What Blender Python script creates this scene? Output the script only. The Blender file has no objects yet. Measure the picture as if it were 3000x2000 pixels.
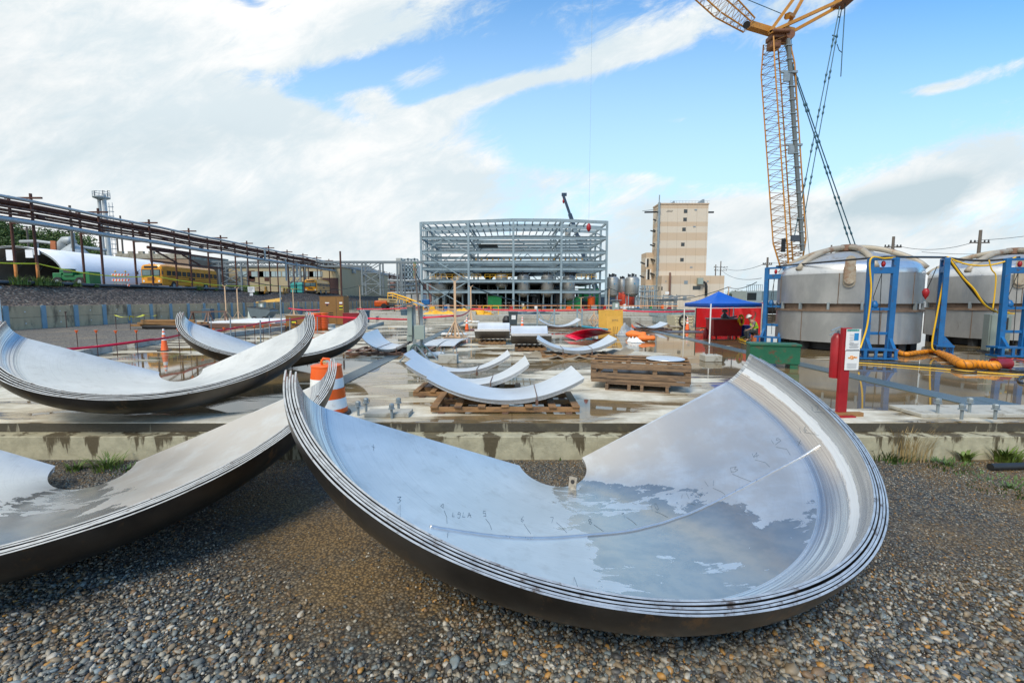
import bpy, bmesh, math, random
import numpy as np
from mathutils import Vector, Matrix, Euler, Quaternion
R=math.radians
sc=bpy.context.scene; C=sc.collection
# ---------------- camera ----------------
F=1333.0; PITCH=math.atan(124/1333.0); EYE=2.1
cd=bpy.data.cameras.new('camera'); cam=bpy.data.objects.new('camera',cd); C.objects.link(cam)
cam.location=(0,0,EYE); cam.rotation_euler=(R(90)-PITCH,0,0)
cd.sensor_width=36; cd.lens=16.0; cd.clip_start=.05; cd.clip_end=5000
sc.camera=cam
# ---------------- light ----------------
SUN_EL=R(48); SUN_AZ=R(205)     # compass style: from +Y clockwise; behind the camera to the left
sd=bpy.data.lights.new('sun','SUN'); sd.energy=2.2; sd.angle=R(18); sd.color=(1,.91,.78)
so=bpy.data.objects.new('sun',sd); C.objects.link(so)
dv=Vector((math.sin(SUN_AZ)*math.cos(SUN_EL),math.cos(SUN_AZ)*math.cos(SUN_EL),math.sin(SUN_EL)))
so.rotation_euler=(-dv).to_track_quat('-Z','Y').to_euler()
sc.view_settings.view_transform='Standard'; sc.view_settings.look='None'
sc.view_settings.exposure=0.42; sc.view_settings.gamma=1
# pixel of the 3000x2000 survey grid -> world point (used once, to read off positions)
def ray(px,py):
    dx=(px-1500)/F; up=(1000-py)/F
    return Vector((dx,math.cos(PITCH)+up*math.sin(PITCH),-math.sin(PITCH)+up*math.cos(PITCH)))
def G(px,py,z=0.0):
    d=ray(px,py); k=(z-EYE)/d.z; return Vector((d.x*k,d.y*k,z))
def P(px,py,Y):
    d=ray(px,py); k=Y/d.y; return Vector((d.x*k,Y,EYE+d.z*k))
# ---------------- world ----------------
w=bpy.data.worlds.new('World'); sc.world=w; w.use_nodes=True
nt=w.node_tree; nt.nodes.clear(); L=nt.links.new
def nd(t,**k):
    n=nt.nodes.new(t)
    for a,b in k.items(): setattr(n,a,b)
    return n
def mth(op,a,b=0.0,c=None,clamp=False):
    n=nd('ShaderNodeMath',operation=op,use_clamp=clamp)
    for i,v in enumerate((a,b,c)):
        if v is None: continue
        if isinstance(v,(int,float)): n.inputs[i].default_value=v
        else: L(v,n.inputs[i])
    return n.outputs[0]
def sstep(x,a,b):
    n=nd('ShaderNodeMapRange',interpolation_type='SMOOTHSTEP')
    L(x,n.inputs[0]); n.inputs[1].default_value=a; n.inputs[2].default_value=b
    return n.outputs[0]
def mixc(f,a,b):
    n=nd('ShaderNodeMix',data_type='RGBA')
    if isinstance(f,(int,float)): n.inputs[0].default_value=f
    else: L(f,n.inputs[0])
    for s,v in ((6,a),(7,b)):
        if isinstance(v,tuple): n.inputs[s].default_value=(*v,1)
        else: L(v,n.inputs[s])
    return n.outputs[2]
sky=nd('ShaderNodeTexSky',sky_type='NISHITA'); sky.sun_disc=False
sky.sun_elevation=SUN_EL; sky.sun_rotation=SUN_AZ; sky.air_density=1.0; sky.dust_density=.6; sky.ozone_density=1.5
tc=nd('ShaderNodeTexCoord'); sp=nd('ShaderNodeSeparateXYZ'); L(tc.outputs['Generated'],sp.inputs[0])
dx,dy,dz=sp.outputs
yy=mth('MAXIMUM',mth('ABSOLUTE',dy),.12)
S_=mth('DIVIDE',dx,yy); T_=mth('DIVIDE',dz,yy)
def st(px,py):
    d=ray(px,py); return d.x/d.y,d.z/d.y
def blob(px,py,rx,ry,slope,amp):
    s0,t0=st(px,py); a=math.atan(slope); rx/=F; ry/=F
    ds=mth('SUBTRACT',S_,s0); dt=mth('SUBTRACT',T_,t0)
    u=mth('ADD',mth('MULTIPLY',ds,math.cos(a)/rx),mth('MULTIPLY',dt,math.sin(a)/rx))
    v=mth('ADD',mth('MULTIPLY',ds,-math.sin(a)/ry),mth('MULTIPLY',dt,math.cos(a)/ry))
    q=mth('ADD',mth('MULTIPLY',u,u),mth('MULTIPLY',v,v))
    return mth('MULTIPLY',mth('EXPONENT',mth('MULTIPLY',q,-1.0)),amp)
def noise(scale,detail,rough,sx=1,sy=1,sz=1,rz=0,dist=0.0,off=0.0):
    cb=nd('ShaderNodeCombineXYZ'); L(S_,cb.inputs[0]); L(T_,cb.inputs[1]); cb.inputs[2].default_value=off
    mp=nd('ShaderNodeMapping'); mp.inputs['Scale'].default_value=(sx,sy,sz); mp.inputs['Rotation'].default_value=(0,0,rz)
    mr=nd('ShaderNodeMapping'); mr.inputs['Rotation'].default_value=(0,0,rz); L(cb.outputs[0],mr.inputs[0])
    mp.inputs['Rotation'].default_value=(0,0,0); L(mr.outputs[0],mp.inputs[0])
    n=nd('ShaderNodeTexNoise'); n.inputs['Scale'].default_value=scale; n.inputs['Detail'].default_value=detail
    n.inputs['Roughness'].default_value=rough; n.inputs['Distortion'].default_value=dist; L(mp.outputs[0],n.inputs['Vector'])
    return n.outputs['Fac']
s13,_=st(1560,500)
left=sstep(mth('MULTIPLY',S_,-1.0),-.14,.30)                       # thick cloud over the left half
t55=st(1500,760)[1]; t40=st(1500,560)[1]
low=mth('SUBTRACT',1.0,sstep(T_,t55,t40))                           # bank of cloud along the horizon
cover=mth('MAXIMUM',mth('MULTIPLY',left,.95),mth('MULTIPLY',low,.62))
for b in [(960,232,150,50,.12,-.95),(1140,185,130,48,.3,-.85),(1010,330,110,34,-.3,-.45),(1240,270,90,34,.2,-.6),(1340,170,60,40,.4,-.4),(1120,390,90,24,-.2,-.35),(1230,165,45,22,.5,-.5),(1440,230,190,90,.5,-.75),(1180,285,80,30,-.8,-.4),(735,5,60,22,-.2,-.6),
          (830,420,110,22,.1,-.33),(960,445,60,22,0,-.3),(900,290,240,40,-.4,-.16),
          (1900,105,520,60,.36,.48),(1750,185,420,34,.3,.42),(2330,90,260,70,.45,.42),(1620,90,200,80,.4,.2),(2440,20,160,50,.2,.25),(2050,40,420,50,.2,.2),(1360,290,200,26,.42,.6),(1480,262,90,18,.5,.35),(1250,330,170,22,.35,.35),(1340,90,160,60,.2,-.2),(1560,420,260,120,0,-.25),
          (1720,260,60,120,.2,.2),(1650,215,330,17,.24,.5),(2900,215,220,26,.3,.62),(2720,260,120,18,.12,.6),(1980,352,60,14,.1,.45),(2450,350,40,12,.2,.3),(2470,385,90,12,.5,.22),
          (1800,520,260,26,-.05,.42),(1620,540,200,50,.1,.3),(1950,600,300,60,0,.2),(2600,560,560,100,.22,.62),(2050,620,260,60,0,.3),(2900,560,240,120,.1,.4),(2950,460,300,80,.2,.3),(1150,520,500,170,.1,.35),(2250,660,900,110,0,.15),(2150,480,330,60,0,-.35),(2050,260,420,90,.1,-.3),(2500,250,400,130,.1,-.3)]:
    cover=mth('ADD',cover,blob(*b))
n1=noise(3.2,9,.62,1,2.0,1,-.38,.35)
n2=noise(8.5,10,.72,1,2.3,1,-.42,.45,3.1)
f=mth('ADD',mth('MULTIPLY',mth('SUBTRACT',n1,.5),.95),mth('MULTIPLY',mth('SUBTRACT',n2,.5),1.25))
dens=sstep(mth('ADD',cover,f),.16,.78)
g1=noise(1.7,6,.55,1,1.9,1,-.15,.3,7.7)
shade=sstep(mth('ADD',g1,mth('MULTIPLY',mth('SUBTRACT',n2,.5),.35)),.40,.66)
CW=(10.3,10.3,10.2); CG=(7.3,8.3,8.8); 
ccol=mixc(shade,CG,CW)
gb=mth('ADD',blob(640,660,420,55,-.05,.95),blob(830,735,230,40,0,.7))
for b in [(60,300,260,260,0,.45),(420,430,420,60,.1,.4),(2760,560,190,50,.3,1.1),(2500,600,240,50,.2,.9),(2850,640,220,60,0,.7),(2250,650,260,60,0,.35),(1000,800,400,40,0,.2)]:
    gb=mth('ADD',gb,blob(*b))
gb=mth('MULTIPLY',gb,sstep(n1,.3,.62),clamp=True)
ccol=mixc(gb,ccol,(5.7,6.9,7.5))
# clear air: nishita, tinted a little toward the photograph's cyan, paling to the horizon
sk=nd('ShaderNodeMix',data_type='RGBA',blend_type='MULTIPLY'); sk.inputs[0].default_value=1.0
L(sky.outputs[0],sk.inputs[6]); sk.inputs[7].default_value=(.98,2.1,2.7,1)
hz=mth('SUBTRACT',1.0,sstep(T_,.04,.80))
blue=mixc(mth('MULTIPLY',hz,.95),sk.outputs[2],(7.0,9.5,11.2))
fin=mixc(dens,blue,ccol)
# below the horizon
fin=mixc(mth('SUBTRACT',1.0,sstep(dz,-.05,0.0)),fin,(3.5,3.3,3.0))
bg=nd('ShaderNodeBackground'); bg.inputs[1].default_value=.076; L(fin,bg.inputs[0])
wo=nd('ShaderNodeOutputWorld'); L(bg.outputs[0],wo.inputs[0])
w.cycles.sampling_method='MANUAL'; w.cycles.sample_map_resolution=1024
# ---------------- helpers ----------------
rnd=random.Random(7)
class MB:
    def __init__(s): s.v=[]; s.f=[]; s.m=[]; s.uv=None
    def add(s,vs,fs,mi=0):
        o=len(s.v); s.v+=[tuple(v) for v in vs]; s.f+=[tuple(i+o for i in f) for f in fs]; s.m+=[mi]*len(fs); return s
    def box(s,c,d,rz=0,mi=0,M=None):
        c=Vector(c); hx,hy,hz=d[0]/2,d[1]/2,d[2]/2
        m=M if M else Matrix.Rotation(rz,3,'Z')
        vs=[c+m@Vector((x*hx,y*hy,z*hz)) for x in(-1,1) for y in(-1,1) for z in(-1,1)]
        return s.add(vs,[(0,1,3,2),(4,6,7,5),(0,4,5,1),(2,3,7,6),(0,2,6,4),(1,5,7,3)],mi)
    def bx(s,x0,x1,y0,y1,z0,z1,mi=0): return s.box(((x0+x1)/2,(y0+y1)/2,(z0+z1)/2),(abs(x1-x0),abs(y1-y0),abs(z1-z0)),0,mi)
    def beam(s,a,b,w,h=None,up=(0,0,1),mi=0):
        a=Vector(a);b=Vector(b);h=h or w;d=b-a
        if d.length<1e-6: return s
        z=d.normalized();u=Vector(up)
        if abs(z.dot(u))>.98:u=Vector((0,1,0))
        x=z.cross(u).normalized();y=x.cross(z)
        vs=[p+x*(sx*w/2)+y*(sy*h/2) for p in(a,b) for sx,sy in((-1,-1),(1,-1),(1,1),(-1,1))]
        return s.add(vs,[(3,2,1,0),(4,5,6,7),(0,1,5,4),(1,2,6,5),(2,3,7,6),(3,0,4,7)],mi)
    def tube(s,pts,r,n=8,mi=0,cap=True):
        pts=[Vector(p) for p in pts];N=len(pts)
        rs=r if isinstance(r,(list,tuple)) else [r]*N
        vs=[];x=None
        for i,p in enumerate(pts):
            t=(pts[min(i+1,N-1)]-pts[max(i-1,0)]).normalized()
            if x is None:
                u=Vector((0,0,1)) if abs(t.z)<.9 else Vector((1,0,0)); x=t.cross(u).normalized()
            else: x=(x-t*x.dot(t)).normalized()
            y=t.cross(x)
            vs+=[p+(x*math.cos(2*math.pi*k/n)+y*math.sin(2*math.pi*k/n))*rs[i] for k in range(n)]
        fs=[(i*n+k,i*n+(k+1)%n,(i+1)*n+(k+1)%n,(i+1)*n+k) for i in range(N-1) for k in range(n)]
        if cap: fs+=[tuple(range(n))[::-1],tuple((N-1)*n+k for k in range(n))]
        return s.add(vs,fs,mi)
    def lathe(s,prof,c=(0,0,0),n=24,mi=0,a0=0,a1=2*math.pi):
        c=Vector(c);full=abs(a1-a0-2*math.pi)<1e-6;m=n if full else n+1
        vs=[c+Vector((r*math.cos(a0+(a1-a0)*k/n),r*math.sin(a0+(a1-a0)*k/n),z)) for r,z in prof for k in range(m)]
        fs=[]
        for i in range(len(prof)-1):
            for k in range(n):
                k2=(k+1)%m
                fs.append((i*m+k,i*m+k2,(i+1)*m+k2,(i+1)*m+k))
        return s.add(vs,fs,mi)
    def prism(s,poly,z0,z1,mi=0):
        n=len(poly);vs=[(x,y,z0) for x,y in poly]+[(x,y,z1) for x,y in poly]
        return s.add(vs,[tuple(range(n))[::-1],tuple(range(n,2*n))]+[(i,(i+1)%n,n+(i+1)%n,n+i) for i in range(n)],mi)
    def ribbon(s,pts,w,mi=0,axis=(0,0,1),th=.004):
        for a,b in zip(pts[:-1],pts[1:]): s.beam(a,b,th,w,up=axis,mi=mi)
        return s
    def build(s,name,mats,parent=None,smooth=False,world=True,label=None,cat=None,group=None,kind=None,bevel=0,auto=None):
        if not isinstance(mats,(list,tuple)):mats=[mats]
        V=np.array(s.v,dtype=np.float64).reshape(-1,3);loc=Vector((0,0,0))
        if parent is not None and world:
            q=parent
            while q.parent: q=q.parent
            Mi=np.array(Matrix.LocRotScale(q.location,q.rotation_euler,q.scale).inverted()); V=V@Mi[:3,:3].T+Mi[:3,3]
        elif parent is None and kind!='structure':
            lo=V.min(0);hi=V.max(0);loc=Vector(((lo[0]+hi[0])/2,(lo[1]+hi[1])/2,lo[2]));V=V-np.array(loc)
        me=bpy.data.meshes.new(name);me.from_pydata(V.tolist(),[],s.f)
        for m in mats: me.materials.append(m)
        if len(mats)>1: me.polygons.foreach_set('material_index',s.m)
        if smooth: me.polygons.foreach_set('use_smooth',[True]*len(s.f))
        me.update()
        if s.uv is not None:
            u=me.uv_layers.new(name='UVMap');li=np.empty(len(me.loops),dtype=np.int32);me.loops.foreach_get('vertex_index',li)
            u.data.foreach_set('uv',np.array(s.uv,dtype=np.float32)[li].ravel())
        o=bpy.data.objects.new(name,me);C.objects.link(o);o.location=loc
        if parent is not None:o.parent=parent
        if smooth and auto:
            bmx=bmesh.new();bmx.from_mesh(me)
            for e in bmx.edges:
                if len(e.link_faces)==2 and e.calc_face_angle(0)>R(auto): e.smooth=False
            bmx.to_mesh(me);bmx.free()
        if bevel:
            b=o.modifiers.new('bevel','BEVEL');b.width=bevel;b.segments=2;b.limit_method='ANGLE'
        tag(o,label,cat,group,kind);return o
def tag(o,label=None,cat=None,group=None,kind=None):
    for k,v in(('label',label),('category',cat),('group',group),('kind',kind)):
        if v:o[k]=v
    return o
def thing(name,label,cat,loc=(0,0,0),rz=0,group=None):
    o=bpy.data.objects.new(name,None);C.objects.link(o);o.empty_display_size=.2
    o.location=loc;o.rotation_euler=(0,0,rz);return tag(o,label,cat,group)
def dup(root,loc=None,rz=None,label=None,group=None,scale=None):
    def cp(o,p):
        c=o.copy();C.objects.link(c)
        if p is not None:c.parent=p
        for ch in list(o.children):cp(ch,c)
        return c
    r=cp(root,None)
    if loc is not None:r.location=loc
    if rz is not None:r.rotation_euler=(0,0,rz)
    if scale:r.scale=(scale,)*3
    if label:r['label']=label
    if group:r['group']=group
    return r
# ---------------- materials ----------------
MC={}
def mat(name,col,rough=.6,metal=0.0,var=.18,vs=3.0,bump=0.0,bs=40.0,stain=None,sa=.0,ss=2.0,stretch=(1,1,1),spec=.5,rvar=.1,coat=0,alpha=None,trans=0):
    if name in MC:return MC[name]
    m=bpy.data.materials.new(name);m.use_nodes=True;t=m.node_tree;l=t.links.new;b=t.nodes['Principled BSDF']
    co=t.nodes.new('ShaderNodeTexCoord');mp=t.nodes.new('ShaderNodeMapping');l(co.outputs['Object'],mp.inputs[0]);mp.inputs['Scale'].default_value=stretch
    n=t.nodes.new('ShaderNodeTexNoise');n.inputs['Scale'].default_value=vs;n.inputs['Detail'].default_value=7;n.inputs['Roughness'].default_value=.62;l(mp.outputs[0],n.inputs['Vector'])
    r=t.nodes.new('ShaderNodeMapRange');r.inputs[1].default_value=.3;r.inputs[2].default_value=.7;r.inputs[3].default_value=1-var;r.inputs[4].default_value=1+var;l(n.outputs['Fac'],r.inputs[0])
    mx=t.nodes.new('ShaderNodeMix');mx.data_type='RGBA';mx.blend_type='MULTIPLY';mx.inputs[0].default_value=1;mx.inputs[6].default_value=(*col,1);l(r.outputs[0],mx.inputs[7])
    out=mx.outputs[2]
    if stain is not None:
        n2=t.nodes.new('ShaderNodeTexNoise');n2.inputs['Scale'].default_value=ss;n2.inputs['Detail'].default_value=9;n2.inputs['Roughness'].default_value=.7;l(mp.outputs[0],n2.inputs['Vector'])
        r2=t.nodes.new('ShaderNodeMapRange');r2.interpolation_type='SMOOTHSTEP';r2.inputs[1].default_value=1-sa-.08;r2.inputs[2].default_value=1-sa+.08;l(n2.outputs['Fac'],r2.inputs[0])
        m2=t.nodes.new('ShaderNodeMix');m2.data_type='RGBA';l(r2.outputs[0],m2.inputs[0]);l(out,m2.inputs[6]);m2.inputs[7].default_value=(*stain,1);out=m2.outputs[2]
    l(out,b.inputs['Base Color'])
    r3=t.nodes.new('ShaderNodeMapRange');r3.inputs[3].default_value=max(.02,rough-rvar);r3.inputs[4].default_value=min(1,rough+rvar);l(n.outputs['Fac'],r3.inputs[0]);l(r3.outputs[0],b.inputs['Roughness'])
    b.inputs['Metallic'].default_value=metal;b.inputs['Specular IOR Level'].default_value=spec;b.inputs['Coat Weight'].default_value=coat
    if trans: b.inputs['Transmission Weight'].default_value=trans
    if bump:
        nb=t.nodes.new('ShaderNodeTexNoise');nb.inputs['Scale'].default_value=bs;nb.inputs['Detail'].default_value=5;l(mp.outputs[0],nb.inputs['Vector'])
        bp=t.nodes.new('ShaderNodeBump');bp.inputs['Strength'].default_value=bump;bp.inputs['Distance'].default_value=.02;l(nb.outputs['Fac'],bp.inputs['Height']);l(bp.outputs[0],b.inputs['Normal'])
    MC[name]=m;return m
galv=mat('galvanised',(.27,.32,.345),.5,.35,.15,1.5,stain=(.2,.17,.14),sa=.3)
bluegalv=mat('blue_grey_steel',(.25,.33,.37),.5,.1,.16,.8,stain=(.17,.2,.21),sa=.38,ss=1.3)
wallpost=mat('pale_blue_paint',(.22,.32,.38),.5,.1,.12,2,stain=(.2,.17,.12),sa=.33)
rust=mat('rusty_steel',(.085,.035,.026),.8,.1,.3,2.5,stain=(.25,.09,.03),sa=.36)
rustpipe=mat('rusty_lagging',(.30,.17,.12),.85,0,.5,3,stain=(.06,.03,.025),sa=.52,ss=3)
greypipe=mat('dull_lagging',(.38,.42,.44),.55,.3,.15,2,stain=(.2,.14,.1),sa=.33)
wood=mat('rough_timber',(.30,.165,.07),.8,0,.3,2.5,.35,30,stain=(.13,.08,.05),sa=.45,stretch=(1,6,6))
woodx=mat('weathered_timber',(.22,.14,.08),.8,0,.3,3,.4,30,stain=(.11,.075,.05),sa=.45,stretch=(1.2,8,9))
darkwood=mat('wet_timber',(.15,.085,.06),.55,0,.35,3,.3,30,stain=(.06,.04,.03),sa=.4,stretch=(5,1.5,5))
pine=mat('new_pine',(.62,.42,.26),.7,0,.15,3,stain=(.4,.25,.15),sa=.33,stretch=(6,6,1))
ply=mat('yellow_plywood',(.62,.34,.045),.6,0,.15,2,stain=(.35,.18,.04),sa=.36)
conc=mat('pale_concrete',(.42,.41,.36),.85,0,.2,2,.3,25,stain=(.2,.18,.14),sa=.4)
black=mat('black_rubber',(.018,.018,.02),.5,0,.3,4)
dark=mat('dark_machinery',(.03,.033,.036),.55,.2,.4,1.2)
orange=mat('orange_plastic',(.80,.11,.004),.42,0,.08,2,stain=(.4,.06,.02),sa=.3)
coneo=mat('cone_orange',(.9,.13,.015),.5,0,.06,3)
white=mat('white_paint',(.78,.79,.78),.5,0,.06,2,stain=(.5,.48,.42),sa=.33)
reflw=mat('white_sheeting',(.80,.82,.80),.35,0,.07,3,stain=(.5,.47,.4),sa=.34)
redp=mat('red_paint',(.33,.008,.014),.42,0,.2,3,stain=(.10,.02,.02),sa=.37,ss=6)
redtarp=mat('red_tarp',(.50,.006,.008),.35,0,.2,1.5,.6,6)
pinkred=mat('magenta_red_sheet',(.68,.012,.06),.3,0,.1,2,.3,8)
tape=mat('red_tape',(.62,.008,.045),.4,0,.1,4)
tapey=mat('yellow_tape',(.75,.72,.03),.4,0,.1,4)
yellow=mat('yellow_paint',(.80,.42,.01),.45,0,.1,3)
yduct=mat('yellow_duct',(.70,.25,.008),.5,0,.12,4,.4,12)
cranem=mat('crane_ochre',(.50,.22,.025),.5,.05,.15,.8,stain=(.22,.10,.04),sa=.36)
craned=mat('crane_rust_brown',(.20,.085,.04),.6,.05,.3,2)
bluep=mat('blue_frame_paint',(.008,.115,.32),.42,0,.2,2,stain=(.07,.06,.06),sa=.36,ss=5)
canvasb=mat('blue_canvas',(.006,.10,.50),.55,0,.12,2,.3,6)
greenp=mat('green_paint',(.008,.11,.055),.5,0,.2,2,stain=(.1,.05,.025),sa=.4,ss=4)
greenb=mat('bright_green',(.01,.25,.07),.45,0,.2,2)
teal=mat('teal_plastic',(.03,.30,.28),.5,0,.1,2)
cabinet=mat('grey_green_enamel',(.30,.36,.32),.45,.05,.08,2,stain=(.25,.25,.2),sa=.3)
brownbox=mat('brown_enamel',(.23,.115,.03),.5,0,.1,1.5,stain=(.13,.06,.02),sa=.33)
maroon=mat('maroon_enamel',(.22,.012,.02),.45,0,.15,2)
beige=mat('cream_paint',(.55,.52,.38),.6,0,.08,1,stain=(.4,.35,.22),sa=.32)
busy=mat('school_bus_yellow',(.70,.29,.004),.35,0,.06,1,coat=.3)
glass=mat('dark_glass',(.03,.04,.045),.08,0,.2,1,spec=.8)
tarpgrey=mat('grey_tarp',(.33,.36,.38),.6,0,.3,3,.8,6)
sheetw=mat('mill_plate',(.70,.73,.75),.42,.55,.08,1.2,stain=(.4,.45,.5),sa=.28)
platedge=mat('cut_plate_edge',(.55,.55,.54),.45,.6,.1,4)
plateback=mat('plate_back',(.13,.125,.12),.4,.6,.2,2)
sand=mat('white_sandbag',(.75,.74,.70),.85,0,.1,5,.6,10)
hoseb=mat('black_hose',(.03,.035,.04),.4,0,.2,5)
hosey=mat('yellow_hose',(.75,.45,.01),.4,0,.1,5)
cable=mat('dark_cable',(.02,.04,.045),.6,0,.1,5)
# ---------------- ground, slab, wall, embankment ----------------
def shader(name):
    m=bpy.data.materials.new(name);m.use_nodes=True;t=m.node_tree;return m,t,t.nodes['Principled BSDF']
class T:
    def __init__(s,t): s.t=t
    def n(s,k,ins=None,**a):
        x=s.t.nodes.new(k)
        for q,v in a.items():setattr(x,q,v)
        for q,v in (ins or {}).items():
            if isinstance(v,bpy.types.NodeSocket): s.t.links.new(v,x.inputs[q])
            else: x.inputs[q].default_value=v
        return x
    def noise(s,v,scale,detail=6,rough=.6,stretch=None,dist=0):
        if stretch: v=s.n('ShaderNodeMapping',{0:v,'Scale':stretch}).outputs[0]
        return s.n('ShaderNodeTexNoise',{'Vector':v,'Scale':scale,'Detail':detail,'Roughness':rough,'Distortion':dist}).outputs['Fac']
    def ss(s,v,a,b,c=0.0,d=1.0): return s.n('ShaderNodeMapRange',{0:v,1:a,2:b,3:c,4:d},interpolation_type='SMOOTHSTEP').outputs[0]
    def m(s,op,a,b=0.0,clamp=False): return s.n('ShaderNodeMath',{0:a,1:b},operation=op,use_clamp=clamp).outputs[0]
    def mix(s,f,a,b,bt='MIX'):
        a=(*a,1) if isinstance(a,tuple) else a;b=(*b,1) if isinstance(b,tuple) else b
        return s.n('ShaderNodeMix',{0:f,6:a,7:b},data_type='RGBA',blend_type=bt).outputs[2]
    def ramp(s,v,stops):
        r=s.n('ShaderNodeValToRGB',{0:v});e=r.color_ramp;e.interpolation='CONSTANT'
        e.elements[0].position=0;e.elements[0].color=(*stops[0][1],1);e.elements[1].position=stops[1][0];e.elements[1].color=(*stops[1][1],1)
        for p,c in stops[2:]:
            x=e.elements.new(p);x.color=(*c,1)
        return r.outputs[0]
STONES=[(0,(.04,.045,.05)),(.15,(.09,.115,.12)),(.30,(.17,.19,.18)),(.44,(.27,.21,.135)),(.57,(.06,.07,.08)),(.68,(.36,.33,.26)),(.79,(.20,.12,.06)),(.86,(.50,.47,.40)),(.93,(.48,.24,.05)),(.965,(.22,.28,.30))]
DARKST=[(0,(.08,.052,.04)),(.2,(.17,.115,.085)),(.45,(.25,.17,.13)),(.65,(.12,.08,.06)),(.8,(.33,.24,.185)),(.93,(.45,.36,.27))]
def gravel_mat(name,scale,stops,dirt=(.15,.105,.055),dirtamt=.45,bump=.8,patch=None):
    m,t,b=shader(name);k=T(t);co=k.n('ShaderNodeTexCoord').outputs['Object']
    wv=k.n('ShaderNodeMapping',{0:co,'Scale':(1,1,1.6)}).outputs[0]
    v=k.n('ShaderNodeTexVoronoi',{'Vector':wv,'Scale':scale,'Randomness':1.0});sep=k.n('ShaderNodeSeparateColor',{0:v.outputs['Color']})
    col=k.ramp(sep.outputs[0],stops)
    e=k.ss(v.outputs['Distance'],.25,.7,1.0,.35)
    n0=k.noise(co,.45,5,.6);n3=k.noise(co,6,4,.6)
    col=k.mix(k.ss(n3,.3,.7,0,.35),col,(.14,.12,.09))
    d=k.ss(k.m('ADD',n0,k.m('MULTIPLY',sep.outputs[1],.12)),1-dirtamt-.02,1-dirtamt+.14)
    if patch:
        for (x,y,r,a) in patch:
            q=k.n('ShaderNodeVectorMath',{0:co,1:(x,y,-.55)},operation='DISTANCE').outputs['Value']
            d=k.m('MAXIMUM',d,k.m('MULTIPLY',k.ss(k.m('ADD',q,k.m('MULTIPLY',n3,.8)),r*.5,r*1.4,1,0),a))
    dcol=k.mix(k.ss(k.noise(co,14,4,.7),.35,.65),dirt,tuple(c*1.35 for c in dirt))
    col=k.mix(k.m('MULTIPLY',d,.85),col,dcol)
    col=k.mix(1.0,col,k.n('ShaderNodeCombineColor',{0:e,1:e,2:e}).outputs[0],'MULTIPLY')
    t.links.new(col,b.inputs['Base Color']);b.inputs['Roughness'].default_value=.75
    h=k.m('ADD',k.m('MULTIPLY',v.outputs['Distance'],-1.0),k.m('MULTIPLY',n3,.3))
    bp=k.n('ShaderNodeBump',{'Strength':bump,'Distance':.6/scale,'Height':h});t.links.new(bp.outputs[0],b.inputs['Normal'])
    return m
mb=MB();mb.add([(-900,-60,-.56),(900,-60,-.56),(900,2500,-.56),(-900,2500,-.56)],[(0,1,2,3)])
SANDY=[(-1.5,4.1,1.0,1),(-2.1,4.9,1.1,1),(-1.0,3.5,.5,1),(-2.9,5.8,.8,.9),(4.9,4.9,.8,.75),(-3.7,3.55,.35,.7),(3.9,3.6,.5,.55)]
mb.build('ground',gravel_mat('river_gravel',36,[(p_,tuple(c*.6 for c in q_)) for p_,q_ in STONES],(.21,.135,.052),.47,patch=SANDY),kind='structure')  # pebble colours darkened, shade in the gaps between loose stones put into the colour
YE=G(1500,1237).y      # near edge of the slab
LEDGE=.27
# slab -----------------------------------------------------------
m,t,b=shader('wet_concrete');k=T(t);co=k.n('ShaderNodeTexCoord').outputs['Object']
sx,sy,sz=k.n('ShaderNodeSeparateXYZ',{0:co}).outputs
big=k.noise(co,.16,4,.55,(1,1.3,1));mid=k.noise(co,.42,6,.55,(.7,2.2,1),.5);fine=k.noise(co,1.3,5,.6,(.28,3.2,1),.3)
wsum=k.m('ADD',k.m('ADD',k.m('MULTIPLY',big,.55),k.m('MULTIPLY',mid,.7)),k.m('MULTIPLY',fine,.36))
wsum=k.m('ADD',wsum,k.ss(sx,2,7,0,.09));wsum=k.m('ADD',wsum,k.ss(sy,YE,YE+1.6,-.06,0))
wsum=k.m('ADD',wsum,.035)
def blobm(x,y,rx,ry,a):
    q=k.n('ShaderNodeVectorMath',{0:k.n('ShaderNodeMapping',{0:co,'Location':(-x/rx,-y/ry,0),'Scale':(1/rx,1/ry,0)}).outputs[0]},operation='LENGTH').outputs['Value']
    return k.m('MULTIPLY',k.ss(q,.4,1.3,1,0),a)
for bl in((2.9,11.6,2.6,2.4,-.13),(.2,8.9,2.2,.8,.10),(-1.5,8.4,2.2,.5,-.07),(-9.5,13.4,3.4,2.2,.12),(-1.2,13.6,2.4,1.6,.08),(8,10.5,3.5,2.2,.09),(14,9.5,6,2,.09),(-6.5,9,2.5,1,.05),(1.5,18,3,2.5,-.08)):
    wsum=k.m('ADD',wsum,blobm(*bl))
wet=k.ss(wsum,.80,.83);damp=k.ss(wsum,.735,.80)
n5=k.noise(co,3,6,.65);n6=k.noise(co,40,3,.6)
dry=k.mix(k.ss(n5,.35,.65),(.50,.46,.36),(.68,.64,.53));dry=k.mix(k.ss(k.noise(co,.8,5,.6),.55,.75,0,.5),dry,(.42,.37,.28))
wc=k.mix(k.ss(k.noise(co,.5,4,.6),.35,.65),(.21,.145,.065),(.135,.105,.065))
cc=k.mix(damp,dry,(.42,.36,.25));cc=k.mix(wet,cc,wc)
br=k.n('ShaderNodeTexBrick',{'Vector':co,'Color1':(1,1,1,1),'Color2':(1,1,1,1),'Mortar':(.45,.42,.38,1),'Scale':.22,'Mortar Size':.0016,'Brick Width':1.0,'Row Height':1.0},offset=0.0).outputs['Color']
cc=k.mix(1.0,cc,br,'MULTIPLY')
t.links.new(cc,b.inputs['Base Color']);rg=k.m('SUBTRACT',.75,k.m('ADD',k.m('MULTIPLY',damp,.25),k.m('MULTIPLY',wet,.465)))
t.links.new(rg,b.inputs['Roughness'])
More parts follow.
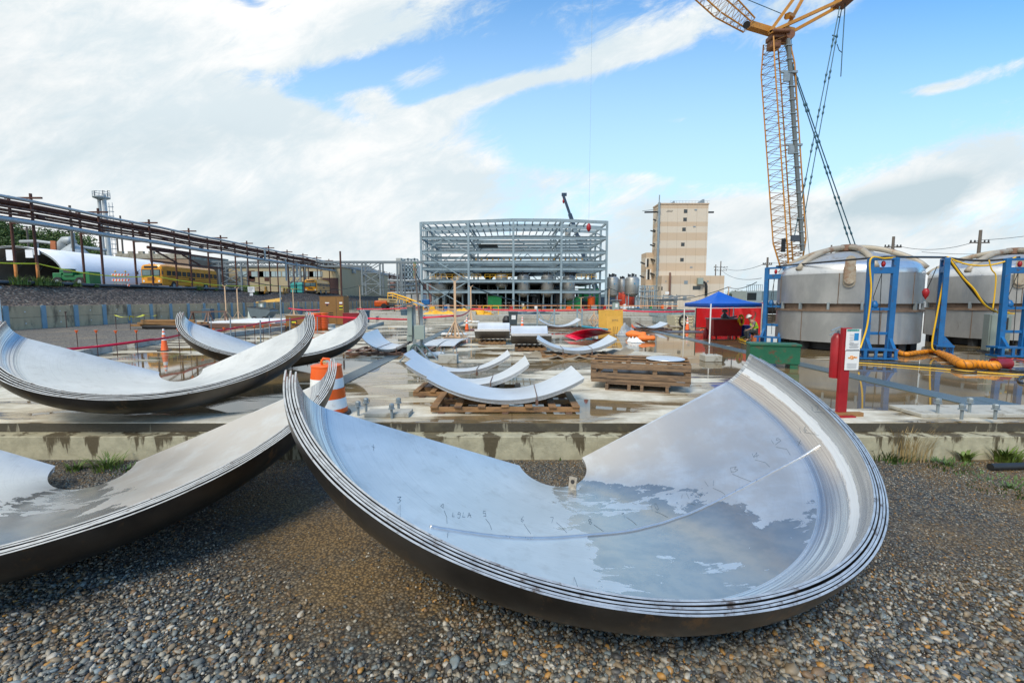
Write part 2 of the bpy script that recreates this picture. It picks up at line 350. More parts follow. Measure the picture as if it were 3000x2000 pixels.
hh=k.m('MULTIPLY',k.m('ADD',n6,k.m('MULTIPLY',n5,.4)),k.m('SUBTRACT',1.0,wet));hh=k.m('ADD',hh,k.m('MULTIPLY',k.noise(co,5,2,.5,(1,1,1)),.02))
bp=k.n('ShaderNodeBump',{'Strength':.35,'Distance':.01,'Height':hh});t.links.new(bp.outputs[0],b.inputs['Normal'])
wetc=m
def edge_mat(name,base,stainc,thr):
    m,t,b=shader(name);k=T(t);co=k.n('ShaderNodeTexCoord').outputs['Object']
    n=k.noise(co,2.2,6,.65,(1,1,.18),.2);n2=k.noise(co,6,6,.6);sz=k.n('ShaderNodeSeparateXYZ',{0:co}).outputs[2]
    c=k.mix(k.ss(n2,.3,.7),base,tuple(x*1.35 for x in base));c=k.mix(k.ss(k.m('ADD',n,k.m('MULTIPLY',sz,.22)),thr,thr+.05),c,stainc)
    c=k.mix(k.ss(k.noise(co,1.1,5,.6),.55,.7,0,.5),c,(.22,.19,.11))
    t.links.new(c,b.inputs['Base Color']);b.inputs['Roughness'].default_value=.7
    bp=k.n('ShaderNodeBump',{'Strength':.5,'Distance':.02,'Height':k.noise(co,18,6,.6)});t.links.new(bp.outputs[0],b.inputs['Normal']);return m
slabpoly=[(-60,YE),(60,YE),(60,150),(-33,150),(-33,42),(-20.5,36),(-19.4,31),(-15.8,17),(-14.5,13.5),(-60,13.5)]
mb=MB();mb.prism([(x,y) for x,y in slabpoly],-.16,0.0);mb.build('concrete_slab',[wetc],kind='structure')
mb=MB();mb.bx(-59.9,59.9,YE-.004,YE+.1,-.165,-.012);mb.build('slab_edge',edge_mat('stained_edge',(.21,.195,.145),(.06,.052,.036),.345),kind='structure',bevel=.008)
mb=MB();mb.bx(-60,60,YE-LEDGE,YE+.2,-.75,-.167);mb.build('slab_footing',edge_mat('footing',(.34,.315,.215),(.095,.075,.04),.455),kind='structure',bevel=.012)
yardm=gravel_mat('fine_gravel',14,[(0,(.14,.125,.11)),(.3,(.22,.20,.175)),(.6,(.17,.155,.14)),(.8,(.28,.26,.23))],(.26,.21,.15),.42,.5)
mb=MB();mb.add([(-60,13,-.035),(-14,13,-.035),(-15,17,-.035),(-19,36,-.035),(-33,44,-.035),(-33,260,-.035),(-60,260,-.035)],[(0,1,2,3,4,5,6)]);mb.build('gravel_yard',yardm,kind='structure')
farm=mat('distant_yard',(.30,.29,.26),.8,0,.25,.2,stain=(.18,.14,.1),sa=.45,ss=.3)
mb=MB();mb.add([(-33,150,-.02),(400,150,-.02),(400,1500,-.02),(-400,1500,-.02),(-400,260,-.02),(-33,260,-.02)],[(0,1,2,3,4,5)])
mb.add([(60,-50,-.03),(700,-50,-.03),(700,150,-.03),(60,150,-.03)],[(0,1,2,3)]);mb.build('far_yard',farm,kind='structure')
# embankment + upper terrace
embm=gravel_mat('dark_riprap',5.5,DARKST,(.08,.06,.045),.2,1.0)
WX=-34.5;CX=-38.4;ZW=1.62;ZT=3.3
NX=14;ys=np.linspace(8,215,320);vs=[];fs=[];rg=random.Random(3)
for j,y in enumerate(ys):
    for i in range(NX+1):
        q=i/NX;x=WX-.15+(CX-WX)*q;z=ZW-.12+(ZT-ZW+.06)*q**.95+(rg.uniform(-.09,.09) if 0<i<NX else 0)
        if 66<y<74: z-=.5*math.sin((y-66)/8*math.pi)*q
        vs.append((x+rg.uniform(-.05,.05),y,z))
for j in range(len(ys)-1):
    for i in range(NX): a=j*(NX+1)+i;fs.append((a,a+1,a+NX+2,a+NX+1))
mb=MB();mb.add(vs,fs);mb.build('embankment',embm,kind='structure',smooth=True)
terr=mat('terrace_dirt',(.20,.18,.15),.9,0,.3,.5,stain=(.1,.09,.07),sa=.45)
mb=MB();mb.add([(CX-.05,8,ZT),(CX-.05,215,ZT),(-300,215,ZT),(-300,8,ZT)],[(0,1,2,3)]);mb.build('terrace',terr,kind='structure')
# retaining wall ---------------------------------------------------
panm=mat('wall_panel',(.56,.385,.225),.85,0,.16,1.2,.3,20,stain=(.22,.15,.09),sa=.42,ss=1.1,stretch=(1,1,.35))
mb=MB();wt=thing('retaining_wall','low concrete panel retaining wall with pale blue posts below the gravel bank','wall',(WX,30,0))
for row in (0,1):
    mb=MB();z0,z1=(-.04,.79) if row==0 else (.805,ZW)
    y=8.0+.5;k=0
    while y<150:
        mb.bx(WX-.2,WX,y,y+2.38,z0,z1);y+=2.51
    mb.build('panel_row',panm,wt,bevel=.01)
y=8.0+.5-.065
kk=0
while y<150 and kk<58:
    p=MB();p.bx(WX-.05,WX+.075,y-.17,y+.17,-.04,ZW+.02);p.build('post',wallpost,wt);y+=2.51;kk+=1
p=MB();
for i in range(60):
    if i<56:
        for q in (.62,1.72): 
            for zz in (.38,1.2): p.tube([(WX-.01,8.5+2.51*i+1.2,zz),(WX+.01,8.5+2.51*i+1.2,zz)],.04,6) if q<1 else None
p.build('lifting_anchor',white,wt)
# black kerb pipe on the crest
mb=MB();mb.tube([(CX+.1,y,ZT+.10+.03*math.sin(y*.7)) for y in np.arange(9,66,1.5)],.13,8)
mb.build('drain_pipe',mat('dark_pipe',(.05,.065,.08),.5,0,.2,2),smooth=True,label='long dark plastic pipe lying along the top of the gravel bank',cat='pipe')
# ---------------- nested dish plates ----------------
SH=[2.656,.449,.414,.005,.462,1.11,.03]
PET=[('A',[0.573,6.342,-.226,-1.191,.355,-.026,1.597,1.115]),('B',[-5.888,6.231,-.249,-1.297,.322,-.045,1.692,1.056]),
     ('C',[-7.492,10.205,.306,-1.063,.431,.016,1.669,.896]),('D',[-7.809,15.282,.272,-1.072,.419,-.001,1.696,.89])]
import json
_q={'s': [2.6556, 0.4494, 0.4144, 0.0045, 0.4621, 1.11, 0.0302], 'A': [0.5808, 6.4232, -0.2552, -1.1911, 0.3551, -0.0256, 1.5968, 1.1298], 'B': [-5.9631, 6.3104, -0.2788, -1.2967, 0.3223, -0.0447, 1.6915, 1.0694], 'C': [-7.2674, 9.8989, 0.3595, -1.0633, 0.4314, 0.0163, 1.6688, 0.8697], 'D': [-7.6651, 14.9995, 0.3059, -1.0722, 0.4188, -0.0008, 1.6957, 0.8735]}
def profile(off,k,nr=26,nk=18):
    Rk,r0,al,kap,rk,be,fl=_q['s']
    Rr=[r0];H=[0.];N=[al-kap];L_=(Rk-r0)/nr
    for i in range(nr):
        a=al-kap+2*kap*(i+.5)/nr;Rr.append(Rr[-1]+L_);H.append(H[-1]+L_*math.tan(a));N.append(a)
    a0=al+kap
    for i in range(nk):
        a=a0+be*(i+.5)/nk;l=rk*be/nk;Rr.append(Rr[-1]+l*math.cos(a));H.append(H[-1]+l*math.sin(a));N.append(a)
    Rr.append(Rr[-1]+fl*math.cos(a0+be));H.append(H[-1]+fl*math.sin(a0+be));N.append(a0+be)
    Rr=np.array(Rr)*k;H=np.array(H)*k;N=np.array(N)
    return Rr+off*np.sin(N),H-off*np.cos(N)
def rot3(y,p,r): return np.array(Matrix.Rotation(y,3,'Z')@Matrix.Rotation(p,3,'Y')@Matrix.Rotation(r,3,'X'))
def surf(q,off,ph,dz=0,twist=0,open_=0):
    Rr,H=profile(off,q[7]);ph=np.asarray(ph)+twist
    Pp=np.stack([Rr[:,None]*np.cos(ph),Rr[:,None]*np.sin(ph),np.broadcast_to(H[:,None],(len(Rr),len(ph)))],-1)
    return Pp@rot3(*q[3:6]).T+np.array(q[:3])
def dish_mat(name,wetpatch=False,band=False,out=False):
    m,t,b=shader(name);k=T(t);co=k.n('ShaderNodeTexCoord');ob=co.outputs['Object'];uv=co.outputs['UV']
    u,v,_=k.n('ShaderNodeSeparateXYZ',{0:uv}).outputs
    n1=k.noise(ob,.9,7,.6);n2=k.noise(ob,5,6,.65);st=k.noise(uv,3,8,.7,(1.2,26,1))
    c=k.mix(k.ss(n1,.35,.65),(.70,.715,.705),(.85,.855,.835))
    c=k.mix(k.ss(n2,.5,.72,0,.3),c,(.44,.43,.40))
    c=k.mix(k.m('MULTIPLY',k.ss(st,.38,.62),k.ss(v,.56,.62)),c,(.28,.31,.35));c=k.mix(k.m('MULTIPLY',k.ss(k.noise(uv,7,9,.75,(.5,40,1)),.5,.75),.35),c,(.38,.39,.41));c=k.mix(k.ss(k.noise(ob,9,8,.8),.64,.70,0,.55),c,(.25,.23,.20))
    rough=k.m('ADD',.27,k.m('MULTIPLY',n1,.2))
    kn=k.ss(v,.56,.60);rough=k.m('ADD',rough,k.m('MULTIPLY',kn,-.12))
    met=k.m('SUBTRACT',.80,0.0)
    # scuffs and scratches
    sc1=k.noise(ob,3.0,9,.75,(1,7,1));c=k.mix(k.ss(sc1,.62,.70,0,.35),c,(.40,.38,.36))
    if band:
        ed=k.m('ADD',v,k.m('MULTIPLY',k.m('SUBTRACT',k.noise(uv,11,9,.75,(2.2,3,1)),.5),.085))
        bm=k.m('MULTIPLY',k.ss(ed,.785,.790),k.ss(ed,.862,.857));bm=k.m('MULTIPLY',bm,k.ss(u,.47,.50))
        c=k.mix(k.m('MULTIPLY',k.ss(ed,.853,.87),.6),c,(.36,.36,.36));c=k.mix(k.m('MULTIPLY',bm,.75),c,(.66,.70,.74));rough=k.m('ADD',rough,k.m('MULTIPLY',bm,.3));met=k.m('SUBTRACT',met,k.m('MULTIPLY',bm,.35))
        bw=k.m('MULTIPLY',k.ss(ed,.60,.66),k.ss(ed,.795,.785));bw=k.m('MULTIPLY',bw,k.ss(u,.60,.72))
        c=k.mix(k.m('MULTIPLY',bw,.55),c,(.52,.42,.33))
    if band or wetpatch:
        c=k.mix(k.m('MULTIPLY',k.m('MULTIPLY',k.ss(u,.5,.75),k.ss(v,.66,.5)),k.ss(k.noise(ob,2.2,8,.65,(1,1,1)),.3,.6,.25,.85)),c,(.66,.60,.53))  # right wing tinted beige, the sun's warmth put into the colour
    if wetpatch:
        ed=k.m('ADD',n1,k.m('MULTIPLY',k.m('SUBTRACT',k.noise(ob,2.6,7,.6,(1,2.4,1),.6),.5),.9))
        u2=k.m('ADD',u,k.m('MULTIPLY',k.m('SUBTRACT',k.noise(ob,1.6,7,.62),.5),.34));reg=k.m('MULTIPLY',k.ss(u2,.36,.40),k.ss(u2,.70,.66));reg=k.m('MULTIPLY',reg,k.ss(v,.585,.575))
        wm=k.m('MULTIPLY',k.ss(ed,.41,.43),k.ss(reg,.2,.5))
        c=k.mix(k.m('MULTIPLY',wm,.8),c,k.mix(k.ss(n2,.35,.7),(.22,.25,.26),(.36,.35,.32)));rough=k.mix(wm,k.n('ShaderNodeCombineColor',{0:rough,1:rough,2:rough}).outputs[0],(.15,.15,.15))
        met=k.m('SUBTRACT',met,k.m('MULTIPLY',wm,.12))
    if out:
        c=k.mix(k.ss(n1,.3,.7),(.035,.032,.03),(.12,.108,.095));rough=k.m('ADD',.28,k.m('MULTIPLY',n2,.2))  # mill scale, plus the reflected dark gravel put into the colour
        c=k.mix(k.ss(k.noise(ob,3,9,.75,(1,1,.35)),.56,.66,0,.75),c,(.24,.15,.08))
    t.links.new(c,b.inputs['Base Color']);t.links.new(rough,b.inputs['Roughness'])
    if isinstance(met,bpy.types.NodeSocket): t.links.new(met,b.inputs['Metallic'])
    bp=k.n('ShaderNodeBump',{'Strength':.12,'Distance':.03,'Height':k.m('ADD',k.noise(ob,1.7,2,.4),k.m('MULTIPLY',st,.04))});t.links.new(bp.outputs[0],b.inputs['Normal'])
    return m
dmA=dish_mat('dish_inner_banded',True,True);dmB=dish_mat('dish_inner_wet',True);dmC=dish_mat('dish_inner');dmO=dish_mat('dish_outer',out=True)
edgem=mat('sheared_edge',(.60,.60,.58),.38,.55,.22,9,stain=(.16,.11,.08),sa=.385,ss=7)
NP=120
def petal(q,i,pitch,th,inner,label,grp,twist,gapx=0):
    ph=np.linspace(-q[6],q[6],NP+1);a=surf(q,i*pitch,ph,twist=twist);b_=surf(q,i*pitch+th,ph,twist=twist)
    wv_=(.0035*np.sin(3.3*ph+i*2.1)+.0025*np.sin(8.1*ph+i*1.3)+.0012*np.sin(23*ph+i))*(1 if i>.5 else 0);a[...,2]+=wv_[None,:];b_[...,2]+=wv_[None,:]
    n=a.shape[0];mb=MB();A_=a.reshape(-1,3);B_=b_.reshape(-1,3)
    mb.v=[tuple(x) for x in A_]+[tuple(x) for x in B_];o=len(A_);W=NP+1
    uv=[(j/NP,r/(n-1)) for r in range(n) for j in range(W)];mb.uv=uv+uv
    for r in range(n-1):
        for j in range(NP):
            x=r*W+j;mb.f.append((x,x+W,x+W+1,x+1));mb.m.append(0);mb.f.append((o+x,o+x+1,o+x+W+1,o+x+W));mb.m.append(1)
    for j in range(NP):
        mb.f.append((j,j+1,o+j+1,o+j));mb.m.append(2);x=(n-1)*W+j;mb.f.append((x,o+x,o+x+1,x+1));mb.m.append(2)
    for r in range(n-1):
        x=r*W;mb.f.append((x,o+x,o+x+W,x+W));mb.m.append(2);x+=NP;mb.f.append((x,x+W,o+x+W,o+x));mb.m.append(2)
    return mb.build('dish_plate',[inner,dmO,edgem],label=label,cat='steel plate',group=grp,smooth=True,auto=40)
ORD=['topmost','second','third','fourth','bottom']
OFFS={}
def stack(q,n,pitch,th,inner,where,grp):
    tw=[0,.022,-.010,.030,-.018];jit=[0,-.05,.06,-.06,0]
    tops=None
    for i in range(n):
        nm=ORD[i] if i<n-1 else 'bottom'
        lab=f'{nm} curved steel dish plate of the {where}'
        o=petal(q,i+jit[i],pitch,th,inner if i==0 else dmC,lab,grp,tw[i])
        if i==0:tops=o
    return tops
for _n in 'CD': _q[_n][2]+=.02
for _n in 'CD': _q[_n][2]+=.02
for _n in 'CD': _q[_n][2]+=.02
for _n in 'CD': _q[_n][2]+=.02
for _n in 'CD': _q[_n][2]+=.02
for _n in 'CD': _q[_n][2]+=.02
for _n in 'CD': _q[_n][2]+=.02
for _n in 'CD': _q[_n][2]+=.02
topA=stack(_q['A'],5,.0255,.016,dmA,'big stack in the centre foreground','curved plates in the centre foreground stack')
topB=stack(_q['B'],5,.0255,.016,dmB,'stack cut off at the lower left','curved plates in the left foreground stack')
topC=stack(_q['C'],5,.036,.016,dmC,'stack on the left slab edge','curved plates in the left slab stack')
topD=stack(_q['D'],4,.040,.0165,dmC,'farthest stack, near the red tape','curved plates in the far slab stack')
# marks and weld on the big top plate
phs=np.linspace(-_q['A'][6],_q['A'][6],241);SA=surf(_q['A'],-.0015,phs);VA=SA.reshape(-1,3)
def projnp(V):
    x=V[:,0];y=V[:,1];z=V[:,2]-EYE;d=y*math.cos(PITCH)-z*math.sin(PITCH);u=y*math.sin(PITCH)+z*math.cos(PITCH)
    return np.stack([1500+F*x/d,1000-F*u/d],-1)
QA=projnp(VA)
def onA(px,py):
    d=((QA-np.array([px,py]))**2).sum(1);
    ok=np.where(d<max(120,d.min()*4))[0];dist=np.linalg.norm(VA[ok]-np.array([0,0,EYE]),axis=1)
    # inverse-distance blend of the closest grid points on the near sheet
    near=ok[dist<dist.min()+.5];w_=1/(d[near]+1);return Vector((VA[near]*w_[:,None]).sum(0)/w_.sum())
def pathA(pts,n=6):
    out=[]
    for (a,b2),(c,d) in zip(pts[:-1],pts[1:]):
        for i in range(n): out.append(onA(a+(c-a)*i/n,b2+(d-b2)*i/n))
    return out+[onA(*pts[-1])]
wl=pathA([(1252,1541),(1320,1552),(1440,1570),(1560,1578),(1700,1570),(1852,1553),(1990,1518),(2100,1468),(2200,1415),(2300,1362),(2370,1325),(2408,1300)],7)
wl=[Vector(np.mean([np.array(wl[max(0,min(len(wl)-1,i+k))]) for k in(-3,-2,-1,0,1,2,3)],axis=0))+Vector((0,0,.001)) for i in range(len(wl))]
mb=MB();mb.tube(wl,.015,6);mb.build('weld_seam',mat('ground_weld',(.58,.61,.64),.3,.7,.1,8),topA,smooth=True)
pen=mat('marker_ink',(.07,.11,.15),.6,0,.1,5)
DG={'1':[[(.5,0),(.5,1)]],'2':[[(0,.8),(.5,1),(1,.75),(0,0),(1,0)]],'3':[[(0,.95),(.8,.9),(.4,.55),(.9,.3),(.4,0),(0,.1)]],'4':[[(.7,0),(.7,1),(0,.4),(1,.4)]],'5':[[(.9,1),(.1,1),(.1,.6),(.7,.6),(.8,.2),(.1,0)]],
    '6':[[(.8,1),(.2,.6),(.1,.2),(.5,0),(.8,.3),(.3,.5)]],'7':[[(0,1),(.9,1),(.4,0)]],'8':[[(.5,.5),(.1,.8),(.5,1),(.9,.8),(.5,.5),(.1,.2),(.5,0),(.9,.2),(.5,.5)]],'9':[[(.8,.7),(.4,.5),(.1,.8),(.5,1),(.8,.8),(.7,0)]],
    '0':[[(.5,0),(.1,.4),(.3,1),(.8,.9),(.8,.2),(.5,0)]],'x':[[(0,0),(1,1)],[(0,1),(1,0)]],'L':[[(.3,1),(0,.1),(.6,0)]],'C':[[(.9,.9),(.2,.8),(.1,.2),(.9,.1)]],'S':[[(.9,.9),(.2,.9),(.2,.55),(.8,.45),(.7,0),(.0,.1)]],'A':[[(0,0),(.5,1),(1,0)],[(.2,.4),(.8,.4)]]}
mb=MB()
def stroke(pts,wd=.0024):
    p=[onA(*x) for x in pts]
    for a,b2 in zip(p[:-1],p[1:]):mb.beam(a,b2,wd,.0025)
def glyphs(tx,px,py,sz,ang=0):
    ca,sa_=math.cos(ang),math.sin(ang);x=0
    for ch in tx:
        for pl in DG[ch]:
            stroke([(px+(x+u*sz*.7)*ca-(-v*sz)*sa_*-1*-1,py+(x+u*sz*.7)*sa_+(-v*sz)*ca) for u,v in pl])
        x+=sz
for tx,px,py,ln in [('x',1105,1480,None),('3',1165,1470,((1172,1478),(1178,1515))),('4',1290,1490,((1300,1496),(1310,1535))),('5',1415,1512,((1424,1520),(1440,1552))),('6',1525,1528,((1535,1535),(1555,1562))),
    ('7',1612,1530,((1630,1530),(1660,1560))),('8',1725,1535,((1740,1535),(1768,1556))),('9',1822,1515,((1835,1515),(1866,1540))),('10',1905,1495,((1920,1498),(1955,1512))),('11',1995,1462,((2008,1468),(2043,1482))),
    ('x',2043,1455,None),('12',2070,1425,((2085,1428),(2125,1448))),('13',2135,1385,((2152,1387),(2197,1410))),('14',2198,1345,((2212,1346),(2258,1367))),('15',2260,1302,((2278,1306),(2320,1330))),('16',2340,1268,((2355,1265),(2400,1275))),('17',2375,1205,((2385,1205),(2416,1210))),
    ('x',2338,1305,None),('LSLA',1325,1515,None)]:
    glyphs(tx,px,py,15,0 if px<1700 else -.2)
    if ln:stroke([ln[0],((ln[0][0]+ln[1][0])/2+2,(ln[0][1]+ln[1][1])/2),ln[1]])
stroke([(1092,1305),(1100,1310)]);stroke([(1095,1300),(1097,1318)]);stroke([(1680,1690),(1695,1722)]);stroke([(1310,1572),(1312,1560)])
mb.build('marker_writing',pen,topA)
p=onA(1678,1428);mb=MB();M3=Matrix.Rotation(R(-32),3,'Z')@Matrix.Rotation(R(-12),3,'X')
mb.box(p+Vector((0,.0,.07)),(.11,.014,.16),M=M3);mb.tube([p+Vector((.0,0,.085))+M3@Vector((0,-.012,0)),p+Vector((0,0,.085))+M3@Vector((0,.012,0))],.027,12,mi=1)
mb.build('lifting_lug',[mat('lug_steel',(.34,.31,.26),.6,.5,.3,20),black],topA)
# ---------------- gravel stones (one mass) ----------------
def ico(sub):
    bm=bmesh.new();bmesh.ops.create_icosphere(bm,subdivisions=sub,radius=1);v=np.array([x.co[:] for x in bm.verts]);f=np.array([[q.index for q in x.verts] for x in bm.faces]);bm.free();return v,f
def stones(name,pts,size,sub,matr,seed,label,cat='gravel',squash=.6,kind='stuff',sink=.15):
    rs=np.random.default_rng(seed);V0,F0=ico(sub);n=len(pts);nv=len(V0)
    sc_=size[:,None]*np.stack([rs.uniform(.8,1.45,n),rs.uniform(.6,1.0,n),rs.uniform(.45,.8,n)*squash/.6],-1)
    ax=rs.normal(size=(n,3))*np.array([.28,.28,1]);
    th=rs.uniform(0,2*np.pi,n);tx=rs.normal(0,.35,n);ty=rs.normal(0,.35,n)
    V=V0[None]*(1+rs.normal(0,.12,(n,nv,1)))*sc_[:,None,:]
    c,s=np.cos(tx),np.sin(tx);Y=V[...,1]*c[:,None]-V[...,2]*s[:,None];Z=V[...,1]*s[:,None]+V[...,2]*c[:,None];X=V[...,0]
    c,s=np.cos(ty),np.sin(ty);X,Z=X*c[:,None]+Z*s[:,None],-X*s[:,None]+Z*c[:,None]
    c,s=np.cos(th),np.sin(th);X,Y=X*c[:,None]-Y*s[:,None],X*s[:,None]+Y*c[:,None]
    V=np.stack([X,Y,Z],-1)+pts[:,None,:];V[...,2]+=(size*sink)[:,None]
    Fa=(F0[None]+(np.arange(n)*nv)[:,None,None]).reshape(-1,3);V=V.reshape(-1,3)
    me=bpy.data.meshes.new(name);me.vertices.add(len(V));me.vertices.foreach_set('co',V.astype(np.float32).ravel())
    me.loops.add(Fa.size);me.loops.foreach_set('vertex_index',Fa.astype(np.int32).ravel());me.polygons.add(len(Fa))
    me.polygons.foreach_set('loop_start',np.arange(0,Fa.size,3,dtype=np.int32));me.polygons.foreach_set('use_smooth',np.ones(len(Fa),dtype=bool))
    at=me.attributes.new('rnd','FLOAT','POINT');at.data.foreach_set('value',np.repeat(rs.uniform(0,1,n),nv).astype(np.float32))
    me.update(calc_edges=True);me.materials.append(matr);o=bpy.data.objects.new(name,me);C.objects.link(o);return tag(o,label,cat,None,kind)
def stone_mat(name,stops,wetk=.0):
    m,t,b=shader(name);k=T(t);co=k.n('ShaderNodeTexCoord').outputs['Object'];a=k.n('ShaderNodeAttribute',attribute_name='rnd').outputs['Fac']
    c=k.ramp(a,stops);n=k.noise(co,30,5,.6);c=k.mix(k.ss(n,.3,.7,0,.35),c,(.15,.13,.10));c=k.mix(k.ss(k.noise(co,.7,5,.6),.48,.66,0,.4),c,(.17,.12,.06))
    t.links.new(c,b.inputs['Base Color']);b.inputs['Roughness'].default_value=.55;return m
sm=stone_mat('pebbles',STONES)
rs=np.random.default_rng(5)
def scatter(n,x0,x1,y0,y1,xf):
    y=rs.uniform(y0,y1,n);x=rs.uniform(-1,1,n)*(xf*y+1.2) if xf else rs.uniform(x0,x1,n);return x,y
def keep(x,y,base):
    k=np.ones(len(x))*base
    for (sx_,sy_,r,a) in SANDY:
        d=np.hypot(x-sx_,y-sy_)/r;k*=1-.97*a*np.exp(-(d*d)*.6)
    return rs.uniform(0,1,len(x))<k
for nm,n,y0,y1,mn,mx,sub in [('gravel',70000,2.3,5.0,.004,.010,1),('gravel',34000,2.3,4.2,.009,.025,2),('gravel',90000,4.0,7.3,.0075,.019,1)]:
    x,y=scatter(n,0,0,y0,y1,1.18);kp=keep(x,y,1);x=x[kp];y=y[kp]
    size=mn+(mx-mn)*rs.power(.45,len(x))*rs.uniform(.5,1,len(x))
    # coarser toward the camera and the left, finer toward the slab
    size*=np.clip(1.55-.34*(y-2.6),.72,1.55) if mx>.01 else 1
    big=rs.uniform(0,1,len(x))>.995;size[big]*=1.7
    pts=np.stack([x,y,-.56+.012*rs.uniform(0,1,len(x))],-1)
    stones(nm,pts,size,sub,sm,int(y0*10),'loose river gravel of grey, brown and tan pebbles around the dish plates')
# ---------------- slab clutter ----------------
def cone(loc,label,first=[None]):
    if first[0] is None:
        t=thing('traffic_cone',label,'traffic cone',loc,.1,'orange traffic cones on the slab')
        b=MB();b.box((0,0,.018),(.37,.37,.036));b.build('base',black,t,world=False,bevel=.01)
        b=MB();b.lathe([(.135,.036),(.128,.05),(.03,.90),(.026,.91),(.0,.91)],n=28);b.build('cone_body',coneo,t,world=False,smooth=True,auto=50)
        for z0,z1 in((.44,.58),(.66,.76)):
            f=lambda z:.128-(z-.05)*(.098/.85)+.0015
            b=MB();b.lathe([(f(z0),z0),(f(z1),z1)],n=28);b.build('reflective_collar',reflw,t,world=False,smooth=True)
        b=MB();b.lathe([(f(.82),.82),(f(.905),.905)],n=28);b.build('reflective_collar',reflw,t,world=False,smooth=True)
        first[0]=t;return t
    return dup(first[0],loc,rnd.uniform(0,1.5),label)
cone(G(483,1028),'orange traffic cone standing beside the puddle left of the stacked dish plates')
cone(G(1368,967),'orange traffic cone next to a bare wooden post with white sandbags')
cone(G(1530,966),'orange traffic cone beside the dark grey lidded bin')
cone(G(2013,967),'orange traffic cone by the canopy leg near the cream dumpster')
# traffic drum
L0=G(962,1213);t=thing('traffic_drum','orange and white striped traffic drum behind the pointed plate tips','traffic drum',L0,.3)
def rr(z): return .345-.055*min(1,z/.9)-(.012 if z>.25 else 0)-(.012 if z>.5 else 0)-(.01 if z>.74 else 0)
bands=[(0.03,.14,orange),(.14,.32,reflw),(.32,.50,orange),(.50,.68,reflw),(.68,.88,orange)]
for z0,z1,m_ in bands:
    b=MB();b.lathe([(rr(z0+.001),z0),(rr(z1-.002),z1)],n=40);b.build('drum_band',m_,t,world=False,smooth=True)
b=MB();b.lathe([(rr(.87),.88),(.272,.905),(.24,.92),(.0,.925)],n=40);b.build('drum_lid',orange,t,world=False,smooth=True)
b=MB();b.tube([(-.07,0,.915),(-.085,0,.97),(-.05,0,1.03),(.05,0,1.02),(.085,0,.95),(.07,0,.915)],.022,10);b.build('handle',orange,t,world=False,smooth=True)
b=MB();b.lathe([(.38,0),(.40,.012),(.39,.05),(.34,.055),(.31,.05)],n=32);b.build('rubber_base_ring',black,t,world=False,smooth=True)
b=MB();
for i in range(9): 
    a=i*.35;b.beam((-.09+.02*math.cos(a*3),.01*math.sin(a*2),.93+.01*i),(-.04+.05*math.cos(a*5),.03*math.sin(a*3),.94+.008*i),.02,.003)
b.build('yellow_tie',tapey,t,world=False)
# anchor bolts and plinths
def bolt(loc,label,grp,first={}):
    if 'b' not in first:
        t=thing('anchor_bolt',label,'anchor bolt',loc,0,grp)
        b=MB();b.tube([(0,0,0),(0,0,.27)],.024,12);b.build('rod',galv,t,world=False,smooth=True,auto=40)
        b=MB();b.lathe([(0,.18),(.036,.18),(.042,.20),(.047,.205),(.047,.25),(.04,.262),(0,.262)],n=6);b.build('nut',galv,t,world=False)
        b=MB();b.lathe([(0,.185),(.058,.17),(.058,.184),(0,.197)],n=16);b.build('washer',galv,t,world=False)
        first['b']=t;return t
    return dup(first['b'],loc,rnd.uniform(0,1),label,grp)
for (px,py),l in zip([(1050,1217),(1073,1206),(1148,1225),(1168,1206)],['front left','rear left','front right','rear right']):
    bolt(G(px,py),f'{l} galvanised anchor bolt of the four near the traffic drum','anchor bolts near the traffic drum')
for (px,py),l in zip([(2746,1209),(2839,1207),(2816,1228),(2914,1228)],['leftmost','rear middle','front middle','rightmost']):
    bolt(G(px,py,.07),f'{l} galvanised anchor bolt on the low pad at the right slab edge','anchor bolts on the right pad')
def cblock(name,c,d,label,rz=0,m=conc,cat='concrete block',bev=.015,**k):
    b=MB();b.box((c[0],c[1],c[2]+d[2]/2),d,rz);return b.build(name,m,label=label,cat=cat,bevel=bev,**k)
a=G(2694,1222);b_=G(3060,1228);cblock('concrete_pad',((a.x+b_.x)/2+.3,a.y+.32,.001),(b_.x-a.x+.6,.72,.07),'low concrete pad carrying bolts at the right slab edge',cat='concrete pad')
a=G(1195,1222);cblock('concrete_pad',(a.x-.38,a.y+.17,.001),(.8,.38,.075),'small low concrete pad beside the four bolts near the drum',cat='concrete pad')
# grating strips
gm,t_,b_=shader('steel_grating');k=T(t_);co=k.n('ShaderNodeTexCoord').outputs['Object']
wv1=k.n('ShaderNodeTexWave',{'Vector':co,'Scale':9.0},wave_type='BANDS',bands_direction='Y').outputs['Fac'];wv2=k.n('ShaderNodeTexWave',{'Vector':co,'Scale':5.0},wave_type='BANDS',bands_direction='X').outputs['Fac']
gg=k.m('MAXIMUM',k.ss(wv1,.45,.6),k.ss(wv2,.6,.75));c=k.mix(gg,(.02,.035,.045),(.13,.20,.235));c=k.mix(k.ss(k.noise(co,.8,5,.6),.45,.7,0,.4),c,(.15,.19,.2))
t_.links.new(c,b_.inputs['Base Color']);b_.inputs['Roughness'].default_value=.35;b_.inputs['Metallic'].default_value=.3
t_.links.new(k.n('ShaderNodeBump',{'Strength':.8,'Distance':.02,'Height':gg}).outputs[0],b_.inputs['Normal'])
def strip(x0,x1,y0,y1,label):
    b=MB();b.bx(x0,x1,y0,y1,.002,.018);b.build('drain_grating',gm,label=label,cat='drain grating',bevel=.003)
strip(-4.62,-4.14,8.6,44,'long steel drain grating running back from the traffic drum')
strip(9.05,9.62,8.0,60,'long steel drain grating crossing the slab in front of the tanks')
strip(9.65,10.1,8.0,9.6,'short wide grating panel at the right end of the slab')
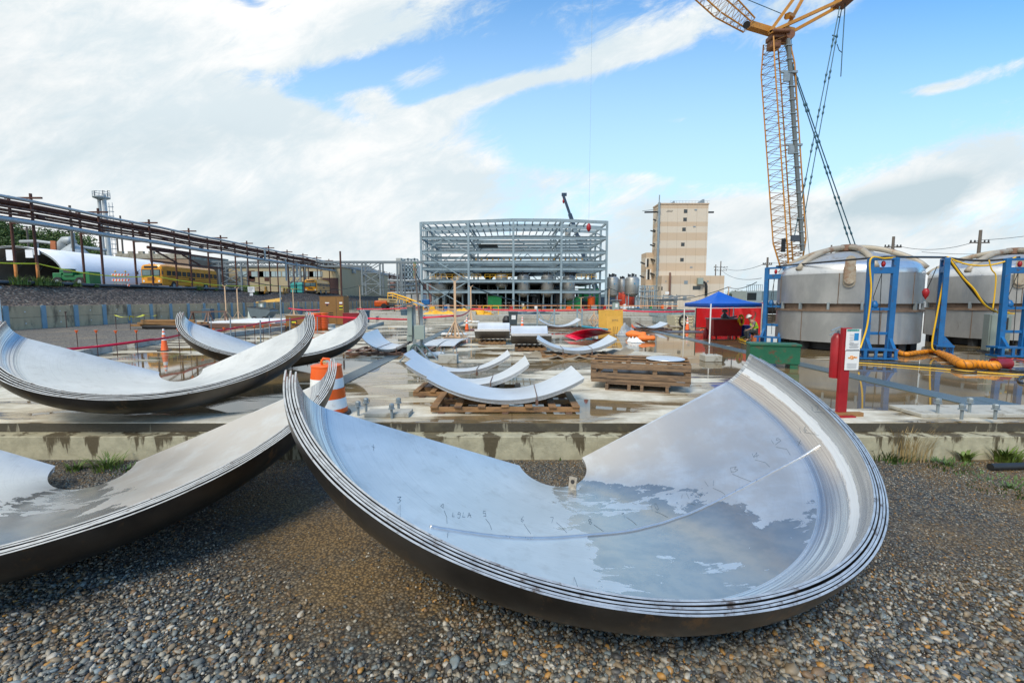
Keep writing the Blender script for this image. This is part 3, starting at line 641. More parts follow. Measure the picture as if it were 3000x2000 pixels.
# curved plates on pallets
def rolled(chord,sag,depth,th,n=28,off=0):
    Rd=(chord**2/4+sag**2)/(2*sag);a=math.asin(min(.999,chord/2/Rd));vs=[]
    for k_ in range(n+1):
        q=-a+2*a*k_/n
        for r_ in(Rd+off,Rd+off+th):
            for y in(-depth/2,depth/2): vs.append((r_*math.sin(q),y,Rd-r_*math.cos(q)))
    fs=[];mi=[]
    for k_ in range(n):
        o=4*k_;fs+=[(o,o+4,o+5,o+1),(o+2,o+3,o+7,o+6),(o,o+2,o+6,o+4),(o+1,o+5,o+7,o+3)];mi+=[0,1,2,2]
    fs+=[(0,1,3,2),(4*n,4*n+2,4*n+3,4*n+1)];mi+=[2,2];b=MB();b.v=vs;b.f=fs;b.m=mi;return b
def bundle(loc,rz,chord,sag,depth,n,label,straps=2,mats=(sheetw,plateback,platedge),tilt=0):
    t=thing('curved_plate_bundle',label,'plate bundle',loc,rz,'bundles of rolled plate on pallets')
    for i in range(n):
        b=rolled(chord-.02*i,sag,depth,.013,off=0);b.v=[((x+.012*(i%2))*(1-.07*(y/depth+.5)),y+.01*(i%3),z*(1+.16*(y/depth+.5))+(n-1-i)*.022+.02) for x,y,z in b.v]
        b.build('plate',list(mats),t,world=False,smooth=True,auto=40)
    for s_ in range(straps):
        x=chord*(-.17+.36*s_) if straps>1 else chord*.2;Rd=(chord**2/4+sag**2)/(2*sag);z=Rd-math.sqrt(max(0,Rd*Rd-x*x))
        b=MB();p=[(x,-depth/2-.02,z-.03),(x,-depth/2-.015,z+.02+.022*n),(x,depth/2+.015,z+.02+.022*n),(x,depth/2+.02,z-.03)];b.tube(p,.009,6);b.box((x,-depth/2-.02,z-.02),(.05,.05,.09));b.build('strap',darkwood,t,world=False)
    return t
def pallet(loc,rz,w_,d_,label,m_=wood,nb=7,h=.14,grp='timber pallets on the slab',gap=.5):
    t=thing('pallet',label,'pallet',loc,rz,grp);b=MB()
    for i in range(nb):
        x=-w_/2+.07+(w_-.14)*i/(nb-1);b.box((x,rnd.uniform(-.02,.02),h-.012),(w_/nb*gap,d_,.024))
    b.build('deck_boards',m_,t,world=False)
    for y in(-d_/2+.06,0,d_/2-.06):
        b=MB();b.box((0,y,h-.024-.045),(w_,.05,.09));b.build('stringer',m_,t,world=False,bevel=.004)
    b=MB()
    for x in(-w_/2+.2,0,w_/2-.2): b.box((x,0,(h-.115)/2),(.12,d_,h-.116))
    b.build('foot_boards',darkwood,t,world=False);return t
def mid(a,b): return (a+b)/2
# E1 front
def fitb(pl,pr,pn,depth,yb,label,palw,pallabel,n=4,straps=2,rz=0,palm=wood,ph=.14,nb=7):
    # pl,pr: pixels of the front ends, pn: lowest front point
    Y=G(pn[0],pn[1],ph+.02).y;a=P(pl[0],pl[1],Y);c=P(pr[0],pr[1],Y);nd_=P(pn[0],pn[1],Y)
    chord=(c-a).length;sag=mid(a.z,c.z)-nd_.z
    ctr=Vector((mid(a.x,c.x),Y+depth/2,ph+.001))
    bundle(ctr,rz,chord,max(.05,sag),depth,n,label,straps)
    if palw: pallet((ctr.x+.0,ctr.y-.02,.001),rz,palw,depth+.25,pallabel,palm,nb=nb,h=ph,gap=.35)
    return ctr
fitb((1248,1112),(1712,1122),(1478,1182),1.12,0,'strapped stack of bright curved plates on the nearest pallet',2.75,'long timber pallet under the nearest stack of curved plates',straps=1)
fitb((1186,1078),(1552,1074),(1395,1140),.8,0,'bright curved plates on the middle pallet, just behind the nearest curved stack',2.3,'timber pallet with a loose wet board, behind the nearest curved plates',n=5,rz=-.03)
fitb((1182,1052),(1496,1040),(1358,1096),.55,0,'bright curved plates strapped behind a concrete block with bolts',0,'',n=4,rz=-.05,ph=.20)
pallet((-1.15,10.55,.001),-.05,1.6,.9,'half hidden timber pallet with wide gaps left of the curved plates',darkwood,nb=5,h=.13)
t=fitb((1572,1004),(1808,998),(1690,1036),1.0,0,'curved plate stack with two dark straps in front of the magenta sheet',2.5,'timber pallet wrapped in torn canvas under the curved plates with two straps',n=6)
b=MB();v=[];fs=[]
for i in range(17):
    for j in range(5):
        x=t.x-1.9+3.9*i/16;y=t.y-.75+.3*j;v.append((x,y,.10+.05*math.sin(i*1.7+j)+.03*math.sin(i*4.1)+(.22 if i>13 else 0)*(i-13)/3-.08*(j==0)))
for i in range(16):
    for j in range(4): fs.append((i*5+j,i*5+j+5,i*5+j+6,i*5+j+1))
b.add(v,fs);b.build('canvas_sheet',mat('dirty_canvas',(.27,.23,.17),.85,0,.3,3,.5,8),smooth=True,label='torn brown canvas sheet spread on the pallet under the two-strap plates',cat='canvas')
fitb((1578,940),(1702,936),(1640,958),1.3,0,'thin curved plates in the distance below blue grey trestle frames',3.4,'low timber pallet under the distant curved plates',n=3,straps=0,palm=darkwood)
fitb((1874,955),(1957,942),(1905,962),1.5,0,'thin curved plates between the grey tarp heap and the cream dumpster',2.4,'dark pallet under the curved plates beside the grey tarp heap',n=3,straps=0,palm=darkwood)
fitb((1055,985),(1208,986),(1105,1029),2.0,0,'wide shallow curved sheets lying behind the farthest dish plates',3.0,'dark broken pallet under the wide shallow curved sheets',n=4,straps=2,palm=darkwood)
# trough shaped plates (curl toward the camera)
def trough(px0,px1,ytop,ylow,label,n=5):
    Y=G(mid(px0,px1),ylow,.18).y;a=P(px0,ylow,Y);c=P(px1,ylow,Y);wd=c.x-a.x
    t=thing('rolled_plate',label,'plate bundle',(mid(a.x,c.x),Y+.75,.18),0,'half rolled plates on pallets')
    for i in range(n):
        b=rolled(2.3,.34,wd,.014);b.v=[(y+.006*i,x*.97-z*.2,z*.97+x*.17+.13+.02*(n-1-i)+max(0,-x-.75)*.55) for x,y,z in b.v];b.f=[f[::-1] for f in b.f]
        b.build('plate',[sheetw,plateback,platedge],t,world=False,smooth=True,auto=40)
    pallet((mid(a.x,c.x),Y+.55,.001),0,wd*.8,1.5,'pallet under the '+label.replace(' lying on a pallet',''),wood,nb=6,h=.16)
trough(1392,1492,953,998,'trough shaped rolled plates lying on a pallet, left of the pair')
trough(1497,1612,974,1015,'trough shaped rolled plates lying on a pallet, right of the pair')
# two narrow strips
t=thing('curved_strips','pair of narrow curved steel strips lying flat by the sandbags','plate bundle',G(1310,1012),0)
for s_ in(0,1):
    b=MB();v=[]
    for i in range(13):
        q=i/12;x=-.55+s_*.72+.55*q+.10*math.sin(q*3.1)*(-1);y=-1.3+3.4*q;z=.10+.16*math.sin(q*math.pi)*.6
        for w_ in(-.33,.33):
            for zz in(0,.03): v.append((x+w_,y,z+zz))
    f=[]
    for i in range(12):
        o=4*i;f+=[(o,o+2,o+6,o+4),(o+1,o+5,o+7,o+3),(o,o+4,o+5,o+1),(o+2,o+3,o+7,o+6)]
    f+=[(0,1,3,2),(48,50,51,49)];b.add(v,f);b.build('strip',sheetw,t,world=False,smooth=True,auto=30)
    b=MB();b.box((-.1+s_*.6,0,.05),(.1,3.0,.1));b.build('bearer',darkwood,t,world=False)
# concrete block with bolts, rebar block
def boltblock(px0,px1,pyb,pyt,depth,label,loops=False):
    a=G(px0,pyb);c=G(px1,pyb);h=P(px0,pyt,a.y+depth).z;t=thing('footing_block',label,'concrete block',((a.x+c.x)/2,a.y+depth/2,.001),0)
    b=MB();w_=c.x-a.x;b.box((0,0,h/2),(w_,depth,h));b.build('block',conc,t,world=False,bevel=.02)
    for sx_ in(-1,1):
        if loops: b=MB();x=sx_*w_*.25;b.tube([(x,0,h-.02),(x,0,h+.22),(x+.12,0,h+.24),(x+.24,0,h+.22),(x+.24,0,h-.02)],.01,6);b.build('rebar_loop',rust,t,world=False)
        else:
            for d_ in(-.05,.06):
                b=MB();x=sx_*w_*.33+d_;b.tube([(x,.05,h-.02),(x,.05,h+.2)],.012,6);b.box((x,.05,h+.12),(.045,.045,.03));b.build('bolt',galv,t,world=False)
boltblock(1284,1339,1065,1035,.45,'pale concrete block with upright bolts behind the curved plates')
boltblock(2066,2116,1060,1036,.5,'pale concrete block with rebar loops near the green box',True)
# timber crate with pallet base and round cover
a=G(1732,1121,.13);c=G(2021,1137,.13);Y0=(a.y+c.y)/2;w_=(c-a).length;zt=P(1875,1063,Y0).z;rzc=math.atan2(c.y-a.y,c.x-a.x)
Yb=Y0+1.25;t=thing('timber_crate','long open slatted timber crate standing on a small pallet','crate',((a.x+c.x)/2,Y0,.001),rzc)
z0=.16
for nm,y in(('front_side',0),('rear_side',Yb-Y0)):
    b=MB();hh=(zt-z0)
    b.box((0,y,z0+hh*.09),(w_,.03,hh*.16));b.box((0,y-.002,z0+hh*.34),(w_+.03,.03,hh*.27));b.box((0,y-.002,z0+hh*.81),(w_+.03,.03,hh*.30))
    for x in(-w_/2+.06,-w_/2+.55,w_/2-.75,w_/2-.05): b.box((x,y+.028,z0+hh/2),(.10,.025,hh))
    b.build(nm,woodx,t,world=False,bevel=.004)
for sx_ in(-1,1):
    b=MB()
    for zc,hf in((.2,.2),(.55,.2),(.88,.2)): b.box((sx_*(w_/2+.002),(Yb-Y0)/2,z0+hh*zc),(.03,Yb-Y0,hh*hf))
    b.build('end_panel',woodx,t,world=False,bevel=.004)
b=MB()
for y in np.linspace(.1,Yb-Y0-.1,3): b.box((0,y,zt+.013),(w_,.10,.024),mi=0)
for x in(-w_*.12,w_*.08,w_*.3): b.box((x,(Yb-Y0)/2,zt-.04),(.09,Yb-Y0,.05))
b.build('top_battens',wood,t,world=False)
b=MB()
for i in range(4): b.box((.05*i-.1,(Yb-Y0)/2+.03*i,z0+.05+hh*.11*i),(w_-.35,Yb-Y0-.25,hh*.08))
b.build('shade_infill',plateback,t,world=False)  # added dark filling, stands in for the shade behind the slats
b=MB()
for x in(-w_*.33,-w_*.1,w_*.03,w_*.28): b.box((x,.45,.07),(.07,1.1,.14))
b.box((-.02,-.06,.006),(w_*.64,.1,.012));b.box((-.02,.45,z0-.012),(w_*.64,1.0,.02));b.build('pallet_base',woodx,t,world=False)
L1=P(1945,1044,Y0+.6);b=MB();b.lathe([(0,.03),(.38,.028),(.44,.012),(.445,0),(0,0)],(L1.x,Y0+.5,zt+.03),40);b.build('round_cover',sheetw,smooth=True,auto=40,label='flat round steel disc lying on top of the timber crate',cat='steel disc')
# electric stand with little roof
B0=G(1216,1056);t=thing('electrical_stand','galvanised electrical stand with a small pitched roof and grey green boxes','electrical stand',B0,0)
b=MB();b.box((0,0,.95),(.10,.05,1.9));b.box((.22,.12,.95),(.10,.05,1.9));b.build('post',galv,t,world=False)
b=MB();b.beam((-.42,-.1,1.86),(.03,-.1,1.98),.03,.75,up=(0,1,0));
b=MB()
for s_ in(-1,1):
    b.add([(s_*.45,-.35,1.83),(.0,-.35,1.99),(.0,.35,1.99),(s_*.45,.35,1.83),(s_*.45,-.35,1.85),(.0,-.35,2.01),(.0,.35,2.01),(s_*.45,.35,1.85)],[(0,1,2,3),(4,7,6,5),(0,4,5,1),(3,2,6,7),(0,3,7,4)] if s_>0 else [(3,2,1,0),(5,6,7,4),(1,5,4,0),(7,6,2,3),(4,7,3,0)])
b.build('roof',galv,t,world=False)
b=MB();b.box((-.13,-.02,1.35),(.16,.22,.95));b.build('panel_box',cabinet,t,world=False,bevel=.01)
b=MB();b.box((.20,-.12,.98),(.34,.16,.48));b.build('junction_box',cabinet,t,world=False,bevel=.01)
for z in(.78,.42): 
    b=MB();b.box((-.16,-.02,z),(.18,.14,.22));b.build('socket_box',cabinet,t,world=False,bevel=.01)
b=MB();
for p_,q_ in(((0,0,.55),(-.45,-.35,0)),((0,0,.6),(.62,-.5,0)),((.2,.1,.62),(.85,-.1,0)),((0,0,.5),(-.3,.5,0))): b.beam(p_,q_,.06,.03)
b.build('brace',galv,t,world=False)
for r_,x in((.24,.05),(.19,.32)):
    b=MB();b.tube([(x+r_*math.cos(q)*.8,-.14+.02*math.sin(3*q),.32+r_*math.sin(q)) for q in np.linspace(0,12,46)],.014,6);b.build('coiled_cable',mat('green_black_cable',(.02,.09,.07),.5,0,.4,8),t,world=False,smooth=True)
# wooden cable posts
def xpost(px,pyb,pyt,label,sandb=None,style='Y',w_=.1,lean=0,m_=pine):
    B=G(px,pyb);H_=P(px,pyt,B.y).z;t=thing('cable_post',label,'post',B,rnd.uniform(-.2,.2),'wooden cable posts on the slab')
    b=MB();b.beam((0,0,0),(lean,0,H_),w_,w_*.5);b.build('upright',m_,t,world=False)
    b=MB()
    for a_ in range(4):
        q=a_*math.pi/2+.5;b.beam((.06*math.cos(q),.06*math.sin(q),.85 if style!='T' else .6),(.55*math.cos(q),.55*math.sin(q),.04),.07,.035);b.beam((0,0,.03),(.7*math.cos(q),.7*math.sin(q),.03),.09,.05)
    b.build('braces',m_,t,world=False)
    b=MB()
    if style=='Y':
        b.beam((lean,0,H_-.03),(lean+.22,0,H_+.12),.07,.035);b.beam((lean,0,H_-.03),(lean-.22,0,H_+.12),.07,.035)
    else: b.beam((lean-.3,0,H_),(lean+.3,0,H_),.08,.04)
    b.build('cable_fork',m_,t,world=False)
    return t,B,H_
def sandbag(c,label,s=1,rz=0,grp='white sandbags weighing posts'):
    b=MB();n,m_=14,9;vs=[]
    for i in range(m_+1):
        q=math.pi*i/m_
        for j in range(n):
            a_=2*math.pi*j/n;x=math.cos(q)*.36*s;rr_=math.sin(q)**.6;y=rr_*.2*s*math.cos(a_);z=.1*s+rr_*.1*s*math.sin(a_)*(1+.18*math.sin(5*q+a_*2))
            vs.append((c[0]+x*math.cos(rz)-y*math.sin(rz),c[1]+x*math.sin(rz)+y*math.cos(rz),c[2]+z))
    fs=[(i*n+j,i*n+(j+1)%n,(i+1)*n+(j+1)%n,(i+1)*n+j) for i in range(m_) for j in range(n)];b.add(vs,fs);b.build('sandbag',sand,smooth=True,label=label,cat='sandbag',group=grp)
posts={}
posts['a']=xpost(1334,988,823,'tall bare wooden post between two white sandbags near the middle of the slab',style='Y',w_=.12)
posts['b']=xpost(1380,944,840,'forked wooden post right behind the orange cone and the post with two sandbags')
posts['c']=xpost(664,938,838,'leftmost tall wooden cable post on the dark timber platform')
posts['d']=xpost(699,937,845,'second tall wooden cable post from the left, on the dark platform')
posts['e']=xpost(758,905,843,'wooden cable post behind the grey tipping cart')
posts['f']=xpost(861,922,848,'short wooden cable post left of the tall brown box')
posts['g']=xpost(1056,914,838,'stout wooden cable post right behind the maroon box')
posts['h']=xpost(1020,905,866,'thin far wooden post between the brown box and the stout post')
posts['i']=xpost(1783,920,844,'wooden forked post left of the small roofed panel and yellow plywood')
posts['j']=xpost(1702,925,872,'far wooden T post in front of the steel frame green tank',style='T')
posts['k']=xpost(1740,938,905,'low wooden braced stand left of the yellow plywood',style='T')
posts['l']=xpost(1877,905,868,'far thin wooden post before the beige tower pipework',style='T')
posts['m']=xpost(2131,930,842,'wooden forked post rising behind the blue canopy')
for px,py,l,rz in[(1310,984,'left of the two white sandbags at the tall bare post',.1),(1351,984,'right of the two white sandbags at the tall bare post',-.2),(1275,1046,'white sandbag at the feet of the electrical stand',.4),(1394,946,'small far white sandbag beside the forked post',.2),(1371,944,'far white sandbag left of the forked post',0)]:
    sandbag(G(px,py),l,1,rz)
# overhead cables between posts (sagging)
def cabl(a,b_,sag,r_,m_,label,cat='cable',name='overhead_cable',n=12,grp=None):
    a=Vector(a);b_=Vector(b_);p=[a.lerp(b_,i/n)-Vector((0,0,sag*4*(i/n)*(1-i/n))) for i in range(n+1)];b=MB();b.tube(p,r_,5);b.build(name,m_,label=label,cat=cat,group=grp,smooth=True)
top=lambda k_:posts[k_][1]+Vector((0,0,posts[k_][2]+.05))
GC='cables strung between wooden posts'
cabl(top('c'),top('d'),.1,.03,cable,'short black cable between the two leftmost wooden posts',grp=GC)
cabl(top('d'),top('e'),.35,.03,cable,'black cable from the second wooden post toward the tipping cart post',grp=GC)
cabl(top('e'),top('f'),.9,.035,cable,'black sagging cable ending at the post left of the brown box',grp=GC)
cabl(top('f'),top('g'),.5,.035,cable,'black cable passing above the tall brown box',grp=GC)
cabl(top('g'),(-9.5,60,4.5),.6,.04,cable,'black cable running from the stout post toward the orange lift',grp=GC)
cabl(top('b'),top('i'),2.0,.06,cable,'long dark cable sagging across the front of the steel frame',grp=GC)
cabl(top('i'),top('m'),1.6,.045,cable,'long cable sagging across the beige tower base to the canopy post',grp=GC)
cabl(top('m'),(16,30,3.2),.3,.03,cable,'cable from the canopy post toward the blue jacking frames',grp=GC)
# wooden light mast behind the electrical stand
B=G(1235,1000);Ht=P(1215,783,B.y);t=thing('light_mast','slender timber mast with a green light board behind the electrical stand','mast',B,0)
b=MB();b.beam((0,0,0),(Ht.x-B.x,0,Ht.z),.07,.07);b.build('pole',mat('dark_pole',(.12,.10,.09),.8,0,.2,3),t,world=False)
b=MB();b.box((Ht.x-B.x,0,Ht.z-.15),(.14,.05,.8));b.build('board',mat('green_board',(.08,.2,.12),.6,0,.5,6,stain=(.4,.2,.1),sa=.5,ss=6),t,world=False)
cabl((Ht.x,B.y,Ht.z-.2),P(1330,835,27),1.0,.025,cable,'dark cable drooping from the green board mast to the bare post',grp=GC)
# red tape on rebar stakes
def tapes(pts,wd,label,m_=tape,name='barrier_tape',grp='red barrier tapes around the slab',sag=.03):
    out=[]
    for a,b_ in zip(pts[:-1],pts[1:]):
        for i in range(8):
            q=i/8;p=Vector(a).lerp(Vector(b_),q);p.z-=sag*4*q*(1-q);out.append(p)
    out.append(Vector(pts[-1]));b=MB();vs=[];fs=[]
    for i,p in enumerate(out):
        tw=math.sin(i*.55)*.5;vs+=[p+Vector((0,.5*wd*math.sin(tw),.5*wd*math.cos(tw))),p-Vector((0,.5*wd*math.sin(tw),.5*wd*math.cos(tw)))]
    for i in range(len(out)-1): fs.append((2*i,2*i+1,2*i+3,2*i+2))
    b.add(vs,fs);o=b.build(name,m_,label=label,cat='barrier tape',group=grp,smooth=True);s_=o.modifiers.new('thick','SOLIDIFY');s_.thickness=.004
p1=P(150,1027,13.6);p2=P(440,995,15.8);p3=P(530,980,17.5);p4=P(610,973,19.5);p5=P(763,946,23.5);p6=P(925,925,28)
tapes([p1,p2,p3],.085,'broad red barrier tape rising from the left plate stack to the orange cone')
tapes([p3,p4,p5],.09,'red barrier tape behind the far dish plates up to the steel post')
tapes([p5,p6],.09,'red barrier tape in front of the grey cart and brown toolbox')
tapes([p6,P(1200,936,26)],.10,'long straight red barrier tape behind the wide shallow sheets')
tapes([P(1232,931,25),P(1327,925,24.8)],.10,'short red barrier tape between the electrical stand and the bare post',sag=.0)
tapes([P(1327,925,25),P(1380,905,40)],.12,'short red barrier tape rising to the forked post',sag=.2)
tapes([P(1380,905,41),P(1770,907,41)],.13,'long red barrier tape across the front of the steel frame',sag=.12)
tapes([P(1800,908,41),P(2036,912,40)],.13,'red barrier tape in front of the beige tower',sag=.1)
tapes([P(845,903,45),P(945,907,45)],.12,'distant red tape left of the brown box',sag=.1)
tapes([P(1045,905,60),P(1230,900,60)],.14,'distant pink red tape near the orange lift',sag=.1)
# stakes with mushroom caps
def stake(px,pyt,pyb,label,first={}):
    B=G(px,pyb);H_=P(px,pyt,B.y).z
    if 's' not in first:
        t=thing('rebar_stake',label,'stake',B,0,'rebar stakes with orange caps')
        b=MB();b.tube([(0,0,0),(0,0,.97)],.012,6);b.build('rod',rust,t,world=False)
        b=MB();b.lathe([(0,1.0),(.055,.995),(.055,.975),(.03,.95),(.026,.90),(0,.90)],n=10);b.build('safety_cap',coneo,t,world=False,smooth=True,auto=40);first['s']=t;o=t
    else:o=dup(first['s'],B,0,label)
    o.scale=(1,1,max(.5,H_));return o
sk_=[(231,967,1046),(288,967,1045),(345,968,1045),(405,967,1046),(528,962,1045),(560,962,1035),(592,964,1010),(630,962,1030),(660,959,1027),(691,957,1004),(721,955,1014),(748,954,1009),(773,953,1005),(795,950,1003),(838,948,990),(868,945,985),(903,944,975)]
for i,(px,a,b_) in enumerate(sk_):
    if i<4: l=f"{['first','second','third','fourth'][i]} orange capped rebar stake from the left, before the orange cone"
    elif i<6: l=['orange capped stake just right of the orange cone at the plate edge','orange capped stake glimpsed under the far plate stack'][i-4]
    else: l=f"{['first','second','third','fourth','fifth','sixth','seventh','eighth','ninth','tenth','eleventh'][i-6]} orange capped stake from the left in the even row under the red tape"
    stake(px,a,b_,l)
# steel stub posts
for px,a,b_,l in[(764,938,1003,'short galvanised post holding red tape behind the far dish plates'),(826,836,996,'tall thin galvanised pole behind the right wing of the far plates'),(850,930,985,'leaning galvanised stub post before the brown toolbox'),(930,925,973,'galvanised stub post before the orange barrels'),(790,925,978,'galvanised stub post under the tipping cart'),(619,930,965,'galvanised stub post next to the sawhorses, right one'),(575,935,965,'galvanised stub post beside the far plate tip'),(677,930,1000,'thin galvanised post with pale rope under the platform')]:
    B=G(px,b_);z=P(px,a,B.y).z;b=MB();b.tube([B,(B.x+.03,B.y,z)],.03,8);b.build('steel_post',galv,smooth=True,auto=40,label=l,cat='post',group='thin galvanised posts')
# kerbs / low concrete upstands on the left
def kerb(a,b_,w_,h,label):
    b=MB();a=Vector(a);b_=Vector(b_);b.beam(a+Vector((0,0,h/2)),b_+Vector((0,0,h/2)),w_,h);b.build('concrete_kerb',conc,label=label,cat='kerb',bevel=.015)
kerb(G(205,1052),G(308,1030),.5,.28,'short thick concrete kerb with stubs near the left plate stack')
kerb(G(385,1020),G(478,1003),.3,.25,'long low concrete kerb behind the orange cone')
kerb(G(560,1000),G(900,957),.3,.25,'long concrete kerb running back under the row of stakes')
kerb(G(1070,965),G(1120,949),.3,.22,'short far concrete kerb right of the plate tip')
for i,(px,py,w_,d_,h) in enumerate([(1180,938,7,1,.5),(1290,937,9,1.2,.55),(1440,938,6,1,.5),(1560,933,12,1,.45),(1700,935,10,1.2,.5),(1300,922,14,1,.5),(1500,920,12,1,.4),(1650,918,16,1,.4),(1900,925,14,1.2,.5),(1060,938,5,1,.4),(1120,924,10,1,.45),(1850,940,6,1,.4)]):
    p_=G(px,py);dsc=['just behind the electrical stand','behind the left middle cone','before the yellow guard rail','behind the lidded bin','left of the yellow plywood','nearest the braced corner of the frame','under the yellow guard rail','farthest back at the frame centre','right of the yellow plywood, far back','beyond the maroon box','below the orange lift','at the grey leaning board','x'][i]
    cblock('concrete_upstand',(p_.x,p_.y,.001),(w_*.62,d_,h),f'grey concrete footing strip {dsc}',group='foundation strips before the steel frame',cat='foundation')
# white bucket-like drum on the left
def bucket(px,py,r_,h,m1,label,cat='bucket'):
    B=G(px,py);t=thing('bucket',label,cat,B,0);b=MB();b.lathe([(0,0),(r_*.85,0),(r_,h),(r_*1.05,h),(r_*1.05,h*.94),(r_,h*.94)],n=20);b.build('tub',m1,t,world=False,smooth=True,auto=40)
    b=MB();b.lathe([(r_*1.06,h*.62),(r_*1.02,h*.4)],n=20);b.lathe([(0,h*1.01),(r_*1.03,h*1.01)],n=20);b.build('lid_and_band',white if m1 is not white else galv,t,world=False)
bucket(158,1050,.19,.42,white,'white plastic bucket with grey lid behind the left plate stack')
bucket(973,973,.22,.5,galv,'grey and white bucket on the slab below the tall brown box')
for px,py,l in[(1305,912,'small blue drum far back under the stretched red tape'),(1127,899,'tiny blue drum below the orange lift')]:
    B=G(px,py);b=MB();b.lathe([(0,0),(.35,0),(.37,.3),(.35,.6),(.37,.9),(0,.9)],B,16);b.build('blue_drum',bluep,smooth=True,auto=50,label=l,cat='drum')
# white painted post at the left picture edge
B=Vector((-14.42,12.9,0));t=thing('white_container','white painted steel box whose corner shows at the left edge','container',B,0)
b=MB();b.box((-1.2,-0.66,1.22),(2.4,1.3,2.36));b.build('body',mat('white_steel',(.74,.80,.82),.4,0,.07,1.5,stain=(.45,.42,.38),sa=.33),t,world=False,bevel=.03)
b=MB();b.box((-1.2,-.66,2.43),(2.45,1.36,.06));b.build('roof',galv,t,world=False)
b=MB();b.box((.01,-.1,.95),(.02,.16,.08));b.build('latch',coneo,t,world=False)
# boxes ------------------------------------------------------------
def jobbox(px0,px1,pyb,pyt,depth,m_,name,label,split=None,rz=0,cat='site box'):
    a=G(px0,pyb);c=G(px1,pyb);H_=P(px0,pyt,a.y).z;w_=c.x-a.x;t=thing(name,label,cat,((a.x+c.x)/2,a.y+depth/2,0),rz)
    b=MB();b.box((0,0,H_/2+.04),(w_,depth,H_-.08));b.build('body',m_,t,world=False,bevel=.02)
    b=MB();b.box((0,0,H_-.02),(w_+.05,depth+.05,.05));b.build('lid',m_,t,world=False,bevel=.01)
    b=MB();b.box((-w_*.1,-depth/2-.02,H_*.36),(w_*.3,.03,.05));b.build('handle',dark,t,world=False)
    b=MB();
    for sx_ in(-1,1):
        for sy_ in(-1,1): b.box((sx_*(w_/2-.1),sy_*(depth/2-.1),.03),(.12,.12,.06))
    b.build('feet',dark,t,world=False);return t,w_,H_
t,w_,H_=jobbox(939,1009,953,868,1.2,brownbox,'tall_cabinet','tall brown steel storage cabinet with red and white stickers')
for x,z,ww,hh,m_ in[(-.3,.77,.28,.05,white),(-.3,.74,.28,.03,redp),(.62,.77,.2,.07,white),(.62,.73,.2,.03,redp),(-.3,.70,.12,.06,black),(.62,.66,.24,.03,tapey),(.62,.60,.24,.06,black),(.62,.56,.24,.02,tapey)]:
    b=MB();b.box((x*w_*.62,-.604,H_*z),(ww*w_*.6,.008,hh*H_));b.build('sticker',m_,t,world=False)
b=MB();b.box((w_*.19,-.603,H_*.5),(.02,.01,H_*.92));b.build('door_gap',dark,t,world=False)
b=MB();b.box((-w_*.1,-.62,H_*.44),(w_*.28,.05,.03));b.build('handle_bar',dark,t,world=False)
t,w_,H_=jobbox(1005,1060,955,917,1.0,maroon,'storage_box','low maroon steel storage box beside the tall brown cabinet')
b=MB();b.box((w_*.38,-.51,H_*.72),(.14,.01,.1));b.build('label_plate',white,t,world=False)
t,w_,H_=jobbox(838,914,966,925,1.1,brownbox,'rolling_toolbox','low brown rolling toolbox with a large interlocked two letter emblem')
for x in(-.7,.7):
    b=MB();b.tube([(x,-.62,.12),(x,-.5,.12)],.13,14);b.build('wheel',black,t,world=False)
# interlocking W over V emblem (yellow outline, navy) on the front
def poly2(mb_,pts,wd,y):
    for p_,q_ in zip(pts[:-1],pts[1:]): mb_.beam((p_[0],y,p_[1]),(q_[0],y,q_[1]),wd,.008,up=(0,1,0))
ex,ez,s_=w_*.33,H_*.52,.42
Wp=[(ex-.5*s_,ez+.42*s_),(ex-.25*s_,ez-.1*s_),(ex,ez+.25*s_),(ex+.25*s_,ez-.1*s_),(ex+.5*s_,ez+.42*s_)];Vp=[(ex-.32*s_,ez+.1*s_),(ex,ez-.55*s_),(ex+.32*s_,ez+.1*s_)]
for nm,wd,m_,y in(('emblem_outline',.15,tapey,-.565),('emblem',.085,mat('navy',(.01,.02,.06),.5),-.575)):
    b=MB();poly2(b,Wp,wd,y);poly2(b,Vp,wd,y);b.build(nm,m_,t,world=False)
b=MB();b.box((-w_*.18,-.562,H_*.55),(.42,.01,.22));b.build('sticker',black,t,world=False)
b=MB();b.box((-w_*.18,-.57,H_*.55),(.3,.01,.09));b.build('sticker_band',tapey,t,world=False)
for i,(px,l) in enumerate([(925,'left of the two orange ribbed barrels beside the tall cabinet'),(945,'right of the two orange ribbed barrels beside the tall cabinet')]):
    B=G(px,966-i);t=thing('orange_barrel',l,'barrel',B,0,'orange ribbed barrels');b=MB();pr=[(0,0),(.40,0)]
    for j in range(9): z=.08+.98*j/8;pr+=[(.42,z),(.445,z+.05)]
    pr+=[(.41,1.12),(0,1.12)];b.lathe(pr,n=24);b.build('body',orange,t,world=False,smooth=True,auto=35)
    b=MB();b.lathe([(0,1.16),(.43,1.15),(.44,1.1)],n=24);b.build('lid',orange,t,world=False,smooth=True)
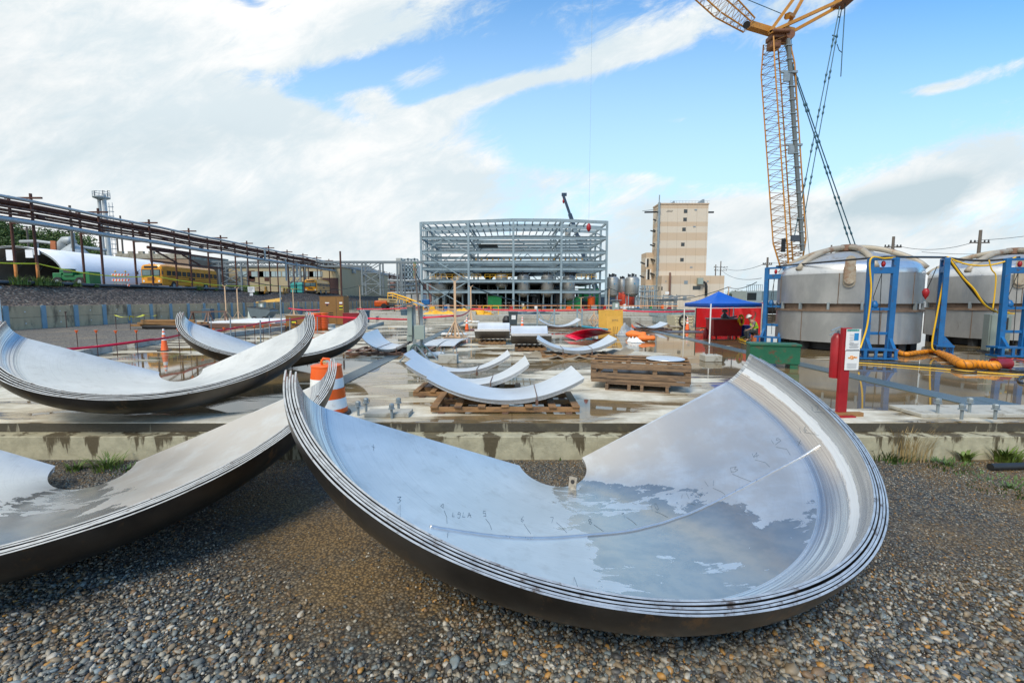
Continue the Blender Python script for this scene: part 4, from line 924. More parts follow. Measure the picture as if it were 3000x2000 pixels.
# tipping cart
a=G(770,941);t=thing('tipping_cart','grey sloping tipping cart with black wheels on the dark platform','cart',(a.x,a.y,0.0),0)
b=MB();w2=.75
pr=[(-1.0,1.35),(1.05,1.12),(1.15,.95),(.55,.28),(-.55,.28),(-.75,.5)];b.add([(x,-w2,z) for x,z in pr]+[(x,w2,z) for x,z in pr],[tuple(range(6))[::-1],tuple(range(6,12))]+[(i,(i+1)%6,6+(i+1)%6,6+i) for i in range(1,6)]);b.build('tub',mat('cart_grey',(.12,.155,.17),.5,0,.1,2),t,world=False)
b=MB();b.tube([(-1.05,-w2,1.37),(1.12,-w2,1.13),(1.12,w2,1.13),(-1.05,w2,1.37),(-1.05,-w2,1.37)],.035,6);b.build('rim',dark,t,world=False)
for x in(-.35,.6):
    b=MB();b.tube([(x,-w2-.08,.25),(x,-w2+.05,.25)],.25,16);b.build('wheel',black,t,world=False)
    b=MB();b.tube([(x,-w2-.09,.25),(x,-w2-.07,.25)],.14,12);b.build('wheel_hub',galv,t,world=False)
a=G(742,941);b=MB();b.lathe([(0,0),(.42,0),(.45,.3),(.36,1.1),(.33,1.2),(0,1.2)],a,20);b.build('plastic_tank',mat('white_blue_tank',(.6,.68,.66),.5,0,.1,2,stain=(.02,.2,.4),sa=.42,ss=1.6),smooth=True,auto=40,label='white tapered plastic tank with blue splashes left of the tipping cart',cat='tank')
# small electric panels with roofs
def epanel(px,pyb,pyt,wpx,label):
    B=G(px,pyb);z=P(px,pyt,B.y).z;w_=wpx/F*B.y;t=thing('roofed_panel',label,'electrical panel',B,0,'roofed electrical panels')
    b=MB()
    for s_ in(-1,1): b.box((s_*w_*.4,0,z*.45),(.06,.06,z*.9))
    b.build('leg',galv,t,world=False)
    b=MB();b.box((0,0,z*.72),(w_*.8,.3,z*.45));b.build('cabinet',cabinet,t,world=False,bevel=.01)
    b=MB();b.box((.05,-.16,z*.74),(w_*.28,.02,z*.2));b.build('notice',white,t,world=False)
    b=MB();b.box((0,-.05,z+.02),(w_*1.25,.6,.05),M=Matrix.Rotation(R(-8),3,'X'));b.build('roof',galv,t,world=False);return t
epanel(768,925,884,18,'roofed grey electrical panel behind the tipping cart')
epanel(1803,935,881,24,'roofed grey electrical panel above the yellow plywood sheets')
epanel(1532,912,886,9,'small far electrical panel before the steel frame centre')
# dark timber platform with white top & lumber piles (left)
a=G(600,958);c=G(820,952)
b=MB();b.bx(-23.5,-15.2,33,41,.0,.32);b.build('timber_platform',[darkwood],label='dark wet timber platform carrying the wooden posts and cart',cat='platform',bevel=.01)
b=MB();b.bx(-23.2,-17.5,33.6,40.5,.322,.40);b.build('white_cover_sheet',white,label='white plastic sheet spread over the dark timber platform',cat='plastic sheet',bevel=.02)
t=thing('lumber_pile','pile of long brown planks with black pipes beneath, by the retaining wall','lumber pile',G(490,962,-.03),0)
b=MB();o=G(490,962,-.03)
for i in range(9): b.box((rnd.uniform(-.3,.3)+.12*(i%3),.25*(i%3),.22+.17*(i//3)),(4.6-.5*(i//3)+rnd.uniform(-.5,.5),.22,.14),rnd.uniform(-.08,.08))
b.build('planks',mat('ochre_plank',(.30,.16,.06),.75,0,.3,2,stain=(.12,.06,.03),sa=.4,stretch=(.7,4,4)),t,world=False)
b=MB()
for i in range(2): b.tube([(-1.4+i*.3,-.4-.25*i,.13),(3.2,-.35-.25*i,.13)],.13,12)
b.build('pipes',black,t,world=False,smooth=True)
for i,(px,pyb,l) in enumerate([(592,958,'left of the two rough timber sawhorses by the wall'),(637,955,'right of the two rough timber sawhorses by the wall')]):
    B=G(px,pyb,-.03);t=thing('sawhorse',l,'sawhorse',B,.2*i,'rough timber sawhorses');b=MB();b.beam((-.8,0,1.15),(.8,0,1.15),.12,.1);b.build('top_beam',darkwood,t,world=False)
    for sx_ in(-.65,.6):
        for sy_ in(-1,1): b=MB();b.beam((sx_,sy_*.05,1.1),(sx_*1.25,sy_*.45,0),.11,.05);b.build('leg',darkwood,t,world=False)
B=G(612,945);b=MB();b.box((B.x,B.y,.75),(.75,.6,1.0));b.box((B.x,B.y,.12),(.5,.5,.24));b.build('blue_cabinet',mat('slate_blue',(.06,.11,.15),.5,0,.2,2),label='slate blue cabinet standing behind the right sawhorse',cat='cabinet',bevel=.02)
# yellow taped stakes
t=thing('taped_enclosure','four thin stakes wrapped in yellow tape in front of the retaining wall','tape barrier',G(400,965,-.03),0)
pp=[(341,920,964),(383,923,966),(425,919,961),(460,921,941)]
pts=[]
for px,a_,b2 in pp:
    B=G(px,b2,-.03);z=P(px,a_,B.y).z;b=MB();b.tube([B,(B.x,B.y,z)],.018,6);b.build('stake',rust,t);pts.append(Vector((B.x,B.y,z-.08)))
b=MB()
for a_,b2 in zip(pts[:-1],pts[1:]):
    for q in range(6):
        u=a_.lerp(b2,q/6);v_=a_.lerp(b2,(q+1)/6);dz_=-.1*4*(q/6)*(1-q/6);dz2=-.1*4*((q+1)/6)*(1-(q+1)/6);b.beam(u+Vector((0,0,dz_+.02*rnd.random())),v_+Vector((0,0,dz2)),.006,.12+.05*rnd.random(),up=(0,1,0))
b.beam(pts[0]+Vector((1,0,-.1)),pts[0]+Vector((1.02,0,-.35)),.006,.1);b.build('tape',tapey,t)
B=G(196,960,-.03);b=MB();b.tube([B,B+Vector((0,0,1.15))],.025,6);b.lathe([(0,1.2),(.06,1.2),(.06,1.12),(0,1.12)],B,8);b.build('marker_stake',rust,label='single rusty marker stake standing against the retaining wall',cat='stake')
# yellow plywood, grey board
def sheet(px0,px1,pyb,pyt,m_,label,tilt=12,rz=0,name='plywood_sheet',dy=0,th=.03,edge=None):
    a=G(px0,pyb);c=G(px1,pyb);z=P(px0,pyt,a.y).z;w_=c.x-a.x;b=MB();b.box((0,0,z/2),(w_,th,z));M4=Matrix.Translation(((a.x+c.x)/2,a.y+dy,0))@Matrix.Rotation(rz,4,'Z')@Matrix.Rotation(R(-tilt),4,'X')
    b.v=[tuple(M4@Vector(v_)) for v_ in b.v];return b.build(name,m_,label=label,cat='board')
sheet(1759,1832,972,908,ply,'larger yellow plywood sheet standing behind another below the roofed panel',8,0,dy=.6)
sheet(1778,1822,978,925,ply,'smaller yellow plywood sheet leaning in front with faint black writing',14)
Yp=G(1800,978).y
b=MB();
for px,py,tx in((1794,940,'2'),(1798,940,'x'),(1803,940,'4'),(1808,940,'6'),(1782,966,'4'),(1786,966,'4')):
    p_=P(px,py,Yp+.12)
    for pl in DG[tx]:
        for u,v_ in zip(pl[:-1],pl[1:]): b.beam((p_.x+u[0]*.06,Yp-.03+.25*(p_.z+u[1]*.1),p_.z+u[1]*.1),(p_.x+v_[0]*.06,Yp-.03+.25*(p_.z+v_[1]*.1),p_.z+v_[1]*.1),.012,.006)
b.build('painted_writing',pen,bpy.data.objects['plywood_sheet.001'])
sheet(1812,1852,966,930,mat('grey_board',(.17,.15,.12),.85,0,.25,4,.4,12),'dark grey textured board leaning right of the yellow plywood',18,.15,name='leaning_board')
# magenta sheet on slab
c4=[G(1651,987,.05),G(1688,998,.03),G(1793,977,.05),G(1762,968,.62)]
b=MB();vs=[];fs=[];n=12
for i in range(n+1):
    for j in range(n+1):
        u,v_=i/n,j/n;p_=(c4[0]*(1-u)+c4[3]*u)*(1-v_)+(c4[1]*(1-u)+c4[2]*u)*v_;p_=p_+Vector((0,0,.12*math.sin(u*math.pi)*(1-v_)+.05));vs.append(p_)
for i in range(n):
    for j in range(n): a_=i*(n+1)+j;fs.append((a_,a_+1,a_+n+2,a_+n+1))
b.add(vs,fs);o=b.build('red_cover_sheet',pinkred,smooth=True,label='stiff magenta red sheet lying bent on the slab behind the curved plates',cat='sheet');s_=o.modifiers.new('t','SOLIDIFY');s_.thickness=.03
# grey tarp heap & orange bags
def heap(px0,px1,pyb,pyt,m_,name,label,seed=1,cat='tarp',rough=.35):
    a=G(px0,pyb);c=G(px1,pyb);z=P(px0,pyt,a.y+.4).z;w_=c.x-a.x;rg2=random.Random(seed);b=MB();n=22;vs=[];fs=[]
    bumps=[(rg2.uniform(.15,.85),rg2.uniform(.2,.8),rg2.uniform(.08,.22),rg2.uniform(.4,1)) for _ in range(9)]
    for i in range(n+1):
        for j in range(n+1):
            u,v_=i/n,j/n;h=max([q*math.exp(-((u-x)**2+(v_-y)**2)/(2*s2*s2)) for x,y,s2,q in bumps]);e=min(1,6*min(u,1-u),6*min(v_,1-v_));h=h*z*e*(1+rough*math.sin(23*u+9*v_+5*math.sin(11*v_)))
            vs.append((a.x+w_*u+.05*math.sin(9*v_),a.y-.2+1.1*v_+.05*math.sin(12*u),.012+max(0,h)))
    for i in range(n):
        for j in range(n): q=i*(n+1)+j;fs.append((q,q+1,q+n+2,q+n+1)[::-1])
    b.add(vs,fs);return b.build(name,m_,label=label,cat=cat,smooth=False)
heap(1808,1872,984,952,tarpgrey,'tarp_heap','crumpled grey plastic tarp heaped beside the leaning grey board',2)
for (px,py,l,rz,s_) in[(1862,990,'larger orange bag flopped on the slab near the grey tarp',-.4,1.5),(1893,999,'smaller orange bag at the right end of the grey tarp heap',-.2,1.2)]:
    c=G(px,py);b=MB();n,m_=12,8;vs=[]
    for i in range(m_+1):
        q=math.pi*i/m_
        for j in range(n):
            a_=2*math.pi*j/n;x=math.cos(q)*.36*s_;r_=math.sin(q)**.5;vs.append((c.x+x*math.cos(rz),c.y+x*math.sin(rz)+.2*s_*r_*math.cos(a_),.13*s_+.13*s_*r_*math.sin(a_)*(1+.25*math.sin(4*q))))
    b.add(vs,[(i*n+j,i*n+(j+1)%n,(i+1)*n+(j+1)%n,(i+1)*n+j) for i in range(m_) for j in range(n)]);b.build('orange_bag',mat('orange_cloth',(.85,.20,.03),.6,0,.15,4,.5,9),smooth=True,label=l,cat='bag')
heap(1846,1885,1003,988,white,'white_bag','crumpled white bag lying under the orange bags',6,'bag')
heap(1836,1872,965,950,coneo,'orange_wrap','small heap of orange wrap behind the grey tarp',9,'wrap')
# lidded bin
B=G(1503,951);t=thing('lidded_bin','dark grey lidded waste bin with a white notice and black bag','bin',B,0);b=MB();b.add([(-.32,-.3,0),(.32,-.3,0),(.32,.3,0),(-.32,.3,0),(-.38,-.36,1.0),(.38,-.36,1.0),(.38,.36,1.0),(-.38,.36,1.0)],[(3,2,1,0),(4,5,6,7),(0,1,5,4),(1,2,6,5),(2,3,7,6),(3,0,4,7)]);b.build('body',mat('bin_grey',(.05,.07,.08),.5,0,.15,3),t,world=False,bevel=.02)
b=MB();b.box((0,0,1.04),(.82,.8,.08));b.build('lid',mat('bin_grey',(.05,.07,.08),.5),t,world=False,bevel=.02);b=MB();b.box((.05,-.345,.62),(.34,.02,.34));b.build('notice',white,t,world=False)
b=MB();b.lathe([(0,0),(.3,.05),(.34,.4),(.2,.7),(.05,.75),(0,.75)],(-.55,0,0),10);b.build('black_bag',black,t,world=False)
for px,py,s_,l in[(952+3,921,.8,'dark bin far left of the brown cabinet'),(1069,943,1.0,'blue grey drum bin right of the maroon box'),(1188,938,1.0,'dark tub bin left of the electrical stand'),(878,921,.9,'slate bin between far red tape and brown cabinet')]:
    B=G(px,py);b=MB();b.lathe([(0,0),(.4*s_,0),(.48*s_,1.0*s_),(.52*s_,1.0*s_),(.52*s_,1.06*s_),(0,1.1*s_)],B,18);b.build('waste_bin',mat('slate_blue',(.06,.11,.15),.5),smooth=True,auto=35,label=l,cat='bin')
# blue grey trestle frames
t=thing('trestle_frame','blue grey steel trestle frame standing around the distant curved plates','steel frame',G(1635,955),0)
o=G(1635,958);b=MB()
def bp_(a_,c_,w_=.09): b.beam(a_,c_,w_,w_)
X=lambda px:P(px,930,o.y+.8).x
for px in(1574,1624,1691,1705): bp_((X(px),o.y+.8,0),(X(px),o.y+.8,1.35),.11)
bp_((X(1574),o.y+.8,1.25),(X(1592),o.y+.8,.5));bp_((X(1592),o.y+.8,.5),(X(1620),o.y+.8,.28));bp_((X(1606),o.y+.8,.3),(X(1624),o.y+.8,1.15),.07);bp_((X(1691),o.y+.8,1.2),(X(1703),o.y+.8,.9))
b.build('members',bluegalv,t)
for i,(a_,c_) in enumerate([((1515,922),(1610,916)),((1530,926),(1622,915)),((1560,920),(1640,925)),((1836,922),(2035,932))]):
    p_=G(*a_);q_=G(*c_);b=MB();h=.35 if i<3 else .9;d_=(q_-p_).normalized()
    for z,w_ in((.05,.3),(h,.3)): b.beam(p_+Vector((0,0,z)),q_+Vector((0,0,z)),.3,.03)
    b.beam(p_+Vector((0,0,h/2+.02)),q_+Vector((0,0,h/2+.02)),.03,h-.06)
    if i==3:
        for q in range(9): u=p_.lerp(q_,(q+.5)/9);b.box((u.x,u.y-.12,h/2),(.35,.03,h*.7))
    b.build('steel_beam',bluegalv,label=['pale steel beam lying leftmost on the foundations','second pale steel beam lying angled on the foundations','third pale steel beam lying beyond the trestle frame','very long deep steel beam lying before the beige tower'][i],cat='steel beam',group='loose steel beams on the ground')
cabl(G(1705,956,.35),G(1780,965,.35),0,.06,mat('turquoise_pipe',(.02,.28,.42),.5),'turquoise pipe lying left of the yellow plywood','pipe','pipe')
cabl(G(1700,972,.05),G(1760,967,.05),0,.05,mat('turquoise_pipe',(.02,.28,.42),.5),'second thin turquoise pipe on the slab near the magenta sheet','pipe','pipe')
t=thing('rebar_cluster','three thin rebar rods sticking up right of the magenta sheet','rebar',G(1800,990),0)
for dx_ in(-.07,0,.09): b=MB();b.tube([(dx_,0,0),(dx_*1.5+.03,0,.62)],.012,5);b.build('rod',rust,t,world=False)
# cream dumpster w/ tyre
a=G(1979,958);c=G(2053,961);H_=.0;zt=P(1979,925,a.y).z;w_=c.x-a.x;t=thing('dumpster','cream open dumpster with a black hose coil hung on its side','dumpster',((a.x+c.x)/2,a.y+.9,0),0);b=MB()
b.add([(-w_/2,-.9,.1),(w_/2-.1,-.9,.1),(w_/2-.1,.9,.1),(-w_/2,.9,.1),(-w_/2-.1,-.9,zt),(w_/2,-.9,zt),(w_/2,.9,zt),(-w_/2-.1,.9,zt)],[(3,2,1,0),(0,1,5,4),(1,2,6,5),(2,3,7,6),(3,0,4,7)]);b.build('body',beige,t,world=False)
b=MB();
for z in(zt,zt*.72,zt*.45): b.box((0,-.93,z),(w_+.1,.06,.06))
for x in(-w_*.45,-w_*.05,w_*.4): b.box((x,-.93,zt*.5),(.07,.06,zt*.85))
b.build('ribs',beige,t,world=False)
b=MB();
for r_ in(.38,.44,.34): b.tube([(-w_*.12+r_*.72*math.cos(q),-1.0,zt*.55+r_*math.sin(q)) for q in np.linspace(0,6.29,25)],.035,6)
b.build('hose_coil',black,t,world=False,smooth=True)
b=MB();p_=G(2016,972);b.box((p_.x,p_.y,.02),(3.0,1.5,.035),-.02);b.build('rubber_mat',mat('dark_mat',(.06,.055,.07),.4,0,.2,2),label='dark wet rubber mat under the orange cone near the canopy',cat='mat')
b=MB();p_=G(1440,966);b.box((p_.x+.3,p_.y,.02),(3.6,1.2,.03),0);b.build('maroon_mat',mat('maroon_mat',(.16,.05,.06),.45,0,.2,2),label='long maroon mat between the two middle cones',cat='mat')
# yellow tarps far, yellow guard rail
heap(1228,1335,924,908,yellow,'yellow_tarp','left spread of yellow tarp over foundations behind the electrical stand',11)
heap(1325,1448,922,904,yellow,'yellow_tarp','right spread of yellow tarp over foundations near the forked post',12)
heap(1143,1185,919,914,yellow,'yellow_sheet','thin small yellow sheet left of the electrical stand',13)
t=thing('guard_rail','bright yellow pipe guard rail frame before the steel frame','guard rail',G(1438,922),0)
B=G(1438,922);z=P(1438,896,B.y).z;b=MB();xl=P(1416,905,B.y).x;xr=P(1460,905,B.y).x
for zz in(z,z*.55): b.beam((xl,B.y,zz),(xr,B.y,zz),.1,.1)
for x in(xl,(xl+xr)/2,xr): b.beam((x,B.y,0),(x,B.y,z),.1,.1)
b.build('rails',yellow,t)
# orange fence line near steel frame
t=thing('site_fence','low pale orange timber fence line along the front of the steel frame','fence',(6,70,0),0);b=MB()
for z in(.5,1.1): b.beam((-18,70,z),(14,70,z),.1,.12);b.beam((14,70,z),(24,66,z),.1,.12)
b.build('rails',mat('orange_timber',(.65,.30,.14),.7,0,.2,1),t);b=MB()
for i in range(15): b.beam((-18+2.5*i if i<13 else 14+4*(i-12),70 if i<13 else 69,0),(-18+2.5*i if i<13 else 14+4*(i-12),70 if i<13 else 69,1.25),.1,.1)
b.build('fence_posts',rust,t)
# weeds
def weed(loc,n,h,m_,label,seed,spread=.15,name='weed_clump',lean=.9,wd=.009,cat='weed'):
    rg2=random.Random(seed);b=MB()
    for i in range(n):
        a_=rg2.uniform(0,6.28);r_=rg2.uniform(0,spread);hh=h*rg2.uniform(.5,1);l_=lean*rg2.uniform(.3,1)*hh;x,y=r_*math.cos(a_),r_*math.sin(a_);w_=wd*rg2.uniform(.6,1.3);a2=a_+rg2.uniform(-.6,.6)
        pts=[]
        for q in(0,.35,.7,1): pts.append(Vector((loc[0]+x+l_*q*q*math.cos(a2),loc[1]+y+l_*q*q*math.sin(a2),loc[2]+hh*(q-.25*q*q*lean))))
        s_=Vector((-math.sin(a2),math.cos(a2),0))
        vs=[]
        for q,p_ in enumerate(pts): k_=w_*(1,.9,.6,.05)[q];vs+=[p_-s_*k_,p_+s_*k_]
        b.add(vs,[(2*q,2*q+1,2*q+3,2*q+2) for q in range(3)])
    return b.build(name,m_,label=label,cat=cat)
grassm=mat('green_blade',(.11,.17,.03),.55,0,.3,6);drygr=mat('dry_blade',(.38,.28,.13),.7,0,.3,6);leafm=mat('weed_leaf',(.07,.13,.03),.55,0,.35,5)
gz=-.56
weed(G(222,1378,gz),60,.20,grassm,'small green grass tuft inside the left hole of the near left plate',1,.12)
weed(G(318,1372,gz),110,.32,grassm,'larger green grass tuft inside the near left plate hole',2,.22,lean=1.1,wd=.008)
weed(G(375,1378,gz),40,.13,leafm,'low leafy green weed at the right of the near left plate hole',3,.25)
weed(G(1640,1338,gz),40,.14,grassm,'small grass tuft at the footing seen above the centre plate hole',4,.18)
weed(G(1722,1332,gz),16,.2,drygr,'thin pale grass sprig by the footing right of the hole',5,.05)
weed(G(2640,1335,gz),420,.62,drygr,'tall dry straw coloured grass clump against the slab footing',6,.40,lean=.45,wd=.0055)
weed(G(2600,1342,gz),260,.26,leafm,'low dark green weed at the foot of the dry grass clump',7,.35)
weed(G(2770,1362,gz),160,.12,leafm,'low green weed patch beside the scrap of pink tape',8,.4)
weed(G(2882,1318,gz),60,.55,grassm,'tall bright green weed against the right footing',9,.1,wd=.02)
weed(G(2828,1352,gz),40,.30,grassm,'short bright green weed right of the pink tape scrap',10,.07,wd=.018)
weed(G(2945,1352,gz),110,.36,grassm,'leafy green weed near the dark pipe end at the right edge',11,.2,wd=.016)
weed(G(2985,1330,gz),90,.45,grassm,'green weed at the far right edge of the picture by the footing',12,.15,wd=.016)
weed(G(2960,1430,gz),240,.08,leafm,'low green ground weeds below the dark pipe at the right edge',13,.6)
b=MB();p_=G(2900,1378,gz);b.tube([(p_.x,p_.y,gz+.06),(p_.x+1.6,p_.y+.12,gz+.06)],.055,14);b.build('dark_pipe',dark,smooth=True,auto=40,label='dark plastic pipe lying on gravel at the right edge',cat='pipe')
b=MB();q=G(2745,1330,gz);pts=[q+Vector((.07*i,.05*math.sin(i*1.3),.03+.02*math.sin(i*2.1)+.01)) for i in range(8)];b.ribbon(pts,.06,axis=(0,.4,1));b.build('tape_scrap',tape,label='scrap of pinkish red tape lying on gravel by the footing',cat='tape scrap')
# ---------------- big tanks on the right ----------------
tm,t_,b_=shader('tank_steel');k=T(t_);co=k.n('ShaderNodeTexCoord').outputs['Object'];n1=k.noise(co,1.3,7,.62,(1,1,.5));n2=k.noise(co,.6,6,.7,(1.2,1.2,.12))
c=k.mix(k.ss(n1,.35,.65),(.33,.34,.34),(.43,.435,.43));c=k.mix(k.ss(n2,.55,.68,0,.4),c,(.16,.21,.28));c=k.mix(k.ss(k.noise(co,3,8,.75,(1,1,.25)),.62,.72,0,.5),c,(.17,.13,.09))
t_.links.new(c,b_.inputs['Base Color']);b_.inputs['Metallic'].default_value=.6;b_.inputs['Roughness'].default_value=.45;tanks=tm
bright=mat('polished_knuckle',(.70,.70,.70),.3,.8,.12,1.5,stain=(.4,.42,.45),sa=.35)
rpipe=mat('stained_halfpipe',(.38,.34,.27),.55,.15,.2,1.2,stain=(.25,.15,.09),sa=.42,ss=1.5)
seam=mat('seam_brown',(.20,.14,.10),.7,.3,.3,4)
def tank(cx,cy,R0,label,a_lug):
    t=thing('storage_tank',label,'tank',(cx,cy,0),0,'large round steel tanks')
    def surfm(pr,nm,m_,n=96): 
        b=MB();b.lathe(pr,(cx,cy,0),n);return b.build(nm,m_,t,smooth=True,auto=35)
    zb,zm,zm2,zs=.36,1.62,1.92,3.12
    surfm([(0,zb),(R0,zb),(R0,zm)],'lower_shell',tanks);surfm([(R0+.05,zm-.02),(R0+.05,zm+.06),(R0-.12,zm+.06),(R0-.12,zm2),(R0,zm2),(R0,zm2)],'joint_ring',seam)
    surfm([(R0,zm2),(R0,zs)],'upper_shell',tanks)
    kn=[(R0+.004,zs)];
    for i in range(9):
        q=R(4+58*i/8);kn.append((R0-.42+.424*math.cos(q),zs+.50*math.sin(q)))
    surfm(kn,'knuckle',bright)
    rk,zk=kn[-1];dm=[]
    for i in range(10):
        u=i/9;dm.append((rk*(1-u),zk+.58*(1-(1-u)**2)))
    surfm(dm,'dome_roof',mat('dome_steel',(.42,.43,.43),.45,.45,.15,1,stain=(.3,.27,.22),sa=.4))
    for a in np.arange(.35,6.28,1.05):   # vertical seams
        b=MB();b.beam((cx+(R0+.003)*math.cos(a),cy+(R0+.003)*math.sin(a),zb),(cx+(R0+.003)*math.cos(a),cy+(R0+.003)*math.sin(a),zm),.03,.012);a2=a+.5
        b.beam((cx+(R0+.003)*math.cos(a2),cy+(R0+.003)*math.sin(a2),zm2),(cx+(R0+.003)*math.cos(a2),cy+(R0+.003)*math.sin(a2),zs),.03,.012);b.build('seam',seam,t)
    for a in np.arange(.1,6.28,.42):
        b=MB();b.box((cx+(R0-.02)*math.cos(a),cy+(R0-.02)*math.sin(a),(zm+zm2)/2),(.10,.08,zm2-zm+.1),a);b.build('spacer',galv,t)
    for i in range(6):  # half pipes over the dome
        a=.25+i*math.pi/3;pts=[]
        for q in np.linspace(0,1,14):
            r=(R0+.02)*(1-q)+.18*q;z=zs+.12+(.98)*math.sin(min(1,q*1.0)*math.pi/2)**.75+.08
            pts.append((cx+r*math.cos(a),cy+r*math.sin(a),z))
        b=MB();b.tube(pts,.115,10);b.build('dome_pipe',rpipe,t,smooth=True)
    b=MB();b.lathe([(0,zs+1.32),(.28,zs+1.32),(.34,zs+1.2),(.34,zs+1.05),(0,zs+1.05)],(cx,cy,0),16);b.build('apex_hub',mat('rusty_hub',(.16,.09,.06),.7,.2,.3,6),t,smooth=True,auto=40)
    a=a_lug;ux=Vector((math.cos(a),math.sin(a),0));c_=Vector((cx,cy,0))+ux*(R0+.05);b=MB();sd_=Vector((-ux.y,ux.x,0))
    def plate(w_,z0,z1,o,th):
        pts=[];n=8
        for i in range(n+1): q=math.pi*i/n;pts.append((w_*math.cos(q),z1+w_*math.sin(q)))
        for i in range(n+1): q=math.pi+math.pi*i/n;pts.append((w_*math.cos(q),z0+w_*math.sin(q)))
        vs=[c_+ux*o+sd_*x+Vector((0,0,z)) for x,z in pts]+[c_+ux*(o+th)+sd_*x+Vector((0,0,z)) for x,z in pts];m_=len(pts)
        b.add(vs,[tuple(range(m_))[::-1],tuple(range(m_,2*m_))]+[(i,(i+1)%m_,m_+(i+1)%m_,m_+i) for i in range(m_)])
    plate(.20,2.75,3.3,-.03,.05);plate(.17,2.85,3.6,.04,.07);b.build('lifting_plate',rpipe,t)
    b=MB()
    for a in np.arange(0,6.28,.5): b.box((cx+(R0-.25)*math.cos(a),cy+(R0-.25)*math.sin(a),zb/2),(.25,.2,zb))
    b.build('support_blocks',dark,t)
    b=MB();b.lathe([(R0-.5,.02),(R0-.5,zb)],(cx,cy,0),48);b.build('under_skirt',dark,t)
    return t
TA=(14.6,20.06);TB=(23.2,21.3);R0=2.58
tank(*TA,R0,'large round steel tank with a domed top, nearer the blue canopy',math.atan2(-20.06,-14.6)+.04)
tank(*TB,2.9,'large round steel tank cut off by the right edge of the picture',math.atan2(-21.3,-23.2)+.08)
# blue jacking frames
def frame(px,pyb,pyt,ang,label,wd=.82,grp='blue jacking frames around the tanks',feet=1):
    B=G(px,pyb);H_=P(px,pyt,B.y).z;t=thing('jacking_frame',label,'jacking frame',B,ang,grp)
    for s_ in(-1,1):
        b=MB();b.beam((s_*wd/2*.86,0,.1),(s_*wd/2*.92,0,H_),.17,.16,up=(0,1,0));b.build('leg',bluep,t,world=False,bevel=.012)
    b=MB();b.box((0,0,H_-.42),(wd*.9,.15,.22));b.box((0,0,H_-.03),(wd*1.0,.17,.08));b.build('head_beam',bluep,t,world=False,bevel=.01)
    for z in(H_*.5,H_*.26): b=MB();b.box((0,0,z),(wd*.8,.08,.1));b.build('cross_bar',bluep,t,world=False,bevel=.008)
    b=MB();b.box((-.1,-.1,.36),(wd+.35,.5,.06));b.box((-.1,-.1,.06),(wd+.35,.5,.05))
    for s_ in(-1,-.3,.3,1): b.box((s_*(wd/2+.05)-.05,-.33,.2),(.09,.05,.34))
    for s_ in(-1,1): b.box((s_*(wd/2+.05)-.05,.1,.2),(.09,.05,.34));b.add([(s_*wd/2*.88-.05,-.08,.39),(s_*wd/2*.88+.05,-.08,.39),(s_*wd/2*.88+.05,-.36,.39),(s_*wd/2*.88-.05,-.36,.39),(s_*wd/2*.88-.05,-.08,.75),(s_*wd/2*.88+.05,-.08,.75)],[(0,1,2,3),(3,2,5,4),(0,3,4),(1,5,2)])
    b.build('base',bluep,t,world=False)
    b=MB();b.lathe([(0,-.11),(.045,-.09),(.07,0),(.045,.09),(0,.11)],(0,-.02,H_-.2),10);b.build('red_hoist_eye',redp,t,world=False,smooth=True)
    b=MB();b.tube([(0,-.05,H_-.35),(-.18,.08,H_*.62),(-.10,.05,H_*.5)],.012,5);b.tube([(-.05,-.05,H_-.35),(-.02,-.1,.5)],.012,5);b.build('chain',dark,t,world=False)
    b=MB();b.lathe([(0,0),(.10,.03),(.12,.16),(.06,.28),(0,.3)],(-.15,.05,H_*.5),10);b.build('hoist_block',bluep,t,world=False,smooth=True);return t,B,H_
fa=frame(2262,1010,783,-.85,'blue jacking frame at the left end of the nearer tank')
fb=frame(2566,1052,756,-.2,'blue jacking frame in front of the nearer tank with a yellow hose')
fc=frame(2745,1037,757,1.0,'blue jacking frame seen nearly edge on between the two tanks',wd=.7)
fd=frame(2958,1045,757,-.15,'blue jacking frame at the right edge of the picture')
tp=lambda f:f[1]+Vector((0,0,f[2]+.04))
cabl(tp(fa),tp(fb),-.0,.035,black,'thick black bar hose linking the two left blue frames','hose','linking_hose')
cabl(tp(fb),tp(fc),.0,.04,black,'black hose linking the front frame to the edge on frame','hose','linking_hose')
cabl(tp(fc),tp(fd),.12,.04,black,'black hose linking the two right blue frames','hose','linking_hose')
cabl(tp(fc)+Vector((0,-.05,.02)),tp(fd)+Vector((-.2,-.05,0)),.32,.03,hosey,'yellow hose drooping between the two right blue frames','hose','hose')
def hang(pts,r_,m_,label,name='hose',cat='hose'):
    p=[Vector(x) for x in pts];out=[]
    for i in range(len(p)-1):
        p0=p[max(0,i-1)];p1_=p[i];p2_=p[i+1];p3_=p[min(len(p)-1,i+2)]
        for q in range(6):
            u=q/6;out.append(.5*((2*p1_)+(p2_-p0)*u+(2*p0-5*p1_+4*p2_-p3_)*u*u+(3*p1_-p0-3*p2_+p3_)*u**3))
    out.append(p[-1]);b=MB();b.tube(out,r_,7);return b.build(name,m_,label=label,cat=cat,smooth=True)
Yb=fb[1].y
hang([P(2622,755,Yb-.1),P(2590,757,Yb-.12),P(2550,760,Yb-.15),P(2552,850,Yb-.15),P(2541,950,Yb-.15),P(2525,1005,Yb-.2),P(2520,1020,Yb-.25)],.028,hosey,'yellow hose hanging down the front blue frame')
Yc=fc[1].y
hang([P(2775,757,Yc-.2),P(2768,800,Yc-.2),P(2745,920,Yc-.2),P(2730,1010,Yc-.2),P(2742,1028,Yc-.3)],.03,hosey,'yellow hose hanging down the edge on blue frame')
